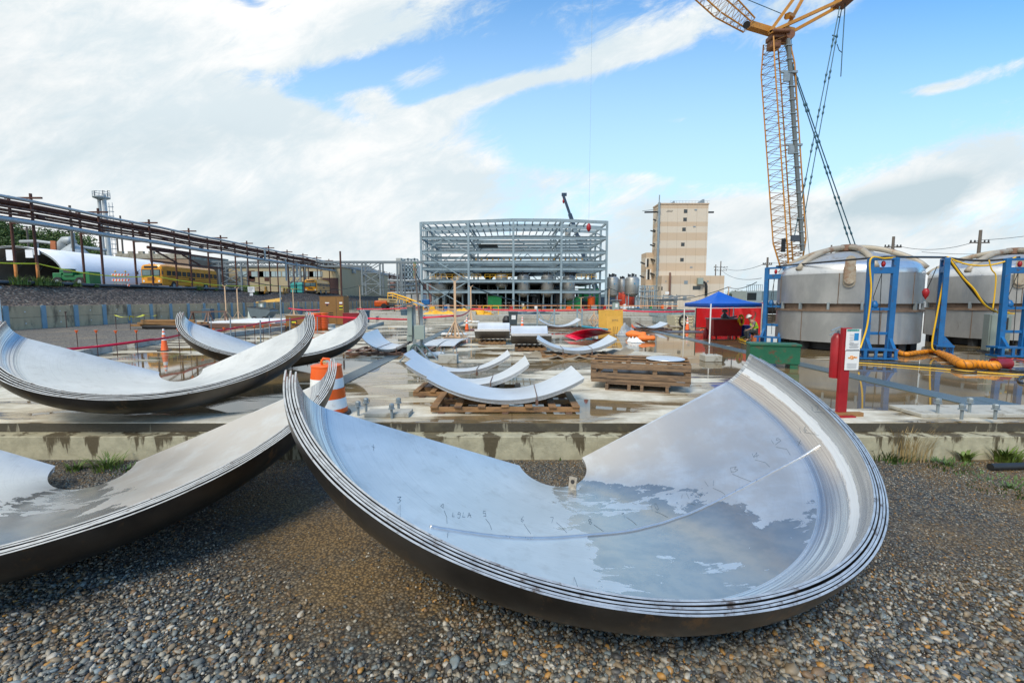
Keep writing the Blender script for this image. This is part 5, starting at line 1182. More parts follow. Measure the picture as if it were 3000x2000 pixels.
hang([P(2778,757,Yc-.25),P(2815,805,Yc-.3),P(2850,850,Yc-.4),P(2880,885,Yc-.4),P(2915,912,17.2)],.06,black,'thick black hose slanting from the edge on frame to the grey cabinet')
hang([P(2780,757,Yc-.33),P(2820,812,Yc-.38),P(2852,846,Yc-.48),P(2885,893,Yc-.48),P(2922,914,17.1)],.035,hosey,'yellow hose wound along the slanting black hose')
Yd=fd[1].y
hang([P(2897,762,Yd-.1),P(2905,790,Yd-.1),P(2917,808,Yd-.1),P(2914,860,Yd-.1),P(2908,905,Yd-.1)],.022,hosey,'thin yellow hose hanging beside the right frame')
hang([P(2745,780,Yc-.1),P(2710,860,Yc+.1),P(2705,868,Yc+.1)],.014,black,'thin black line holding the red hoist hook')
p_=P(2712,858,Yc);b=MB();b.lathe([(0,-.26),(.03,-.2),(.09,-.1),(.12,.05),(.07,.15),(0,.18)],p_,12);o=b.build('hoist_hook',redp,smooth=True,label='red hoist hook block hanging between the two tanks',cat='hoist hook')
# hoses on the slab
for pts,m_,r_,l in [([(2500,1062),(2600,1068),(2750,1080),(2900,1092),(3000,1098),(3060,1100)],hosey,.018,'long yellow hose lying across the wet slab on the right'),([(2510,1058),(2620,1064),(2780,1072),(2900,1080),(3050,1090)],cable,.025,'long dark hose lying beside the yellow hose on the slab'),
    ([(2780,1082),(2850,1090),(2920,1078),(2990,1088),(3050,1075)],black,.02,'tangled black cable near the maroon blower'),([(2940,1062),(2970,1050),(3010,1056),(3060,1050)],orange,.02,'orange cable at the right edge behind the blower'),
    ([(3010,1098),(2985,1108),(2990,1120),(3020,1124)],black,.025,'black hose loop at the right edge of the slab')]:
    hang([G(x,y,.03) for x,y in pts],r_,m_,l)
# ribbed yellow duct
pts=[G(2618,1018,.18),G(2650,1030,.18),G(2690,1026,.18),G(2735,1023,.18),G(2775,1038,.19),G(2815,1060,.19),G(2860,1062,.19),G(2905,1066,.19),G(2918,1066,.19)]
t=thing('ventilation_duct','ribbed yellow ventilation duct snaking on the slab to the maroon blower','duct',(pts[4].x,pts[4].y,0),0)
p=pts;out=[]
for i in range(len(p)-1):
    p0=p[max(0,i-1)];a_=p[i];c_=p[i+1];d_=p[min(len(p)-1,i+2)]
    for q in range(8): u=q/8;out.append(.5*((2*a_)+(c_-p0)*u+(2*p0-5*a_+4*c_-d_)*u*u+(3*a_-p0-3*c_+d_)*u**3))
rs_=[(.085 if i<24 else .085+.045*min(1,(i-24)/12))*(1+.06*(1 if i%2 else -1)) for i in range(len(out))]
out=[Vector((v.x,v.y,r_+.01)) for v,r_ in zip(out,rs_)]
b=MB();b.tube(out,rs_,14);b.build('duct_skin',yduct,t,smooth=True)
b=MB()
for i in range(2,len(out)-1,2):
    d_=(out[i+1]-out[i]).normalized()*.012;b.tube([out[i]-d_,out[i]+d_],rs_[i]+.012,12)
b.build('ribs',mat('duct_rib',(.30,.12,.02),.6,0,.1,3),t)
B=G(2935,1081);t=thing('blower','maroon cylindrical air blower at the end of the yellow duct','blower',B,0);t.scale=(.78,.78,.78);b=MB();ax_=Vector((1,-.05,0)).normalized()
b.tube([Vector((-.28,.05,.21)),Vector((-.25,.05,.21)),Vector((.25,.05,.21)),Vector((.28,.05,.21))],[.215,.2,.2,.215],20);b.build('housing',maroon,t,world=False,smooth=True,auto=40)
b=MB();b.tube([(.285,.05,.21),(.30,.05,.21)],.17,16);b.build('grille',dark,t,world=False)
b=MB();
for x in(-.18,.18): b.box((x,.05,.03),(.06,.4,.06))
b.box((0,.05,.45),(.3,.04,.03));b.build('feet_and_handle',maroon,t,world=False)
# grey control cabinet
B=G(2912,1033);H_=P(2912,918,B.y).z;t=thing('control_cabinet','grey green control cabinet on a stand before the right tank','control cabinet',B,-.5);w_=.62
b=MB();b.box((0,0,H_*.52),(w_,.55,H_*.93));b.build('body',cabinet,t,world=False,bevel=.015)
b=MB();b.box((.02,-.29,H_*.52),(w_*.9,.03,H_*.88));b.build('door',cabinet,t,world=False,bevel=.01)
b=MB();b.box((.1,-.315,H_*.75),(w_*.42,.02,H_*.36));b.build('window_frame',cabinet,t,world=False,bevel=.01)
b=MB();b.box((.1,-.328,H_*.75),(w_*.34,.01,H_*.30));b.build('window_pane',glass,t,world=False)
b=MB();b.box((0,0,.03),(w_*1.3,.8,.06));b.build('base',dark,t,world=False)
b=MB();b.lathe([(0,0),(.05,0),(.05,.12),(.03,.2),(0,.2)],(-.15,0,H_*.985),10);b.build('white_bottle',white,smooth=True,label='x')
bb=bpy.data.objects['white_bottle'];bb.location=Vector((B.x-.12,B.y,H_*.985));bb['label']='small white bottle standing on top of the grey control cabinet';bb['category']='bottle'
b=MB();
for i in range(6): b.box((.1+.09*i-.1,-.05+.04*math.sin(i*2),H_+.03+.03*math.sin(i)),(.14,.12,.05),i)
b.v=[(x+B.x,y+B.y,z) for x,y,z in b.v];b.build('yellow_glove',hosey,label='yellow work glove lying on top of the grey control cabinet',cat='glove')
# green gang box
a=G(2204,1076);c=G(2352,1082);w_=(c-a).length;H_=P(2204,1005,a.y).z;t=thing('green_toolbox','rust streaked green steel toolbox standing at the foot of the blue frame','toolbox',((a.x+c.x)/2,(a.y+c.y)/2+.3,0),math.atan2(c.y-a.y,c.x-a.x))
b=MB();b.box((0,0,H_*.55),(w_,.62,H_*.72));b.build('body',greenp,t,world=False,bevel=.012)
b=MB();b.box((0,0,H_*.95),(w_+.05,.68,H_*.09));b.build('lid',greenp,t,world=False,bevel=.012)
for s_ in(-1,1): b=MB();b.box((s_*(w_/2-.14),0,H_*.1),(.22,.56,H_*.2));b.build('foot',greenp,t,world=False)
# fire point post
B=G(2462,1217);H_=P(2466,960,B.y).z;t=thing('fire_point','red steel post with fire extinguisher box and paper notices','fire point',B,.06)
b=MB();b.box((0,0,H_/2),(.165,.07,H_),mi=0);b.build('post',redp,t,world=False,bevel=.006)
b=MB();b.box((0,0,.012),(.32,.32,.024));b.build('foot_plate',redp,t,world=False)
b=MB();b.lathe([(0,0),(.085,.0),(.09,.05),(.09,.72),(.05,.80),(.025,.82),(0,.82)],(-.05,.14,H_-.92),18);b.build('extinguisher',redp,t,world=False,smooth=True,auto=40)
b=MB();b.box((-.05,.14,H_-.08),(.05,.05,.06));b.beam((-.28,.0,H_-.05),(-.08,.03,H_+.02),.03,.012);b.beam((-.3,0,H_-.13),(-.15,.03,H_-.06),.02,.012);b.build('trigger',galv,t,world=False)
pap=mat('paper',(.80,.80,.78),.5,0,.04,6)
Z0=H_-.0
b=MB();b.box((.10,-.05,Z0-.21),(.27,.006,.38));b.box((.10,-.052,Z0-.58),(.26,.006,.34));b.build('notice',pap,t,world=False)
def nb(x,z,ww,hh,m_,nm='printing'):
    b.box((.10+x*.74,-.0565,Z0+(-.02+(z+.02)*.675)),(ww*.74,.003,hh*.675))
b=MB();nb(.07,-.22,.11,.19,0);b.build('blue_square',mat('print_blue',(.02,.25,.55),.5),t,world=False)
b=MB();nb(-.02,-.05,.3,.05,0);b.build('green_header',mat('print_teal',(.1,.35,.3),.5,0,.6,30),t,world=False)
b=MB();
for i in range(7): nb(-.04 if i%2 else -.05,-.16-.045*i,.10,.008,0)
for i in range(5): nb(.02,-.40-.028*i,.24-.03*(i%3),.007,0)
nb(0,-.565,.33,.014,0)
for i in range(6): nb(0,-.93-.025*i,.26-.04*(i%2),.007,0)
b.build('printed_lines',mat('print_grey',(.28,.29,.31),.6),t,world=False)
b=MB()
for i,(x,z) in enumerate([(-.02,-.74),(.03,-.76),(-.07,-.78),(.09,-.77),(0,-.80)]): nb(x,z,.07,.04,0)
b.build('orange_picture',mat('print_orange',(.75,.3,.08),.5,0,.4,20),t,world=False)
a=G(2410,1222);c=G(2542,1224);b=MB();b.box(((a.x+c.x)/2,a.y+.1,.035),(c.x-a.x,.1,.07));b.build('timber_batten',mat('ochre_plank',(.30,.16,.06),.75),label='ochre timber batten under the red fire post',cat='timber')
# canopy ---------------------------------------------------------------
c0=G(1684+0,1007);FL=G(2078,1007);BL=G(2002,992);
Yf,Ybk=FL.y,FL.y+3.3
xl=FL.x;corn=[(FL.x,FL.y),(FL.x+3.1,FL.y+1.2),(FL.x+2.1,FL.y+4.2),(BL.x,BL.y)]
corn[3]=(BL.x,BL.y);
t=thing('pop_up_canopy','blue pop up canopy on thin white legs over the red bin','canopy',(sum(x for x,_ in corn)/4,sum(y for _,y in corn)/4,0),0)
ZE=P(2078,890,FL.y).z;cx,cy=t.location.x,t.location.y;AP=P(2128,853,cy).z
c2=P(2233,890,Yf+1.5);corn[1]=(c2.x,c2.y)
c3=P(2150,890,Yf+4.0);corn[2]=(c3.x,c3.y)
b=MB();n=10;vs=[(cx,cy,AP)];fs=[]
ring=[]
for i in range(4):
    p_=corn[i];q_=corn[(i+1)%4]
    for j in range(n): u=j/n;sag=.07*math.sin(u*math.pi);ring.append((p_[0]+(q_[0]-p_[0])*u+(cx-p_[0])*0,p_[1]+(q_[1]-p_[1])*u,ZE+.02+sag*0))
m_=len(ring)
for l_ in range(1,6):
    u=l_/6
    for r_ in ring: vs.append((cx+(r_[0]-cx)*u,cy+(r_[1]-cy)*u,AP+(ZE-AP)*u-.10*math.sin(u*math.pi)))
for r_ in ring: vs.append(r_)
for r_ in ring: vs.append((r_[0]+(r_[0]-cx)*.01,r_[1]+(r_[1]-cy)*.01,ZE-.17-.015*math.sin(r_[0]*9+r_[1]*7)))
for i in range(m_): fs.append((0,1+i,1+(i+1)%m_))
for l_ in range(6):
    for i in range(m_): a_=1+l_*m_;fs.append((a_+i,a_+m_+i,a_+m_+(i+1)%m_,a_+(i+1)%m_))
b.add(vs,fs);o=b.build('roof',canvasb,t,smooth=True,auto=45);s_=o.modifiers.new('t','SOLIDIFY');s_.thickness=.012
for x,y in corn: b=MB();b.beam((x,y,0),(x,y,ZE),.045,.045);b.build('leg',white,t)
b=MB()
for i in range(4): b.beam((*corn[i],ZE-.2),(*corn[(i+1)%4],ZE-.2),.03,.03)
b.build('truss',white,t)
# red tarp walls behind
def wallsheet(a,c_,z0,z1,m_,name,label,wav=.12,cat='tarp'):
    b=MB();n=26;vs=[];h=7
    for i in range(n+1):
        for j in range(h+1):
            u=i/n;v_=j/h;p_=Vector(a).lerp(Vector(c_),u);w_=wav*(1-.5*v_)*(math.sin(u*14+v_*3)+.5*math.sin(u*37+v_*9));vs.append((p_.x+w_*.3,p_.y+w_,z0+(z1-z0)*v_-.05*math.sin(u*math.pi)*(v_)))
    fs=[(i*(h+1)+j,(i+1)*(h+1)+j,(i+1)*(h+1)+j+1,i*(h+1)+j+1) for i in range(n) for j in range(h)];b.add(vs,fs);return b.build(name,m_,label=label,cat=cat,smooth=True)
a_=P(2042,880,33);c_=P(2150,880,33);wallsheet((a_.x,33,0),(c_.x,33,0),.05,P(2042,888,33).z,redtarp,'red_tarp','red tarp screen behind the left part of the blue canopy',.05)
a_=P(2140,880,30);c_=P(2240,880,27.5);wallsheet((a_.x,30,0),(c_.x,27.5,0),.0,P(2240,886,28).z,redtarp,'red_tarp','wrinkled red tarp screen between the canopy and the blue frame',.12)
b=MB();
for x,y in((a_.x,30.1),(c_.x,27.6),(P(2042,880,33).x,33.1),(P(2096,880,33).x,33.1)):
    pp_=MB();pp_.beam((x,y,0),(x,y,2.0),.06,.06);pp_.build('screen_post',dark,label={30.1:'thin dark post at the near red tarp screen, left end',27.6:'thin dark post at the near red tarp screen beside the blue frame'}.get(y,'thin dark post of the rear red tarp screen, '+('left end' if x<P(2070,880,33).x else 'right end')),cat='post',group='posts of the red tarp screen')
# red bin
a=G(2088,991);c=G(2166,990);H_=P(2088,936,a.y).z;w_=c.x-a.x;t=thing('red_bin','dark red steel bin on castors under the blue canopy','bin',((a.x+c.x)/2,a.y+.45,0),0);b=MB()
b.add([(-w_/2+.04,-.45,.12),(w_/2-.02,-.45,.12),(w_/2-.02,.45,.12),(-w_/2+.04,.45,.12),(-w_/2,-.5,H_),(w_/2,-.5,H_),(w_/2,.5,H_),(-w_/2,.5,H_)],[(3,2,1,0),(4,5,6,7),(0,1,5,4),(1,2,6,5),(2,3,7,6),(3,0,4,7)]);b.build('body',redp,t,world=False)
b=MB();b.box((0,0,H_+.03),(w_+.08,1.08,.05));b.build('lid',mat('dusty_lid',(.2,.2,.2),.5,0,.2,4),t,world=False)
for x in(-w_*.35,w_*.35):
    for y in(-.35,.35): b=MB();b.tube([(x-.02,y,.06),(x+.02,y,.06)],.06,10);b.build('castor',black,t,world=False)
B=Vector((a.x+w_*.5,a.y+.4,H_+.056));b=MB();b.lathe([(0,0),(.16,0),(.2,.1),(.12,.22),(.05,.3),(.14,.34),(.16,.42),(.08,.48),(0,.48)],B,12);b.beam(B+Vector((.2,0,.02)),B+Vector((.65,0,.1)),.1,.08);b.build('power_tool',mat('tool_grey',(.16,.17,.18),.4,.3,.3,8),smooth=True,auto=45,label='grey power tool standing on the red bin lid',cat='tool')
B=G(2067,990);b=MB();b.lathe([(0,0),(.12,0),(.13,.03),(.13,.42),(.07,.50),(.03,.52),(.03,.6),(0,.6)],B,14);b.build('fire_extinguisher',redp,smooth=True,auto=40,label='red fire extinguisher standing on the wet slab beside the canopy leg',cat='fire extinguisher')
B=G(2183,988);t=thing('blue_barrel','dark blue drum with a white label under the canopy','drum',B,0);b=MB();b.lathe([(0,0),(.27,0),(.28,.3),(.27,.32),(.28,.6),(.28,.68),(0,.68)],n=20);b.build('body',mat('drum_blue',(.01,.04,.22),.4,0,.1,2),t,world=False,smooth=True,auto=40);b=MB();b.lathe([(.284,.18),(.284,.48)],n=8,a0=R(235),a1=R(285));b.build('label_sheet',pap,t,world=False)
hang([G(2165,955,.5),P(2163,940,24),P(2168,924,24),P(2176,926,24),P(2178,945,24),P(2170,952,24),P(2166,935,24),P(2172,924,24)],.045,hosey,'yellow hose coil hanging behind the red bin')
hang([G(2160,990,.04),G(2175,993,.04),G(2190,996,.04),G(2200,990,.04),G(2180,987,.04),G(2165,993,.05),G(2185,1000,.05)],.03,hosey,'yellow cable heap at the foot of the blue drum')
a=G(2072,957);b=MB();b.box((a.x+.4,a.y+.3,.45),(1.3,.6,.9));b.build('green_bin',greenp,label='dark green bin half hidden behind the red bin',cat='bin',bevel=.03)
hang([G(2052,968,.05),G(2060,965,.06),G(2068,971,.06),G(2080,973,.05)],.06,orange,'orange hose piece on the slab by the canopy leg')
# seated worker -------------------------------------------------------
def skin(name,verts,edges,mat_,parent=None,sub=2,loc=None,root=0):
    me=bpy.data.meshes.new(name);me.from_pydata([v[:3] for v in verts],edges,[]);o=bpy.data.objects.new(name,me);C.objects.link(o)
    s_=o.modifiers.new('skin','SKIN');s_.use_smooth_shade=True
    for i,v in enumerate(verts):
        r_=v[3];sv=me.skin_vertices[0].data[i];sv.radius=(r_,v[4] if len(v)>4 else r_);sv.use_root=(i==root)
    u=o.modifiers.new('sub','SUBSURF');u.levels=sub;u.render_levels=sub;me.materials.append(mat_)
    if parent:o.parent=parent
    return o
B=G(2214,999)
skinm=mat('skin',(.42,.24,.17),.55,0,.08,8);trou=mat('dark_trousers',(.03,.04,.05),.8,0,.2,8);vest=mat('hi_vis_vest',(.45,.85,.02),.6,0,.06,6);shirt=mat('grey_shirt',(.16,.17,.19),.8,0,.1,6)
# facing -x (left), seated, leaning forward; local origin at the stool foot
t=skin('person',[(.06,0,.50,.13,.15),(.02,0,.66,.13,.15),(-.06,0,.84,.14,.16),(-.14,0,.98,.10,.13),(-.21,0,1.05,.05,.05),(-.27,-.0,1.12,.075,.07),(-.31,0,1.20,.095,.085),
    (-.02,-.11,.47,.095),(-.42,-.16,.49,.065),(-.36,-.17,.28,.05),(-.40,-.18,.07,.04),(-.52,-.19,.045,.035),
    (-.02,.11,.47,.095),(-.40,.18,.49,.065),(-.30,.20,.28,.05),(-.28,.2,.07,.04),(-.40,.21,.045,.035),
    (-.12,-.18,.95,.06),(-.20,-.24,.72,.045),(-.36,-.18,.60,.035),(-.42,-.15,.585,.035),
    (-.08,.18,.97,.06),(.10,.28,1.08,.045),(.16,.26,1.30,.035),(.15,.25,1.38,.035)],
    [(0,1),(1,2),(2,3),(3,4),(4,5),(5,6),(0,7),(7,8),(8,9),(9,10),(10,11),(0,12),(12,13),(13,14),(14,15),(15,16),(3,17),(17,18),(18,19),(19,20),(3,21),(21,22),(22,23),(23,24)],skinm)
t.location=(B.x-.10,B.y,0);tag(t,'worker in a yellow green vest and white hard hat sitting bent by the blue frame','person')
skin('vest',[(.07,0,.53,.15,.18),(.02,0,.68,.15,.18),(-.06,0,.86,.16,.19),(-.12,0,.98,.12,.16)],[(0,1),(1,2),(2,3)],vest,t)
skin('shirt_sleeve',[(-.08,-.14,.96,.08),(-.12,-.19,.94,.07),(-.17,-.23,.80,.06)],[(0,1),(1,2)],shirt,t)
skin('shirt_sleeve',[(-.06,.14,.97,.08),(-.06,.20,.98,.07),(.03,.25,1.04,.06)],[(0,1),(1,2)],shirt,t)
skin('trousers',[(.05,0,.48,.14,.17),(-.02,-.11,.48,.11),(-.42,-.16,.50,.082),(-.37,-.17,.28,.07),(-.39,-.18,.12,.062),(-.02,.11,.48,.11),(-.40,.18,.50,.082),(-.31,.20,.28,.07),(-.28,.2,.12,.062)],[(0,1),(1,2),(2,3),(3,4),(0,5),(5,6),(6,7),(7,8)],trou,t)
for y,x in((-.18,-.42),(.205,-.30)): skin('boot',[(x+.02,y,.10,.055),(x+.02,y,.045,.05),(x-.12,y,.04,.04)],[(0,1),(1,2)],black,t)
for hx,hy,hz_,s_ in((-.44,-.14,.58,-1),(.15,.25,1.41,1)):
    vv=[(hx+.02,hy,hz_-.01*s_,.028,.02),(hx-.03,hy,hz_+.02*s_,.03,.018)];ee=[(0,1)]
    for f_ in range(4):
        i0=len(vv);o_=(f_-1.5)*.017;l_=(.07,.08,.075,.06)[f_];vv+=[(hx-.05,hy+o_,hz_+.035*s_,.009),(hx-.05-l_*.5,hy+o_,hz_+(.05)*s_,.008),(hx-.05-l_*.8,hy+o_*1.1,hz_+.03*s_,.007)];ee+=[(1,i0),(i0,i0+1),(i0+1,i0+2)]
    i0=len(vv);vv+=[(hx,hy-.035,hz_+.02*s_,.011),(hx-.03,hy-.055,hz_+.04*s_,.009)];ee+=[(0,i0),(i0,i0+1)]
    skin('hand',vv,ee,skinm,t,1)
b=MB();Mh=Matrix.Translation((-.315,0,1.235))@Matrix.Rotation(R(-28),4,'Y');pr=[(0,.115),(.05,.108),(.09,.08),(.115,.03),(.12,0),(.15,-.008),(.15,-.016),(.115,-.012)];b.lathe(pr,n=20);b.v=[tuple(Mh@Vector(v_)) for v_ in b.v];b.build('hard_hat',white,t,world=False,smooth=True,auto=45)
b=MB()
for z,w1 in((.60,.19),(.78,.20)):
    b.lathe([(w1*.86,z-.025),(w1*.86,z+.025)],(.0 if z<.7 else -.045,0,0),16)
b.build('reflective_stripe',mat('stripe_grey',(.45,.5,.35),.3,0,.1,4),t,world=False)
for y in(-.035,.035): b=MB();b.lathe([(0,-.012),(.012,0),(0,.012)],(-.40,y,1.20),8);b.build('eye',black,t,world=False)
b=MB();b.lathe([(0,-.03),(.015,-.02),(.02,0),(0,.03)],(-.415,0,1.175),8);b.build('nose',skinm,t,world=False,smooth=True)
for y in(-.088,.088): b=MB();b.lathe([(0,-.03),(.012,-.01),(.014,.01),(0,.03)],(-.30,y,1.18),8);b.build('ear',skinm,t,world=False,smooth=True)
b=MB();b.beam((-.405,-.022,1.135),(-.405,.022,1.135),.012,.008);b.build('mouth',mat('lips',(.3,.12,.1),.5),t,world=False)
b=MB();b.lathe([(0,0),(.15,0),(.17,.38),(0,.38)],(B.x-.02,B.y,0.0),16);b.build('upturned_bucket',mat('bucket_orange',(.6,.2,.08),.5),smooth=True,auto=40,label='upturned bucket the worker in the vest is sitting on',cat='bucket')
# ---------------- steel building frame ----------------
D0=108
zf=lambda py:P(1500,py,D0).z
xs_=[P(px,800,D0).x for px in(1235,1373,1504,1644,1776)];zl=[zf(854),zf(823),zf(787),zf(768),zf(739),zf(697)];zr=[20.8,21.3,21.9,21.5,20.9]
zr=[P(1234,651,D0).z,P(1373,646,D0).z,P(1504,641,D0).z,P(1644,642,D0).z,P(1776,648,D0).z]
t=thing('steel_building_frame','large open pale blue grey steel building frame with four bays','steel frame',(0,D0,0),0)
YR=[D0,D0+7.5,D0+15,D0+22.5,D0+30]
for j,y in enumerate(YR):
    for i,x in enumerate(xs_):
        if j in(0,2,4) or i in(0,4): b=MB();b.bx(x-.24,x+.24,y-.2,y+.2,0,zr[i]);b.build('column',bluegalv,t)
for j,y in enumerate(YR):
    b=MB()
    for i in range(4):
        for q,z in enumerate(zl):
            if j in(1,3) and q in(1,4): continue
            if j==4 and q==0: continue
            for zz,w_ in((z+.33,.4),(z-.33,.4)): b.beam((xs_[i]+.25,y,zz),(xs_[i+1]-.25,y,zz),w_,.06)
            b.beam((xs_[i]+.25,y,z),(xs_[i+1]-.25,y,z),.06,.6)
        b.beam((xs_[i],y,zr[i]-.3),(xs_[i+1],y,zr[i+1]-.3),.3,.7) if j!=3 else None
        if j in(0,2): b.beam((xs_[i],y,zr[i]-1.9),(xs_[i+1],y,zr[i+1]-1.9),.25,.45) if j in(0,2) else None
    b.build('beam_row',bluegalv,t)
for i in range(4):
    for q in range(6):
        u=(q+.5)/6;x=xs_[i]*(1-u)+xs_[i+1]*u;z=zr[i]*(1-u)+zr[i+1]*u;b=MB()
        if not(i==3 and q>3): b.beam((x,YR[0],z-.05),(x,YR[-1],z-.05),.22,.28);b.build('purlin',bluegalv,t)
for i in(0,1,2,3,4):
    b=MB()
    for z in zl+[zr[i]-.4]: b.beam((xs_[i],YR[0],z),(xs_[i],YR[-1],z),.25,.5)
    b.build('side_beam',bluegalv,t)
def xb(a_,c_,w_=.22): 
    b=MB();b.beam(a_,c_,w_,w_);b.build('brace',bluegalv,t)
x0,x1=xs_[0],xs_[1]
for za,zb_ in((0,zl[1]),(zl[1],zl[4]),(zl[4],zr[0]-.6)): xb((x0,YR[0]+.05,za),(x1,YR[0]+.05,zb_));xb((x0,YR[0]-.12,zb_),(x1,YR[0]-.12,za))
for za,zb_ in((0,zl[1]),(zl[1],zl[4]),(zl[4],zr[0]-.6)): xb((x0,YR[2],za),(x1,YR[2],zb_));xb((x0,YR[2]-.2,zb_),(x1,YR[2]-.2,za))
xm=(xs_[2]+xs_[3])/2;xb((xs_[2],YR[1],zr[2]-3),(xm,YR[1],zl[5]-2.5));xb((xs_[3],YR[1],zr[3]-3),(xm,YR[1],zl[5]-2.5))
xb((xs_[4],YR[0],zl[5]),(xs_[4]-.1,YR[2],zr[4]-.5));xb((xs_[4],YR[0],zl[4]),(xs_[4]-.1,YR[2],zl[5]));xb((xs_[3]+2,YR[3],zl[2]),(xs_[4]-1,YR[3],zl[4]));
rg3=random.Random(12)
for i in range(34):
    x=xs_[0]+1+rg3.random()*(xs_[4]-xs_[0]-2);z=rg3.choice(zl[1:5]);y=rg3.choice(YR[1:4]);xb((x,y,z),(x+rg3.choice((-1,1))*3.4,y+.3,z+3.2),.2)
b=MB()      # closely spaced wall studs on the left side
for i in range(14): y=YR[0]+1.2+i*2.0; b.beam((xs_[0],y,zl[1]),(xs_[0],y,zr[0]-.3),.2,.2)
b.build('wall_studs',bluegalv,t)
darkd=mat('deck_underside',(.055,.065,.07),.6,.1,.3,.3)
for z,xa,xb_,ya,yb_ in((zl[1]-.55,xs_[0]+1,xs_[3]+1,YR[0]+3,YR[4]),(zl[2]+.45,xs_[1]+1,xs_[2]+6,YR[1],YR[4]),(zl[3]-.05,xs_[1]+2,xs_[2]+1,YR[1]+1,YR[3]),(zl[3]+.9,xs_[2]+1,xs_[3]-2,YR[1]+1,YR[3]),(zl[4]+2.6,xs_[1]+1.5,xs_[1]+6.5,YR[1],YR[2]),(zl[1]-.5,xs_[3]+3,xs_[4]-2,YR[1],YR[3])):
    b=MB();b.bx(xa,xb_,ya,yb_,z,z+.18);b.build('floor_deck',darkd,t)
b=MB()
for i in range(24):
    y=YR[1]+rg3.random()*20;x=xs_[0]+2+rg3.random()*(xs_[4]-xs_[0]-6);b.bx(x,x+rg3.uniform(.6,2.6),y,y+1,zl[rg3.randrange(0,4)],0) if False else None
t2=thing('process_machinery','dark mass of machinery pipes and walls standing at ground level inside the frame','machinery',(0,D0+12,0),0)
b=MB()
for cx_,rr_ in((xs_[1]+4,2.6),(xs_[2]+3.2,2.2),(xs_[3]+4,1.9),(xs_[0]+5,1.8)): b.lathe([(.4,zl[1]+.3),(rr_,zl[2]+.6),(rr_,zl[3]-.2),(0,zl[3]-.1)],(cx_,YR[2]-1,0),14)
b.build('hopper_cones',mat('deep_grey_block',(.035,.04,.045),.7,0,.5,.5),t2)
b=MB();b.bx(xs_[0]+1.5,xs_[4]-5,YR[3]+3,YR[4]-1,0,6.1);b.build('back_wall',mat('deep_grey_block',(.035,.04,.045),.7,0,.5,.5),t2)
b=MB()
for i in range(46):
    x=xs_[0]+2+rg3.random()*(xs_[4]-xs_[0]-4);y=YR[0]+5+rg3.random()*17;h=rg3.uniform(1.2,5.6);w_=rg3.uniform(.3,1.6);b.bx(x,x+w_,y,y+w_,0,h)
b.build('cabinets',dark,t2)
b=MB()
for i in range(60):
    x=xs_[0]+2+rg3.random()*(xs_[4]-xs_[0]-4);y=YR[0]+3+rg3.random()*15;z=rg3.uniform(.8,6);
    if rg3.random()<.5: b.tube([(x,y,0),(x,y,z)],.12,6)
    else: b.tube([(x,y,z),(x+rg3.uniform(2,6),y,z)],.12,6)
b.build('piping',mat('mixed_pipe',(.2,.22,.22),.5,.3,.5,.6),t2)
# handrails
for k_,(pa,pb) in enumerate([(1258,1372),(1380,1408),(1420,1450),(1452,1503),(1690,1750)]):
    b=MB();y=D0-.15+.0*k_;xa=P(pa,810,y).x;xc=P(pb,810,y).x;z=zl[1]+.55
    y=D0+.9
    for zz in(z+.5,z+1.05): b.beam((xa,y,zz),(xc,y,zz),.1,.1)
    n_=max(2,int((xc-xa)/1.2))
    for i in range(n_+1): b.beam((xa+(xc-xa)*i/n_,y,z),(xa+(xc-xa)*i/n_,y,z+1.05),.1,.1)
    b.build('handrail',yellow,label=f"yellow handrail on the frame platform, {['first','second','third','fourth','fifth'][k_]} from the left",cat='handrail',group='yellow handrails in the steel frame')
b=MB()
for i in range(20): x=xs_[1]+1+i*1.4; b.bx(x,x+.35,YR[1]-.1,YR[1]+.2,zl[4]-1.2-.3*(i%3==0),zl[4]-.75) if i!=9 else None
b.build('yellow_brackets',mat('dull_yellow',(.45,.25,.04),.5),t)
vess=mat('vessel_steel',(.38,.38,.36),.42,.6,.15,.5,stain=(.22,.2,.17),sa=.36)
def vessel(px0,px1,pyt,pyb,Y,label,grp,legs=True):
    a_=P(px0,pyt,Y);c_=P(px1,pyt,Y);r_=(c_.x-a_.x)/2;cx_=(a_.x+c_.x)/2;z1=a_.z;z0=P(px0,pyb,Y).z;t=thing('process_vessel',label,'vessel',(cx_,Y,0),0,grp)
    b=MB();pr=[(0,z0),(r_*.5,z0+r_*.08),(r_*.85,z0+r_*.25),(r_,z0+r_*.5),(r_,z1-r_*.5),(r_*.85,z1-r_*.25),(r_*.5,z1-r_*.08),(0,z1)];b.lathe([(x,z) for x,z in pr],(cx_,Y,0),28);b.build('shell',vess,t,smooth=True,auto=50)
    b=MB()
    for z in(z0+r_*.55,z1-r_*.55,(z0+z1)/2): b.lathe([(r_*1.015,z),(r_*1.015,z+.12)],(cx_,Y,0),28)
    b.build('girth_bands',vess,t)
    for i in range(4): q=i*math.pi/2+.8;b=MB();b.beam((cx_+r_*.9*math.cos(q),Y+r_*.9*math.sin(q),0),(cx_+r_*.9*math.cos(q),Y+r_*.9*math.sin(q),z0+r_*.7),.22,.22);b.build('leg',bluegalv,t)
    b=MB()
    for i in range(7): q=i*.9;b.tube([(cx_+r_*.55*math.cos(q),Y+r_*.55*math.sin(q),z1-.3),(cx_+r_*.55*math.cos(q),Y+r_*.55*math.sin(q),z1+.35+.2*(i%2))],.12+.05*(i%3),7)
    b.build('nozzles',dark,t)
    b=MB();b.box((cx_+r_*.1,Y-r_*1.0,z0+(z1-z0)*.62),(r_*.18,.1,r_*.18),0);b.build('label_plate',mat('vessel_blue',(.05,.25,.42),.5),t)
GI='steel process vessels inside the frame'
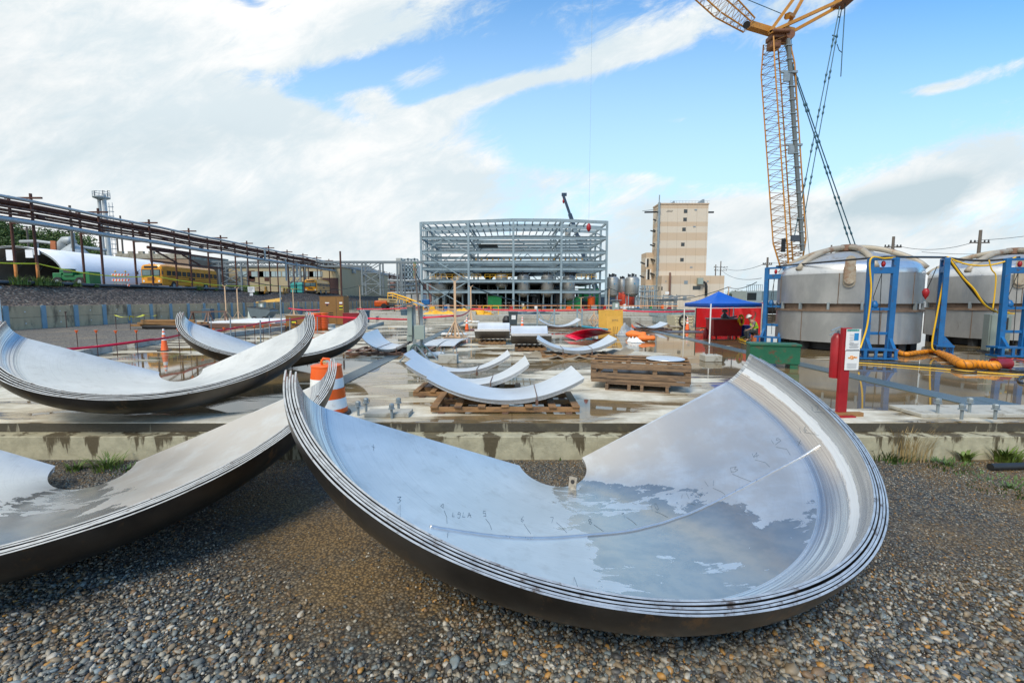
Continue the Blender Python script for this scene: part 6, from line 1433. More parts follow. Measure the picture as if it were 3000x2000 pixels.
vessel(1264,1312,806,870,113,'steel process vessel in the far left bay of the frame',GI);vessel(1325,1362,806,872,114,'second steel process vessel from the left, beside the first column',GI)
vessel(1452,1488,802,846,113,'short steel process vessel left of the centre column',GI);vessel(1515,1553,803,871,112,'steel process vessel just right of the centre column',GI);vessel(1585,1623,803,871,112,'steel process vessel left of the fourth column',GI);vessel(1648,1685,805,882,111,'steel process vessel right of the fourth column',GI)
GO='grey vessels outside the right of the frame'
vessel(1776,1813,808,872,112,'grey vessel just outside the right end of the frame',GO);vessel(1812,1834,815,870,122,'partly hidden grey vessel between the two outer ones',GO);vessel(1831,1873,808,870,112,'rightmost grey vessel standing before the beige tower',GO)
vessel(1655,1672,666,700,150,'small domed vessel seen through the top right of the frame','x')
for o_ in bpy.data.objects:
    if o_.get('group')=='x': del o_['group']
for px,pyb,w_,h_,l in((1450,901,3.2,2.6,'green container behind the yellow guard rail'),(1680,901,3.2,2.4,'green container low in the right bay of the frame'),(1723,897,4.6,4.6,'taller green container in the right bay of the frame')):
    q=G(px,pyb);b=MB();b.box((q.x,q.y,h_/2),(w_*q.y/108,2,h_*q.y/108));b.box((q.x,q.y-.05,h_*q.y/108+.05),(w_*q.y/108+.3,2.1,.12));b.build('green_container',greenb,label=l,cat='container',bevel=.04)
for px,l in((1813,'left'),(1826,'second'),(1838,'third'),(1850,'right')):
    q=P(px,880,118);b=MB();b.lathe([(0,.3),(1.0,.3),(1.0,3.4),(.8,3.8),(0,3.9)],(q.x,118,0),12);b.build('red_tank',mat('red_orange_tank',(.6,.06,.02),.5,0,.15,1),label=f'{l} small red orange tank under the outer grey vessels',cat='tank',smooth=True,auto=50,group='red orange tanks below the vessels')
q=P(1748,880,105);b=MB();b.lathe([(0,0),(.9,0),(.9,2.6),(0,2.9)],(q.x,112,0),10);b.build('orange_hopper',orange,label='orange hopper beside the right column of the frame',cat='hopper',smooth=True,auto=50)
# ---------------- beige tower ----------------
def tower_mat():
    m,t,b=shader('banded_precast');k=T(t);co=k.n('ShaderNodeTexCoord').outputs['Object'];z=k.n('ShaderNodeSeparateXYZ',{0:co}).outputs[2]
    r_=k.n('ShaderNodeValToRGB',{0:k.m('DIVIDE',z,32.0)});e=r_.color_ramp;e.interpolation='CONSTANT';A_=(.55,.42,.29,1);B_=(.62,.54,.43,1)
    YT=130;zz=[0]+[P(2000,py,YT).z for py in(833,808,794,771,750,727,705,682,664,650,612)]
    e.elements[0].position=0;e.elements[0].color=B_;e.elements[1].position=.999;e.elements[1].color=A_
    for i,v_ in enumerate(zz[1:]):
        x_=e.elements.new(v_/32.0);x_.color=A_ if i%2==0 else B_
    c=k.mix(k.ss(k.noise(co,.25,6,.6),.3,.7,0,.25),r_.outputs[0],(.58,.50,.40));br=k.n('ShaderNodeTexBrick',{'Vector':k.n('ShaderNodeMapping',{0:co,'Rotation':(R(90),0,0)}).outputs[0],'Color1':(1,1,1,1),'Color2':(1,1,1,1),'Mortar':(.72,.7,.68,1),'Scale':.37,'Mortar Size':.014,'Brick Width':1.0,'Row Height':50.0},offset=0.0).outputs['Color']
    t.links.new(k.mix(1.0,c,br,'MULTIPLY'),b.inputs['Base Color']);b.inputs['Roughness'].default_value=.8;return m
twm=tower_mat();YT=130
X_=lambda px,Y=YT,py=750:P(px,py,Y).x
Z_=lambda py,Y=YT:P(2000,py,Y).z
t=thing('tower_building','tall beige banded tower building with small dark windows','building',(49,YT,0),0)
xa,xc=X_(1927),X_(2070);zt=Z_(599)
b=MB();b.bx(xa,xc,YT,YT+5.4,0,zt);b.build('tower_wall',twm,t)
b=MB();b.bx(xa-.15,xc+.15,YT-.15,YT+5.5,zt,zt+.35);b.build('parapet',mat('parapet_tan',(.48,.36,.25),.7),t)
xl=X_(1893,134);b=MB();b.bx(xl,xa-.01,YT+4,YT+9,0,Z_(740,134));b.build('side_block',twm,t)

b=MB();b.bx(xa-.02,X_(2120,127),YT-4,YT-.01,0,Z_(808,127));b.bx(xc+.01,X_(2120,127),YT,YT+8,0,Z_(808,127));b.build('low_block',twm,t)
win=[(2004,619),(2003,643),(2001,672),(1999,716),(1998,761)]
for px,py in win:
    x,z=X_(px),Z_(py);b=MB();b.bx(x-.48,x+.48,YT-.06,YT+.01,z-.48,z+.48);o=b.build('window',dark,t);b=MB();b.bx(x-.40,x+.40,YT-.075,YT-.058,z-.40,z+.40);b.build('pane',glass,o)
for px,py,w_,h_ in((2033,615,.7,.35),(2031,664,.7,.35),(2026,783,.7,.35)):
    x,z=X_(px),Z_(py);b=MB();b.bx(x-w_/2,x+w_/2,YT-.08,YT,z-h_/2,z+h_/2);b.build('louvre',galv,t)
YL=YT-4
for px,py,w_,h_,m_ in((2044,843,2.1,1.0,glass),(2012,827,1.0,.9,galv),(2076,824,.5,.35,galv),(1953,824,.25,.35,galv),(1933,845,.2,1,dark),(1942,845,.3,1,dark),(1984,874,1,1.1,galv),(2010,874,1,1.1,galv)):
    x,z=X_(px,YL),Z_(py,YL);b=MB();b.bx(x-w_/2,x+w_/2,YL-.07,YL,z-h_/2,z+h_/2);b.build('window' if m_ is not galv else 'louvre',m_,t)
for px,py,w_,h_,m_ in((1898,770,.5,2.3,dark),(1901,804,.6,2.9,dark),(1893,770,.35,2.4,white),(1896,804,.35,3.0,white),(1907,804,.35,3.0,white),(1917,640,.7,4,glass)):
    Y=YT+4 if py>700 else YT+6.2
    x,z=X_(px,Y),Z_(py,Y);b=MB();b.bx(x-w_/2,x+w_/2,Y-.08,Y-.0,z-h_/2,z+h_/2);b.build('window',m_,t)
for px,py in((1914,678),(1922,676),(1914,720),(1922,716),(1917,762),(1917,804),(1887,772),(1886,812),(1921,645)):
    x,z=X_(px,YT+2),Z_(py,YT+2);b=MB();b.beam((x-.3,YT+3.9,z+.5),(x+.2,YT+2.2,z-.1),.5,.3);b.build('air_duct_hood',dark,t)
b=MB();x=X_(1929);b.tube([(x-.3,YT-.3,0),(x-.3,YT-.3,zt+.5)],.32,10);b.tube([(x-.3,YT-.3,zt),(x-.3,YT-.3,Z_(572))],.16,8)
for i in range(10): b.box((x-.3,YT-.3,3+i*2.6),(.8,.5,.15))
b.build('riser_pipe',galv,t,smooth=True,auto=40)
b=MB();x0_=X_(1888);z=Z_(620);b.beam((x0_,YT+1,z),(xa,YT+1,z+.1),.5,.4);b.beam((xc,YT+1,z),(X_(2090),YT+1,z),.5,.4);b.beam((xa-4.3,YT+1.3,z+.4),(xa,YT+1.3,z+.9),.1,.1);b.build('hoist_beam',dark,t)
for px,s_ in((1970,1),(2054,1.5)):
    x=X_(px);b=MB();b.add([(x-1.0*s_,YT+1,zt+.3),(x+.5*s_,YT+1,zt+.3),(x+.5*s_,YT+1,zt+1.1*s_),(x+.2*s_,YT+1,zt+1.1*s_),(x-1.0*s_,YT+2.5,zt+.3),(x+.5*s_,YT+2.5,zt+.3),(x+.5*s_,YT+2.5,zt+1.1*s_),(x+.2*s_,YT+2.5,zt+1.1*s_)],[(0,1,2,3),(7,6,5,4),(0,3,7,4),(3,2,6,7),(1,5,6,2)]);b.build('roof_hood',galv,t)
b=MB()
for px in range(1960,2076,9): b.beam((X_(px),YT+.3,zt+.3),(X_(px),YT+.3,zt+1.0),.05,.05)
b.beam((X_(1960),YT+.3,zt+1),(X_(2074),YT+.3,zt+1),.05,.05);b.build('roof_rail',galv,t)
b=MB();x=X_(1963,YL);z=Z_(803,YL);b.tube([(x,YL-.5,3),(x,YL-.5,z),(x+.01,YL-.3,z+.3)],.3,8);b.build('brown_stack',mat('brown_pipe',(.16,.08,.05),.6),t,smooth=True,auto=40)
b=MB();x1_,x2_=X_(2050,YL),X_(2069,YL);z=Z_(826,YL);b.tube([(x1_+.6,YL-.8,z),(x2_-.9,YL-.8,z),(x2_-.2,YL-.8,z-.4),(x2_,YL-.8,z-1.2),(x2_,YL-.8,3)],.35,10);b.build('elbow_duct',dark,t,smooth=True)
b=MB();b.box((x1_,YL-.8,z+.2),(1.4,1,1.7));b.build('duct_box',cabinet,t)
b=MB();
for i,px in enumerate(range(1949,1966,3)): x=X_(px);b.beam((x-.1,YT-.03,Z_(621)),(x+.25,YT-.03,Z_(617)+.1*(i%2)),.12,.03)
b.build('wall_marks',dark,t)
# pipework in front of the tower
t=thing('pipe_rack_cluster','dense tangle of steel pipework and racks at the foot of the beige tower','pipework',(38,112,0),0)
b=MB();mm=mat('pipework_grey',(.22,.24,.25),.5,.3,.5,.5)
for i in range(34):
    px=rg3.uniform(1868,1985);Y=rg3.uniform(106,120);z1=P(px,rg3.uniform(826,880) if px<1915 else rg3.uniform(862,885),Y).z;x=P(px,850,Y).x;b.tube([(x,Y,0),(x,Y,z1)],.1,6)
    if i%2: b.tube([(x,Y,z1*.9),(x+rg3.uniform(1,5),Y,z1*.9)],.13,6)
b.build('pipes',mm,t)
b=MB()
for px in(1872,1888,1902,1918):
    x=P(px,850,108).x
    for Y in(108,111): b.beam((x,Y,0),(x,Y,P(px,838,108).z),.2,.2)
for py in(838,852,866,880):
    z=P(1890,py,108).z;b.beam((P(1872,850,108).x,108,z),(P(1920,850,108).x,108,z),.15,.2)
for py in(868,880,890): z=P(1950,py,110).z;b.beam((P(1915,850,110).x,110,z),(P(1985,850,110).x,110,z),.2,.2)
b.build('rack',bluegalv,t)
b=MB();q=P(1954,858,107);b.bx(q.x-.45,q.x+.45,106.9,107,q.z-.3,q.z+.3);b.build('sign_board',white,t)
# scattered tiny coloured site clutter far away
cols=[redp,yellow,white,bluep,greenb,orange,maroon,galv]
for i in range(26):
    px=1240+i*33+rg3.uniform(-8,8);py=rg3.uniform(899,909) if i<15 else rg3.uniform(896,911);q=G(px,py);s_=q.y/100
    nmk=['red','yellow','white','blue','green','orange','maroon','grey'][i%8];b=MB();w_=rg3.uniform(.4,1.2)*s_;h_=rg3.uniform(.3,.8)*s_;b.box((q.x,q.y,h_/2),(w_,.8,h_));b.box((q.x+.1,q.y,h_+.06),(w_*.7,.6,.12))
    b.build('site_crate',cols[i%8],label=f"small distant {nmk} crate, {['first','second','third','fourth'][i//8]} of its colour from the left before the steel frame",cat='crate',group=f'distant {nmk} crates',bevel=.02)
b=MB();q=G(1650,907);
# ---------------- mobile crane behind ----------------
t=thing('mobile_crane','dark blue telescopic crane boom rising behind the steel frame','crane',(28,150,0),0)
a_=P(1650,572,150);c_=P(1726,790,150);navy=mat('boom_navy',(.02,.045,.085),.45,0,.2,.5)
b=MB();m1=c_.lerp(a_,.45);m2=c_.lerp(a_,.75);base=c_+(c_-a_)*.55;b.beam(base,m1,1.5,1.5);b.beam(m1,m2,1.1,1.1);b.beam(m2,a_,.75,.75);b.build('boom',navy,t)
b=MB();b.box(a_+Vector((.3,0,.2)),(1.6,.8,.9));b.build('boom_head',navy,t);b=MB();h_=P(1651,590,150);b.tube([P(1650,574,150)+Vector((-.3,-.2,0)),h_],.06,5);b.lathe([(0,-.8),(.35,-.3),(.35,.3),(0,.8)],h_,8);b.build('hook_block',redp,t)
b=MB();b.box((base.x,150,1.6),(10,3,2.4));b.build('carrier',navy,t)
# ---------------- crawler crane ----------------
DC=60
t=thing('crawler_crane','huge ochre lattice boom crane with jib, masts and pendant lines','crane',(P(2318,830,DC).x,DC,0),0)
def lattice(b,p0,p1,w0,w1,d0,d1,n,rc,rb,up=(0,1,0),bb=None):
    p0=Vector(p0);p1=Vector(p1);z=(p1-p0).normalized();x=z.cross(Vector(up)).normalized();y=x.cross(z);bb=bb or b
    C_=lambda u,sx_,sy_:p0.lerp(p1,u)+x*(sx_*(w0+(w1-w0)*u)/2)+y*(sy_*(d0+(d1-d0)*u)/2)
    cs=[(-1,-1),(1,-1),(1,1),(-1,1)]
    for s_ in cs: b.tube([C_(0,*s_),C_(1,*s_)],rc,6)
    for i in range(n):
        u0,u1=i/n,(i+1)/n;um=(u0+u1)/2
        for a in range(4):
            s0,s1=cs[a],cs[(a+1)%4]
            bb.tube([C_(u0,*s0),C_(um,*s1)],rb,4,cap=False);bb.tube([C_(um,*s1),C_(u1,*s0)],rb,4,cap=False)
            bb.tube([C_(u0,*s0),C_(u0,*s1)],rb*.8,4,cap=False)
pA=P(2272,118,DC);pB=P(2312,705,DC);pC=P(2318,752,DC);foot=P(2322,800,DC)
k_=1.0
b=MB();bb=MB()
v=(pA-pB).normalized()
mid1=pB.lerp(pA,.47);mid2=pB.lerp(pA,.86)
Wd=2.6
upv=Vector((-.10,1,0)).normalized()
lattice(b,pB,mid1,Wd,Wd,Wd,Wd,8,.085,.032,upv,bb);lattice(b,mid1,mid2,Wd,Wd,Wd,Wd,7,.085,.032,upv,bb);lattice(b,mid2,pA,Wd,1.9,Wd,1.9,3,.085,.034,upv,bb)
f0=pB-(pA-pB).normalized()*4.6;lattice(b,f0,pB,1.5,Wd,1.1,Wd,5,.10,.045,upv,bb)
b.build('boom_chords',cranem,t);bb.build('boom_lacing',mat('lacing_ochre',(.30,.15,.04),.55,.05,.2,1),t)
b=MB();b.beam(pA+Vector((.75,-1.4,-.6)),pB+Vector((.8,-1.6,-1.5)),.38,.32);b.build('derrick_mast',mat('mast_grey',(.15,.165,.16),.5,.2,.12,.5),t)
b=MB();
for i in range(16): q=(pA+Vector((.75,-1.4,-.6))).lerp(pB+Vector((.8,-1.6,-1.5)),(i+.5)/16);b.box(q,(.72,.5,.08))
for q in(mid1.lerp(mid2,.9),mid1): b.box(q+Vector((.6,-1.3,0)),(2.0,.3,.25),0);b.box(q+Vector((.2,-1.5,-.7)),(.7,.25,1.0))
b.build('clamps',galv,t)
b=MB();q=P(2335,698,DC-1.5);b.box(q,(1.5,.3,.75));b.build('dark_panel',mat('dark_glassy_panel',(.05,.06,.08),.3),t)
b=MB();q=P(2296,715,DC-1.6);
for i in range(7): b.box(q+Vector((0,0,.5-.22*i)),(.35,.1,.09))
b.box(q+Vector((0,.06,-.15)),(.55,.06,1.7));b.build('number_board',dark,t)
b=MB();b.box(pA+Vector((0,0,.2)),(1.7,1.6,.55));b.box(pA+Vector((-.2,0,-.7)),(1.2,1.2,.8));b.tube([pA+Vector((1.3,-1,.2)),pA+Vector((1.3,.6,.2))],.55,14);b.tube([pA+Vector((-1.1,-1.1,.5)),pA+Vector((1.1,-1.1,.5))],.22,8);b.build('boom_head',craned,t,bevel=.05)
# jib
head=pA+Vector((-.4,0,.9))
j0=P(2245,108,DC);j1=P(2195,75,DC-.5);j2=P(2120,18,DC-1);j3=P(2020,-60,DC-1.5);j4=P(1890,-190,DC-2)
b=MB();bb=MB();b.beam(head,j1,.85,.7);lattice(b,j1,j2,1.4,2.2,1.0,1.6,4,.09,.028,(0,1,.2),bb);lattice(b,j2,j4,2.2,2.2,1.6,1.6,10,.09,.028,(0,1,.2),bb);b.build('jib_chords',cranem,t);bb.build('jib_lacing',mat('lacing_ochre',(.30,.15,.04),.55),t)
b=MB();b.tube([P(2187,74,DC-1.6),P(2187,74,DC-1.2)],.42,14);b.build('sheave',black,t,smooth=True,auto=40)
# struts
b=MB();s1=P(2252,98,DC-1);s2=P(2288,112,DC+.6)
for a_,c_ in((s1,P(2345,-30,DC-1)),(s2,P(2372,-40,DC+.6)),(s1,P(2462,2,DC-1)),(s2,P(2470,12,DC+1))): b.beam(a_,c_,.40,.34)
for p_,q_ in((P(2306,44,DC-.5),P(2322,50,DC+.4)),(P(2292,84,DC-.8),P(2322,90,DC+.6))): b.beam(p_,q_,.6,.4)
b.tube([P(2305,50,DC-.9),P(2305,50,DC-.4)],.32,10);b.build('jib_strut',cranem,t)
b=MB();b.box(P(2470,4,DC),(1.6,2.2,.7));b.build('strut_head',craned,t)
pend=mat('pendant_blue',(.03,.10,.14),.5,.2,.2,2)
def line(pts,r_,nm,kn=0):
    b=MB();pts=[Vector(p_) for p_ in pts];b.tube(pts,r_,5)
    if kn:
        a_,c_=pts[0],pts[-1]
        for i in range(1,kn+1):
            u=i/(kn+.6);q=a_.lerp(c_,u);d_=(c_-a_).normalized();b.tube([q-d_*.75,q-d_*.4,q-d_*.1,q+d_*.1,q+d_*.4,q+d_*.75],[.04,.14,.07,.07,.14,.04],6)
    b.build(nm,pend,t)
line([P(2298,130,DC-1),P(2495,728,DC-1)],.07,'pendant',6);line([P(2300,128,DC+1),P(2509,728,DC+1)],.07,'pendant',6)
line([P(2460,20,DC-1),P(2327,692,DC-1.4)],.06,'pendant',6);line([P(2468,12,DC+1),P(2346,690,DC-1)],.06,'pendant',6)
line([P(2476,8,DC),P(2467,155,DC),P(2463,225,DC)],.06,'pendant');line([P(2452,130,DC),P(2458,148,DC),P(2467,155,DC)],.05,'pendant')
line([P(2438,104,DC),P(2454,110,DC)],.08,'pendant');line([P(2455,50,DC),P(2461,52,DC)],.08,'pendant')
line([P(2190,0,DC),P(2292,42,DC)],.045,'pendant');line([P(2315,80,DC),P(2343,430,DC),P(2372,760,DC)],.03,'hoist_rope')
xx=P(1735,5,DC).x;top_=P(1735,-120,DC);b=MB();b.tube([(xx+0,DC,top_.z),(xx,DC,P(1724,655,DC).z)],.013,5);b.build('hoist_rope',mat('thin_rope',(.3,.4,.45),.6),t)
hb=P(1724,667,DC);hb.x=xx;b=MB();b.lathe([(0,-.55),(.12,-.5),(.3,-.15),(.3,.2),(.14,.5),(0,.55)],hb,12);b.build('load_hook',redp,t,smooth=True)
# crane body (low, mostly hidden behind the tank)
bx_=P(2330,850,DC).x;b=MB();b.box((bx_+4,DC+1,2.6),(9,3.4,2.2));b.build('machinery_house',cranem,t,bevel=.1);b=MB();b.box((bx_+9.5,DC+1,2.6),(2.2,5.5,2.8));b.build('counterweight',dark,t)
for s_ in(-1,1): b=MB();b.box((bx_+2.5,DC+1+s_*3.4,.75),(10,1.3,1.4));b.build('track',black,t,bevel=.4)
b=MB();b.beam((bx_+5,DC+.5,3.6),foot.lerp(pC,.2),.9,.9);b.beam(foot,(bx_+.5,DC+.5,1.9),1.2,1.2);b.build('boom_foot',cranem,t)
# ---------------- utility poles, wires (right) ----------------
polm=mat('utility_pole_wood',(.10,.085,.07),.85,0,.2,1)
ends={}
def upole(px,pyt,Y,arms,label,wd=.3):
    z=P(px,pyt,Y).z;x=P(px,pyt,Y).x;t=thing('utility_pole',label,'utility pole',(x,Y,0),0,'wooden utility poles');b=MB();b.tube([(0,0,0),(0,0,z)],[wd,wd*.6],8);b.build('pole',polm,t,world=False,smooth=True)
    for i,(py,hw) in enumerate(arms):
        za=P(px,py,Y).z;b=MB();b.beam((-hw,0,za),(hw,0,za),.14,.16);b.build('crossarm',polm,t,world=False);b=MB()
        for u in(-.9,-.5,.5,.9): b.lathe([(0,0),(.09,0),(.11,.15),(.06,.3),(0,.3)],(hw*u,0,za+.08),6)
        b.build('insulators',dark,t,world=False);ends[(px,i)]=(x,Y,za+.35)
upole(2618,693,70,[(724,1.3)],'utility pole rising behind the nearer tank dome');upole(2873,674,66,[(711,1.4)],'utility pole behind the farther tank dome');upole(2249,754,90,[(775,.9)],'small utility pole at the top of the left blue frame')
upole(2436,718,80,[],'pole tip just left of the tank dome peak',.2);upole(2097,775,170,[],'left of the two poles right of the tower',.3);upole(2112,765,170,[(783,2.6),(792,2.4)],'right pole with two crossarms beyond the tower',.3);upole(1880,805,150,[],'thin pole just left of the beige tower base',.25)
GW='overhead power lines on the right'
cabl(ends[(2618,0)],ends[(2873,0)],1.0,.035,dark,'power line between the two utility poles behind the tanks','cable',grp=GW);cabl(ends[(2873,0)],(95,70,16),1,.035,dark,'power line leaving the right edge from the right pole','cable',grp=GW)
cabl(ends[(2112,0)],ends[(2249,0)],1.5,.05,dark,'power line from the two armed pole to the left blue frame','cable',grp=GW);cabl(ends[(2112,1)],(P(2230,830,90).x,90,P(2230,815,90).z),1.5,.05,dark,'lower power line from the two armed pole','cable',grp=GW)
cabl((P(2700,738,70).x,70,P(2700,738,70).z),(P(3050,735,66).x,66,P(3050,730,66).z),.5,.03,dark,'lower power line just above the farther tank dome','cable',grp=GW)
cabl(ends[(2249,0)],ends[(2618,0)],1.0,.03,dark,'thin power line passing behind the crane boom foot','cable',grp=GW)
# small grey building right of canopy
t=thing('site_trailer','small grey site building with a dark window behind the canopy','building',(P(2205,860,75).x,75,0),0)
xa_,xb_=P(2187,860,75).x,P(2232,860,75).x;z=P(2187,852,75).z;b=MB();b.bx(xa_,xb_,75,80,0,z);b.build('wall',mat('trailer_grey',(.35,.42,.42),.6,0,.1,1),t);b=MB();b.bx(xa_+.1,xb_-.9,74.95,75,z-1.5,z-.3);b.build('window',glass,t);b=MB()
for i in range(9): x=xa_+(xb_-xa_)*i/8;b.beam((x,75,z),(x,75,z+1.0),.06,.06)
b.beam((xa_,75,z+1),(xb_,75,z+1),.06,.06);b.build('roof_rail',galv,t)
# ---------------- upper terrace, left ----------------
t=thing('pipe_rack','long elevated rack of rusty and grey pipes on thin steel poles','pipe rack',(CX-.9,60,ZT),0)
XI,XO=-39.0,-40.8;ZR=10.35
ysb=[37.8+6.03*i for i in range(-1,24)]
orp=mat('orange_primer',(.45,.16,.03),.7,0,.3,3,stain=(.12,.05,.03),sa=.4)
for i,y in enumerate(ysb):
    for j,x in enumerate((XI,XO)):
        b=MB();b.tube([(x,y,ZT-.3),(x,y,ZR+(.25 if j==0 else .1))],.10,8)
        b.build('pole',rust,t,smooth=True,auto=50)
        if i==1: b=MB();b.tube([(x,y,ZT-.2),(x,y,ZT+1.75)],.108,8);b.build('orange_sleeve',orp,t,smooth=True)
    b=MB();b.beam((XO-.3,y,ZR-.1),(XI+.9,y,ZR-.1),.12,.14)
    for z in(8.25,8.95): b.beam((XO-.1,y,z),(XI+.3,y,z),.1,.1)
    b.build('crossarm',rust,t)
y0_,y1_=14,215
def longp(x,z,r_,m_,n=28,nm='pipe'):
    b=MB();b.tube([(x+.03*math.sin(y*.3),y,z+.04*math.sin(y*.52)) for y in np.linspace(y0_,y1_,60)],r_,n if n<12 else 10);b.build(nm,m_,t,smooth=True)
longp(XI+.05,9.95,.13,greypipe);longp(XI-.35,9.62,.2,rust);longp(XI-.9,9.5,.15,rust);longp(XI+.1,9.2,.10,rustpipe);longp(XI-.3,8.98,.12,rustpipe);longp(XI-.9,8.8,.07,rust);longp(XI+.0,8.72,.07,rustpipe);longp(XI-.5,8.5,.06,rust);longp(XI+.15,8.22,.2,greypipe)
b=MB()
for i in range(40): y=20+i*4.7+rg.uniform(-1,1);b.box((XI+.05,y,9.1-.25*(i%3)),(.25,.5,.28))
b.build('valves',rust,t)
# cross rack between third and fourth bents
t2=thing('pipe_bracket','rusty triangular steel bracket hanging under the pipe rack near the bus','bracket',(XI,52,0),0);b=MB()
for z in(7.4,6.2): b.beam((XI+.05,49.7,z),(XI+.05,61.7,z-.0),.2,.2)
b.beam((XI+.05,50.5,7.3),(XI+.05,53.5,6.3),.15,.15);b.beam((XI+.05,54.5,7.3),(XI+.05,57.5,6.3),.15,.15);b.tube([(XI-.2,49.7,7.65),(XI-.2,56.2,7.65)],.16,8);b.build('members',rust,t2)
# hanging grey tubes from rack
for i,(y,z0,z1) in enumerate([(72,8.0,9.9),(78.5,5.2,8.8),(82.5,6.0,8.6)]):
    b=MB();b.tube([(XI+.4,y,z0),(XI+.4,y,z1)],.14,8);b.build('drop_pipe',galv,smooth=True,auto=50,label=f"{['first','second','third'][i]} short pale drop pipe hanging from the rack",cat='pipe',group='drop pipes below the rack')
# big pole before the warehouse
q=P(1000,835,80);b=MB();b.tube([(q.x,80,1.5),(q.x,80,P(1000,736,80).z)],.16,8);b.build('steel_mast',rust,smooth=True,auto=50,label='single tall rusty mast standing before the tan warehouse',cat='mast')
# fabric tent ---------------------------------------------------------
fab=mat('white_tent_fabric',(.82,.84,.86),.6,0,.05,.4,stain=(.7,.72,.74),sa=.3)
t=thing('fabric_tent','large white fabric arch tent with an open front and dark inside','tent',(-54,58,ZT),0)
def arch(y,s=1.0,n=28,w_=5.6,h=4.55): return [(-54.2-w_*s*math.cos(math.pi*i/n)*-1*-1,y,ZT+h*s*(math.sin(math.pi*i/n)**.72)) for i in range(n+1)]
b=MB();n=28;rows=[50,52.5,55,57.5,60,62.5,65,67.5];vs=[];fs=[]
for y in rows: vs+=arch(y)
for r_ in range(len(rows)-1):
    for i in range(n): a_=r_*(n+1)+i;fs.append((a_,a_+1,a_+n+2,a_+n+1))
b.add(vs,fs);o=b.build('cover',fab,t,smooth=True);s_=o.modifiers.new('t','SOLIDIFY');s_.thickness=.03
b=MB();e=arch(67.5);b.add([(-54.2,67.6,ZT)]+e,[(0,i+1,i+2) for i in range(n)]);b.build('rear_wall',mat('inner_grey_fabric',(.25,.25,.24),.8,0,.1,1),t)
b=MB();vs=[];fs=[]
for y in(50.05,67.4): vs+=[(x_+ (-.06 if x_>-54.2 else .06),y,z_-.06) for x_,_,z_ in arch(y)]
for i in range(n): fs.append((i,i+n+1,i+n+2,i+1))
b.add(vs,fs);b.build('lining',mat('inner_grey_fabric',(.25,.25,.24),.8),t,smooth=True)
for y in(50.1,52.6,55.1,57.6,60.1,62.6): b=MB();b.tube([(x_*1.0+(-.12 if x_>-54.2 else .12),y,z_-.14) for x_,_,z_ in arch(y)],.05,6);b.build('rib',galv,t,smooth=True)
for x,w_,h_ in((-54.7,.95,1.1),(-52.6,.8,.8),(-51.7,.6,.5)): b=MB();b.bx(x,x+w_,49.85,49.95,7.35-h_-.0,7.4);b.build('hanging_flap',fab,t)
# telehandler
t=thing('telehandler','green telescopic handler parked beside the white tent','telehandler',(-42.1,44.3,ZT),R(8));t.scale=(.76,.76,.88);gg=mat('machine_green',(.006,.15,.045),.4,0,.15,1,coat=.2)
b=MB();b.box((0,0,.95),(3.6,1.5,.55));b.box((-1.5,0,1.1),(1.0,1.6,.7));b.box((-.2,-.55,1.35),(1.1,.7,.45));b.build('chassis',gg,t,world=False,bevel=.06)
b=MB();b.beam((-1.7,.1,1.65),(2.0,.1,1.25),.45,.42);b.build('boom',gg,t,world=False,bevel=.04)
b=MB();b.box((2.0,0,.95),(.45,1.9,1.35));b.build('boom_head',gg,t,world=False,bevel=.05)
b=MB();b.box((-.2,-.6,1.65),(.95,.75,.35));b.build('cab',glass,t,world=False,bevel=.05);b=MB();b.box((-.2,-.6,1.86),(1.05,.85,.06));b.build('cab_roof',gg,t,world=False,bevel=.02)
for x in(-1.35,1.1):
    for y in(-.85,.85):
        b=MB();b.tube([(x,y-.17,.5),(x,y+.17,.5)],.5,20);o=b.build('wheel',black,t,world=False,smooth=True,auto=40);b=MB();b.tube([(x,y-.18,.5),(x,y+.18,.5)],.22,14);b.build('rim',galv,o,world=False)
# barricade
def barric(px,pyt,Y,label):
    q=P(px,pyt,Y);t=thing('barricade',label,'barricade',(q.x,Y,ZT),0);H_=q.z-ZT;w_=1.75
    st=mat('orange_white_stripes',(.8,.8,.8),.5)
    for i,f_ in enumerate((.88,.50,.12)):
        b=MB();b.box((0,0,H_*f_),(w_,.03,.2));b.build('rail',white,t,world=False)
        b=MB()
        for k_ in range(6): x=-w_/2+.15+k_*.3;b.add([(x-.08,-.02,H_*f_-.1),(x+.06,-.02,H_*f_-.1),(x+.15,-.02,H_*f_+.1),(x+.01,-.02,H_*f_+.1)],[(0,1,2,3)])
        b.build('stripes',coneo,t,world=False)
    for s_ in(-.5,.5): b=MB();b.beam((s_,.05,0),(s_,.05,H_+.05),.05,.05);b.build('upright',galv,t,world=False);b=MB();b.lathe([(0,-.1),(.1,0),(0,.12)],(s_,.05,H_+.15),8);b.build('warning_lamp',yellow,t,world=False)
    b=MB();b.box((0,-.03,H_*.3),(1.4,.02,.2));b.build('sign_plate',galv,t,world=False)
barric(352,800,45.5,'orange and white striped road barricade with two lamps beside the tent')
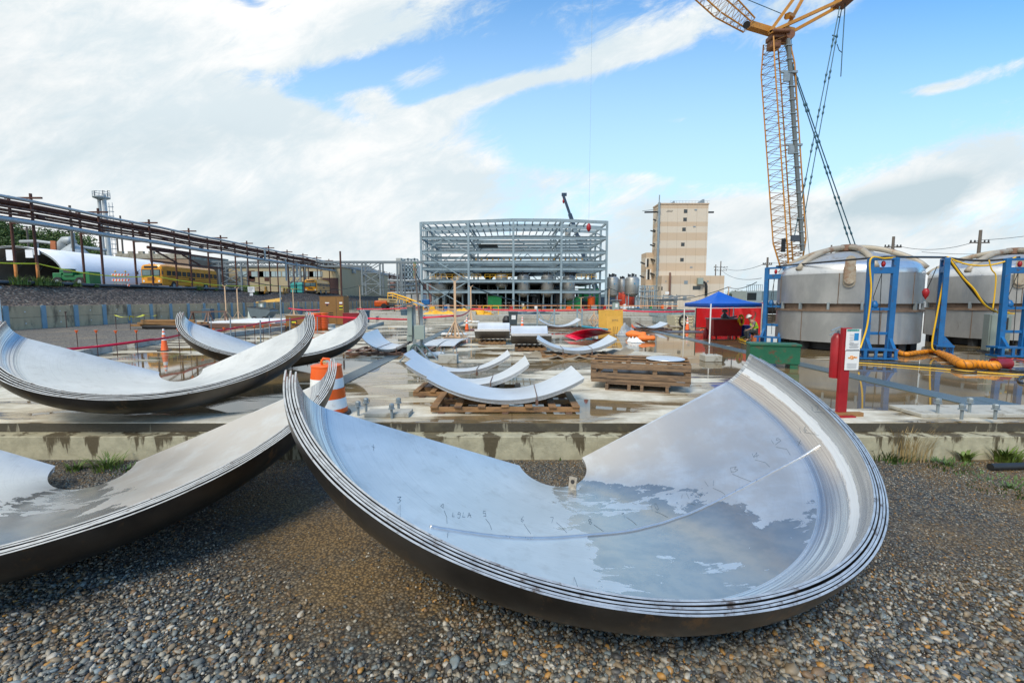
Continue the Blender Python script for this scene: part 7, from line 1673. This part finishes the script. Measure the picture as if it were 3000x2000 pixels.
# buses
def bus(name_loc,L_,W_,label,nwin,rot):
    H_=3.05;t=thing('school_bus',label,'bus',name_loc,rot,'yellow school buses on the terrace')
    # local: front at -y, width along x
    def loft(secs):
        b=MB();vs=[];m_=None
        for y,pts in secs: m_=len(pts);vs+=[(x,y,z) for x,z in pts]
        fs=[(i*m_+j,i*m_+(j+1)%m_,(i+1)*m_+(j+1)%m_,(i+1)*m_+j) for i in range(len(secs)-1) for j in range(m_)];fs+=[tuple(range(m_)),tuple(range((len(secs)-1)*m_,len(secs)*m_))[::-1]];b.add(vs,fs);return b
    def sec(zb,zt,w_):
        h=w_/2;return [(-h,zb),(h,zb),(h,zt-.55),(h*.96,zt-.28),(h*.80,zt-.09),(h*.4,zt),(-h*.4,zt),(-h*.80,zt-.09),(-h*.96,zt-.28),(-h,zt-.55)]
    b=loft([(0,sec(.55,2.75,W_*.94)),(.12,sec(.5,2.95,W_)),(.9,sec(.5,H_,W_)),(L_-.3,sec(.5,H_,W_)),(L_-.05,sec(.5,2.9,W_*.98)),(L_,sec(.55,2.75,W_*.94))]);b.build('body',busy,t,world=False,smooth=True,auto=30)
    b=MB();b.box((0,-.01,1.95),(W_*.86,.05,.75));o=b.build('windscreen_frame',black,t,world=False)
    for s_ in(-1,1): b=MB();b.box((s_*W_*.21,-.045,1.95),(W_*.38,.02,.62));b.build('windscreen_pane',mat('bus_glass',(.10,.17,.17),.1,0,.3,1,spec=.8),o,world=False)
    b=MB();b.box((0,.0,2.62),(W_*.62,.06,.24));b.build('destination_panel',black,t,world=False)
    b=MB();b.box((0,-.01,1.2),(W_*.42,.05,.42));o=b.build('grille',busy,t,world=False)
    b=MB();
    for z in(1.08,1.2,1.32): b.box((0,-.04,z),(W_*.36,.02,.06))
    b.build('grille_slots',black,o,world=False)
    b=MB();b.box((0,-.12,.58),(W_*.98,.2,.26));b.build('bumper',black,t,world=False,bevel=.03)
    for s_ in(-1,1):
        b=MB();b.tube([(s_*W_*.36,-.04,.95),(s_*W_*.36,.02,.95)],.12,10);b.build('headlight',reflw,t,world=False)
        b=MB();b.tube([(s_*W_*.40,-.04,1.45),(s_*W_*.40,.02,1.45)],.09,8);b.build('red_lamp',redp,t,world=False)
        b=MB();b.box((s_*(W_/2+.22),-.15,1.9),(.14,.08,.4));b.beam((s_*W_/2,.0,2.3),(s_*(W_/2+.22),-.15,2.1),.03,.03);b.build('mirror',black,t,world=False)
    for s_ in(-1,1):
        for i in range(nwin):
            y=1.2+(L_-1.7)*i/(nwin-1);b=MB();b.box((s_*(W_/2+.004),y,1.95),(.03,(L_-1.7)/(nwin-1)*.80,.58));o=b.build('window',black,t,world=False);b=MB();b.box((s_*(W_/2+.018),y,1.93),(.012,(L_-1.7)/(nwin-1)*.66,.44));b.build('pane',glass,o,world=False)
        for z in(1.52,1.22,.98): b=MB();b.box((s_*(W_/2+.006),L_/2+.5,z),(.02,L_-1.1,.055));b.build('rub_rail',black,t,world=False)
        b=MB();b.box((s_*(W_/2+.008),L_*.5,1.42),(.02,1.1,.24));b.build('name_panel',black,t,world=False)
        for y in(1.9,L_-2.6):
            b=MB();b.tube([(s_*(W_/2-.25),y,.48),(s_*(W_/2+.03),y,.48)],.48,18);o=b.build('wheel',black,t,world=False);b=MB();b.tube([(s_*(W_/2+.0),y,.48),(s_*(W_/2+.045),y,.48)],.22,12);b.build('rim',galv,o,world=False)
    b=MB()
    for x in(-.3,0,.3): b.box((x,.2,3.0),(.1,.08,.06))
    b.build('roof_lamps',orange,t,world=False);return t
bus((-43.2,55,ZT),10.6,2.5,'yellow school bus parked beside the white tent, nearer and larger',11,R(1))
bus((-38.9,88.5,ZT-.35),7.6,2.4,'smaller distant yellow school bus before the tan warehouse',8,R(4))
# portable toilets teal
for px,l in((861,'teal portable toilet left of the distant bus'),(876,'teal shed roofed box just left of the distant bus')):
    q=P(px,850,86);b=MB();b.bx(q.x-.6,q.x+.6,86,87.2,ZT-.3,ZT+1.6);b.add([(q.x-.65,85.95,ZT+1.6),(q.x+.65,85.95,ZT+1.6),(q.x+.65,87.25,ZT+1.6),(q.x-.65,87.25,ZT+1.6),(q.x-.3,86.6,ZT+1.95),(q.x+.3,86.6,ZT+1.95)],[(0,1,5,4),(1,2,5),(2,3,4,5),(3,0,4)]);b.build('portable_toilet',teal,label=l,cat='portable toilet')
# warehouses
tan=mat('tan_cladding',(.44,.37,.23),.6,0,.06,.6,stain=(.38,.32,.2),sa=.3,stretch=(1,1,.1));trimg=mat('eave_grey',(.19,.225,.245),.5,.2,.1,1)
t=thing('warehouse','long tan metal warehouse with small pale windows and a dark door','warehouse',(-60,101,ZT),0);Y=101
zt=P(800,783,Y).z;xr=P(1000,820,Y).x
b=MB();b.bx(-110,xr,Y,Y+38,ZT-1,zt);b.build('wall',tan,t);b=MB();b.bx(-110.2,xr+.2,Y-.25,Y+38.2,zt,zt+.35);b.build('eave',trimg,t)
b=MB();b.add([(-110,Y,zt+.36),(xr,Y,zt+.36),(xr,Y+38,zt+.36),(-110,Y+38,zt+.36),(-110,Y+19,zt+1.6),(xr,Y+19,zt+1.6)],[(0,1,5,4),(4,5,2,3),(1,2,5),(0,4,3)]);b.build('roof',mat('roof_pale',(.5,.52,.52),.5,0,.1,1),t)
pw=mat('pale_window',(.42,.52,.52),.2,0,.1,1,spec=.8)
for px,w_ in((711,1),(712+43,1.4),(778,1.4),(808,1.2),(840,1),(868,1.3),(900,1.5),(925,1.5)):
    q=P(px,803,Y);b=MB();b.bx(q.x-w_,q.x+w_,Y-.05,Y,q.z-.62,q.z+.62);o=b.build('window',trimg,t);b=MB()
    for u in(-.5,.5): b.bx(q.x+u*w_-w_*.44,q.x+u*w_+w_*.44,Y-.07,Y-.045,q.z-.54,q.z+.54)
    b.build('pane',pw,o)
for px,py,w_,h_ in((735,805,.9,.9),(735,816,.9,.6),(782,818,.5,.4)):
    q=P(px,py,Y);b=MB();b.bx(q.x-w_,q.x+w_,Y-.06,Y,q.z-h_,q.z+h_);b.build('louvre',rust,t)
q0,q1=P(944,814,Y),P(991,814,Y);b=MB();b.bx(q0.x,q1.x,Y-.05,Y,ZT-1,q0.z);b.build('loading_door',mat('door_maroon_black',(.06,.03,.03),.6),t)
for px0,px1 in((847,880),(885,915)): a_,c_=P(px0,825,Y),P(px1,825,Y);b=MB();b.bx(a_.x,c_.x,Y-.04,Y,ZT-1,a_.z);b.build('low_door',dark,t)
for px,py in((1038,795),(1070,803),(1114,812)):
    D_=abs(xr)*F/(1500-px);q=P(px,py,D_);b=MB();b.box((xr+.3,D_,q.z),(.6,1.2,.8));b.build('wall_fan',galv,t)
# brown old building + beige block behind tent
t=thing('old_brick_building','low weathered tan building with stepped parapet behind the tent','building',(-80,86,ZT),0);Y=86
z=P(420,740,Y).z;xa_,xb_=P(340,750,Y).x,P(552,750,Y).x;b=MB();b.bx(xa_,xb_,Y,Y+12,ZT,z-1.1);b.build('wall',mat('brown_stucco',(.27,.19,.13),.8,0,.12,.6),t);b=MB()
b.bx(xa_,xb_,Y-.12,Y+12.1,z-1.1,z-.2)
for i in range(7): x=xa_+(xb_-xa_)*(i+.2)/7;b.bx(x,x+.9,Y-.1,Y+.4,z-.198,z+.25) if i<4 else None
b.build('parapet',mat('grey_parapet',(.33,.31,.25),.8,0,.2,1.5,stain=(.2,.18,.13),sa=.45),t)
b=MB();q=P(385,760,Y);b.bx(q.x-.9,q.x+.9,Y-.05,Y,q.z-.3,q.z+.3);b.build('window',dark,t)
# stack with platform
t=thing('flue_stack','tall grey flue stack with a railed platform and caged ladder','chimney',(P(308,650,112).x,112,ZT),0)
x=t.location.x;z=P(308,583,112).z;b=MB();b.tube([(x-.9,112,ZT),(x-1.0,112,z)],.36,12);b.tube([(x+.5,112,ZT),(x+.2,112,z+1)],[.6,.42],12);b.build('flue',mat('flue_grey',(.42,.45,.46),.5,.2,.12,.6,stain=(.25,.2,.16),sa=.35),t,smooth=True,auto=50)
b=MB();b.lathe([(.8,z-.2),(1.7,z+.2),(1.7,z+.4),(0,z+.4)],(x-.4,112,0),14)
for i in range(12): q=i*math.pi/6;b.beam((x-.4+1.65*math.cos(q),112+1.65*math.sin(q),z+.4),(x-.4+1.65*math.cos(q),112+1.65*math.sin(q),z+1.6),.06,.06)
b.lathe([(1.65,z+1.5),(1.65,z+1.6)],(x-.4,112,0),14);b.lathe([(1.65,z+.95),(1.65,z+1.05)],(x-.4,112,0),14);b.build('platform',galv,t)
for dx_ in(-2.0,.0,1.2): b=MB();b.tube([(x+dx_,112,z+.5),(x+dx_,112,P(308,558,112).z),(x+dx_+.5,112,P(308,558,112).z-.2)],.08,6);b.build('lamp_mast',dark,t)
b=MB()
for zz in np.arange(ZT+2,z-1,1.1): b.lathe([(.55,zz),(.55,zz+.1)],(x+2.2,111.4,0),8)
for s_ in(-.4,.4): b.beam((x+2.2+s_,111.4,ZT),(x+2.2+s_,111.4,z-1),.08,.08)
b.build('caged_ladder',galv,t)
# ducts behind the tent
t=thing('overhead_duct','pale overhead duct with an elbow and cone hopper behind the tent','duct',(P(210,720,80).x,80,ZT),0)
b=MB();b.tube([P(60,708,82),P(110,707,82),P(310,733,82)],.28,10);b.build('long_duct',greypipe,t,smooth=True);b=MB();b.tube([P(185,742,80),P(184,712,80),P(190,706,80),P(205,705,80),P(212,712,80)],.75,12);b.build('elbow',greypipe,t,smooth=True)
q=P(218,735,80);b=MB();b.lathe([(.4,q.z+1.3),(2.0,q.z-.3),(2.0,q.z-3)],(q.x,80,0),14);b.build('cone_hopper',greypipe,t,smooth=True,auto=40);b=MB();b.beam(P(215,745,79),P(213,682,79),.5,.3);b.beam(P(108,730,82),P(107,708,82),.4,.4);b.beam(P(172,738,82),P(171,716,82),.4,.4);b.build('support',galv,t);b=MB();b.beam(P(160,742,81),P(159,706,81),.9,.5);b.build('orange_support',mat('rust_orange',(.4,.13,.05),.7),t)
# other slim poles
for px,pyt,Y,l in((204,602,70,'slim dark pole rising left of the flue stack'),(352,632,95,'brown utility pole right of the flue stack, the right one'),(342,690,95,'short pole just right of the flue stack'),(78,662,90,'small utility pole before the wooded hill'),(1085,763,60,'x')):
    if l=='x':continue
    q=P(px,pyt,Y);b=MB();b.tube([(q.x,Y,ZT),(q.x,Y,q.z)],.16,7)
    if px in(352,78): b.beam((q.x-1.2,Y,q.z-.6 if px==78 else q.z-4),(q.x+1.2,Y,q.z-.6 if px==78 else q.z-4),.15,.15)
    b.build('slim_pole',polm,label=l,cat='pole',smooth=True,auto=50)
# truss pipe bridge
t=thing('truss_bridge','long grey steel truss pipe bridge on lattice towers','truss bridge',(-45,92,ZT),0);Y=92
zt_,zb_=P(800,767,Y).z,P(800,779,Y).z;b=MB()
xa_,xb_=P(528,772,Y).x,P(1236,772,Y).x;xe=P(1080,772,Y).x
for y in(Y,Y+2.2):
    b.beam((xa_,y,zt_),(xb_,y,zt_),.35,.35);b.beam((xa_,y,zb_),(xe,y,zb_),.25,.25);n=44
    for i in range(n):
        u0=xa_+(xe-xa_)*i/n;u1=xa_+(xe-xa_)*(i+1)/n;b.beam((u0,y,zb_ if i%2 else zt_),(u1,y,zt_ if i%2 else zb_),.1,.1)
b.build('truss',trimg,t)
for px,w_ in((548,.6),(675,2.2),(862,1.2),(1087,1.8),(1171,.45)):
    x=P(px,800,Y).x;b=MB();zg=ZT-.4 if px<1100 else 0
    for sx_ in(-w_,w_):
        for y in(Y,Y+2.2): b.beam((x+sx_,y,zg),(x+sx_,y,zt_),.28,.28)
    if w_>.7:
        m_=3
        for i in range(m_):
            z0,z1=zg+(zt_-zg)*i/m_,zg+(zt_-zg)*(i+1)/m_;b.beam((x-w_,Y,z0),(x+w_,Y,z1),.14,.14);b.beam((x+w_,Y,z0),(x-w_,Y,z1),.14,.14);b.beam((x-w_,Y,z1),(x+w_,Y,z1),.14,.14);b.beam((x-w_,Y+2.2,z0),(x+w_,Y+2.2,z1),.14,.14)
    b.build('lattice_tower',trimg,t)
# cooling structure left of frame
t=thing('process_tower','distant grey process structure with steaming open decks left of the frame','process building',(P(1195,800,170).x,170,0),0);Y=170
b=MB();b.bx(P(1161,800,Y).x,P(1177,800,Y).x,Y,Y+5,0,P(1161,756,Y).z);b.build('stair_tower',mat('stair_grey',(.38,.40,.38),.7,0,.1,.3),t)
b=MB();xa_,xb_=P(1177,800,Y).x,P(1225,800,Y).x
for i in range(6): x=xa_+(xb_-xa_)*i/5;b.beam((x,Y,0),(x,Y,P(1200,756+i%2*4,Y).z),.5,.5)
for py in(760,772,784,797,812,826,842): z=P(1200,py,Y).z;b.beam((xa_,Y,z),(xb_,Y,z),.5,.5)
b.build('decks',bluegalv,t);b=MB();b.bx(xa_+.5,xb_-.5,Y+2,Y+6,P(1200,815,Y).z,P(1200,775,Y).z);b.build('louvred_box',galv,t);b=MB();b.bx(xa_-8,xb_+4,Y+4,Y+9,0,P(1200,825,Y).z);b.build('brown_base',mat('brick_red_brown',(.2,.10,.08),.7,0,.4,.3),t)
t=thing('white_pipe_run','low pale horizontal pipes running left of the steel frame base','pipework',(P(1180,850,130).x,130,0),0);b=MB()
for py,dy_ in((822,0),(835,1),(848,2),(858,0)): b.tube([P(1136,py,130+dy_),P(1232,py,130+dy_)],.35,8)
b.build('pipes',greypipe,t,smooth=True);b=MB()
for px in(1140,1160,1185,1205,1225): q=P(px,820,131);b.beam((q.x,131,0),(q.x,131,q.z),.3,.3)
b.build('supports',trimg,t)
t=thing('low_plant_building','low pale building and tanks at the end of the pipe rack','building',(P(1180,870,150).x,150,0),0);b=MB();b.bx(P(1120,860,150).x,P(1232,860,150).x,152,160,0,P(1180,862,150).z);b.build('wall',mat('pale_block',(.42,.43,.42),.7,0,.3,.3),t)
b=MB()
for i in range(12): x=P(1125+i*9,870,150).x;b.bx(x,x+.7,151.9,152,.5,1.6)
b.build('doors',dark,t)
# yellow stair / gangway beyond wall
t=thing('yellow_gangway','curved yellow gangway handrail at the far end of the gravel bank','handrail',(P(1170,870,85).x,85,0),0);b=MB();pts=[P(1136,859,85),P(1150,859,85),P(1165,864,85),P(1190,872,83),P(1215,882,80),P(1240,892,78)]
b.tube(pts,.16,6);b.tube([p_-Vector((0,0,.5)) for p_ in pts],.1,6)
for p_ in pts: b.beam(p_,p_-Vector((0,0,1.0)),.1,.1)
b.build('rails',yellow,t)
# orange boom lift
B=G(1150,905);t=thing('boom_lift','orange and yellow telescopic boom lift parked at the far end of the slab','boom lift',B,0);s_=B.y/F
b=MB();b.box((-28*s_-.2,0,16*s_),(38*s_,2.2,17*s_));b.build('engine_housing',orange,t,world=False,bevel=.3)
b=MB();b.beam((-38*s_,-.3,26*s_),(46*s_,-.3,21*s_),.9,.8);b.build('boom',mat('boom_cream',(.72,.52,.25),.5,0,.1,.5),t,world=False,bevel=.05);b=MB();b.box((4*s_,-.8,23.5*s_),(18*s_,.05,2.2*s_));b.build('name_stripe',dark,t,world=False)
b=MB();b.box((5*s_,0,9*s_),(60*s_,2.0,5*s_));b.box((48*s_,0,20*s_),(14*s_,1.5,12*s_));b.build('chassis',dark,t,world=False,bevel=.1)
for x in(-20,25):
    for y in(-1.2,1.2): b=MB();b.tube([(x*s_,y-.2,.6),(x*s_,y+.2,.6)],.6,14);b.build('wheel',black,t,world=False)
b=MB();b.box((52*s_,-.2,22*s_),(3*s_,1.6,10*s_));b.build('orange_end',orange,t,world=False)
B=G(1248,905);t=thing('blue_compressor','small blue towable compressor at the foot of the frame braces','compressor',B,0);b=MB();b.box((0,0,1.5),(1.6,1,1.1));b.build('housing',bluep,t,world=False,bevel=.1);b=MB();b.tube([(-.2,-.5,.5),(-.2,.5,.5)],.45,12);b.build('wheel',black,t,world=False)
b=MB();b.tube([(-.2,-.55,.5),(-.2,.55,.5)],.2,10);b.build('hub',white,t,world=False)
# site signs on crest
q=P(737,852,62);t=thing('notice_sign','small white notice sign standing on the gravel bank crest','sign',(q.x,62,ZT-.4),0);b=MB();b.bx(q.x-.45,q.x+.45,61.9,61.95,q.z-.2,q.z+.55);b.bx(q.x-.22,q.x+.22,61.9,61.95,q.z-.65,q.z-.28);b.build('panel',white,t);b=MB();b.beam((q.x,62,ZT-.6),(q.x,62,q.z+.5),.06,.06);b.build('post',rust,t)
b=MB();
for i in range(3): b.bx(q.x-.35,q.x+.35-.2*(i==2),61.885,61.895,q.z+.38-.17*i,q.z+.45-.17*i)
b.build('printed_lines',mat('print_grey',(.28,.29,.31),.6),t)
for px,py,Y,l in((780,858,66,'left'),(833,862,76,'middle'),(841,862,78,'right')):
    q=P(px,py,Y);b=MB();b.lathe([(.28,ZT-.4),(.28,ZT-.0),(.18,ZT+.0),(.18,ZT+.6),(0,ZT+.6)],(q.x,Y,0),10);b.build('channelizer',mat('yellow_black_post',(.5,.25,.02),.5,0,.5,3,stain=(.02,.02,.02),sa=.5,ss=3),label=f'{l} yellow and black channelizer post along the crest',cat='channelizer',group='channelizers on the crest')
for px in(1317,1440): pass
q=P(790,880,58);b=MB();b.add([(q.x-1.6,57.6,q.z-.3),(q.x+1.3,58.2,q.z-.15),(q.x+1.3,58.5,q.z+.35),(q.x-1.6,57.9,q.z-.15)],[(0,1,2,3)]);
for i,(px,py) in enumerate(((1317,0),)): pass
b.build('plank',ply,label='ochre plank lying in the notch of the gravel bank',cat='plank')
# yellow tape strung along crest posts
pts=[(XI+.05,37.8-6,4.9),(XI+.05,37.8,5.0),(XI+.05,43.9,4.35),(XI+.05,49.9,4.6),(XI+.05,62,3.9),(XI+.05,74,4.4),(XI+.05,84,3.9)]
tapes([Vector(p_) for p_ in pts],.10,'yellow caution tape strung between the rusty poles on the crest',tapey,'caution_tape','x',.12)
del bpy.data.objects['caution_tape']['group']
cabl((-38.7,66,4.9),(-38.7,84,4.6),.5,.06,cable,'black cable strung along the crest beyond the near bus')
cabl((-38.7,84,4.6),(-38.7,106,4.9),.6,.06,cable,'black cable strung along the crest beyond the distant bus')
# crest weeds
for i,(px,py,s_,l) in enumerate(((57,835,1.3,'tall grass clump on the crest at the far left'),(78,838,.7,'small weed beside the first orange sleeved pole'),(120,834,1.3,'broad weed clump between the two orange sleeved poles'),(145,836,1.0,'weed clump at the second orange sleeved pole'),(170,832,.8,'thin weed clump before the telehandler'),(284,838,.45,'low weed below the barricade, on the crest'),(225,830,.8,'weed clump in front of the telehandler wheels'),(585,846,1.0,'bushy weed in front of the near bus rear'),(725,850,1.3,'large bushy weed on the crest at the notice sign'),(745,862,1.1,'lower bushy weed sliding down the bank'),(820,858,.8,'weed on the crest left of the distant bus'),(634,850,.5,'small weed right of the near bus'),(1045,868,.8,'weed at the far crest beyond the tall cabinet'))):
    D_=abs(CX)*F/(1500-px)*1.0;weed((CX+.2,D_,ZT-.1 if py<855 else ZT-.6),90,.75*s_,leafm if i%2 else grassm,l,40+i,.5*s_,wd=.035,lean=.5,name='bank_weed')
# wooded hill
hillm=mat('hill_green',(.04,.065,.025),.9,0,.3,.1)
b=MB();n=40;vs=[];fs=[]
for i in range(n+1):
    for j in range(9):
        x=-330+ i*6.4;y=150+j*14;h=(34*math.exp(-((x+215)/75)**2)+2)*min(1,(j)/4.0)*.55;vs.append((x,y,ZT-.2+max(0,h)*(1-max(0,(x+115))/60 if x>-115 else 1)))
for i in range(n):
    for j in range(8): a_=i*9+j;fs.append((a_,a_+9,a_+10,a_+1))
b.add(vs,fs);b.build('hill',hillm,kind='structure',smooth=True)
def crown_mesh(seed,n=2600):
    r=np.random.default_rng(seed);cl=26;cc=r.normal(size=(cl,3));cc/=np.linalg.norm(cc,axis=1)[:,None];cc*=(r.uniform(.25,.82,cl))[:,None];cc[:,2]*=.8;cr=r.uniform(.22,.42,cl)
    k_=r.integers(0,cl,n);d=r.normal(size=(n,3));d/=np.linalg.norm(d,axis=1)[:,None];p=cc[k_]+d*(cr[k_]*r.uniform(.75,1.05,n))[:,None]
    s=r.uniform(.030,.058,n);u=r.normal(size=(n,3));u/=np.linalg.norm(u,axis=1)[:,None];v=np.cross(u,r.normal(size=(n,3)));v/=np.linalg.norm(v,axis=1)[:,None]
    V=np.stack([p+u*s[:,None],p+v*s[:,None]*.7,p-u*s[:,None],p-v*s[:,None]*.7],1).reshape(-1,3)
    me=bpy.data.meshes.new('crown');me.from_pydata(V.tolist(),[],[(4*i,4*i+1,4*i+2,4*i+3) for i in range(n)]);return me
def leafmat(nm,c1,c2):
    m,t,b=shader(nm);k=T(t);co=k.n('ShaderNodeTexCoord').outputs['Object'];c=k.mix(k.ss(k.noise(co,2.2,4,.6),.35,.65),c1,c2);t.links.new(c,b.inputs['Base Color']);b.inputs['Roughness'].default_value=.6;b.inputs['Specular IOR Level'].default_value=.25;return m
LM=[leafmat('leaves_dark',(.04,.075,.02),(.09,.14,.04)),leafmat('leaves_mid',(.055,.10,.025),(.12,.18,.045))]
CM=[crown_mesh(i) for i in range(4)]
for i,m_ in enumerate(CM): m_.materials.append(LM[i%2])
bark=mat('bark',(.09,.07,.05),.9,0,.3,3)
def treeX(loc,h,w_,k_,label):
    t=thing('tree',label,'tree',loc,k_*1.3,'trees on the wooded hill');b=MB();b.tube([(0,0,-1),(0,0,h*.35),(.2,0,h*.75)],[.04*h,.03*h,.01*h],7)
    for a in(0,2,4): b.tube([(0,0,h*.35),(w_*.3*math.cos(a),w_*.3*math.sin(a),h*.68)],[.018*h,.006*h],5)
    b.build('trunk',bark,t,world=False);o=bpy.data.objects.new('crown',CM[k_%4]);C.objects.link(o);o.parent=t;o.location=(0,0,h*.62);o.scale=(w_/2*1.15,w_/2*1.15,h*.46);o.rotation_euler=(0,0,k_*2.1)
TR=[(8,640,118,'leftmost tall tree of the wooded hill'),(35,662,125,'second big tree from the left picture edge'),(60,648,130,'rounded tree above the tent peak'),(88,670,128,'tree just left of the gap in the hill wood'),(20,690,105,'low bushy tree behind the tent at far left'),(60,700,106,'low shrubby tree behind the overhead duct, left'),(118,680,120,'tree between the first two rack poles'),(145,672,125,'dark tree behind the second rack pole'),(170,664,128,'tall dark tree of the second clump'),(195,668,126,'round dark tree right of the tallest one'),(215,680,122,'tree left of the cone hopper top'),(236,700,118,'sloping tree on the right shoulder of the hill'),(255,712,116,'small tree near the right end of the wood'),(276,722,114,'last small tree before the flue stack'),(130,712,104,'low tree behind the pale duct, middle'),(190,725,104,'low tree behind the elbow duct'),(250,735,104,'low tree behind the tent roof, right'),(296,738,112,'tiny tree touching the flue stack base'),(-25,640,112,'tree cut off by the left picture edge')]
for i,(px,py,Y,l) in enumerate(TR):
    q=P(px,py,Y);h=max(7,(q.z-ZT)*.62);w_=h*.95;treeX((q.x,Y,q.z-h*1.02),h,w_,i,l)
q=P(2162,850,240);treeX((q.x,240,0),q.z*.98,14,2,'far lone tree seen right of the blue canopy peak')
bpy.data.objects[[o.name for o in bpy.data.objects if o.get('label','').startswith('far lone')][0]]['group']=''
for o_ in list(bpy.data.objects):
    if o_.get('group')=='' or o_.get('group')=='x': del o_['group']
# distant low tree line / buildings on the horizon
b=MB();vs=[];fs=[];rg4=random.Random(4);n=160
for i in range(n+1):
    x=-120+i*5.5;h=6+3*math.sin(i*.31)+2*rg4.random()+(3 if x>250 else 0)
    vs+=[(x,620,-1),(x,620,h),(x,660,h*.9),(x,660,-1)]
for i in range(n): a_=4*i;fs+=[(a_,a_+4,a_+5,a_+1),(a_+1,a_+5,a_+6,a_+2),(a_+2,a_+6,a_+7,a_+3)]
b.add(vs,fs);b.build('hills',mat('far_blue_green',(.12,.17,.19),.9,0,.2,.05),kind='structure')
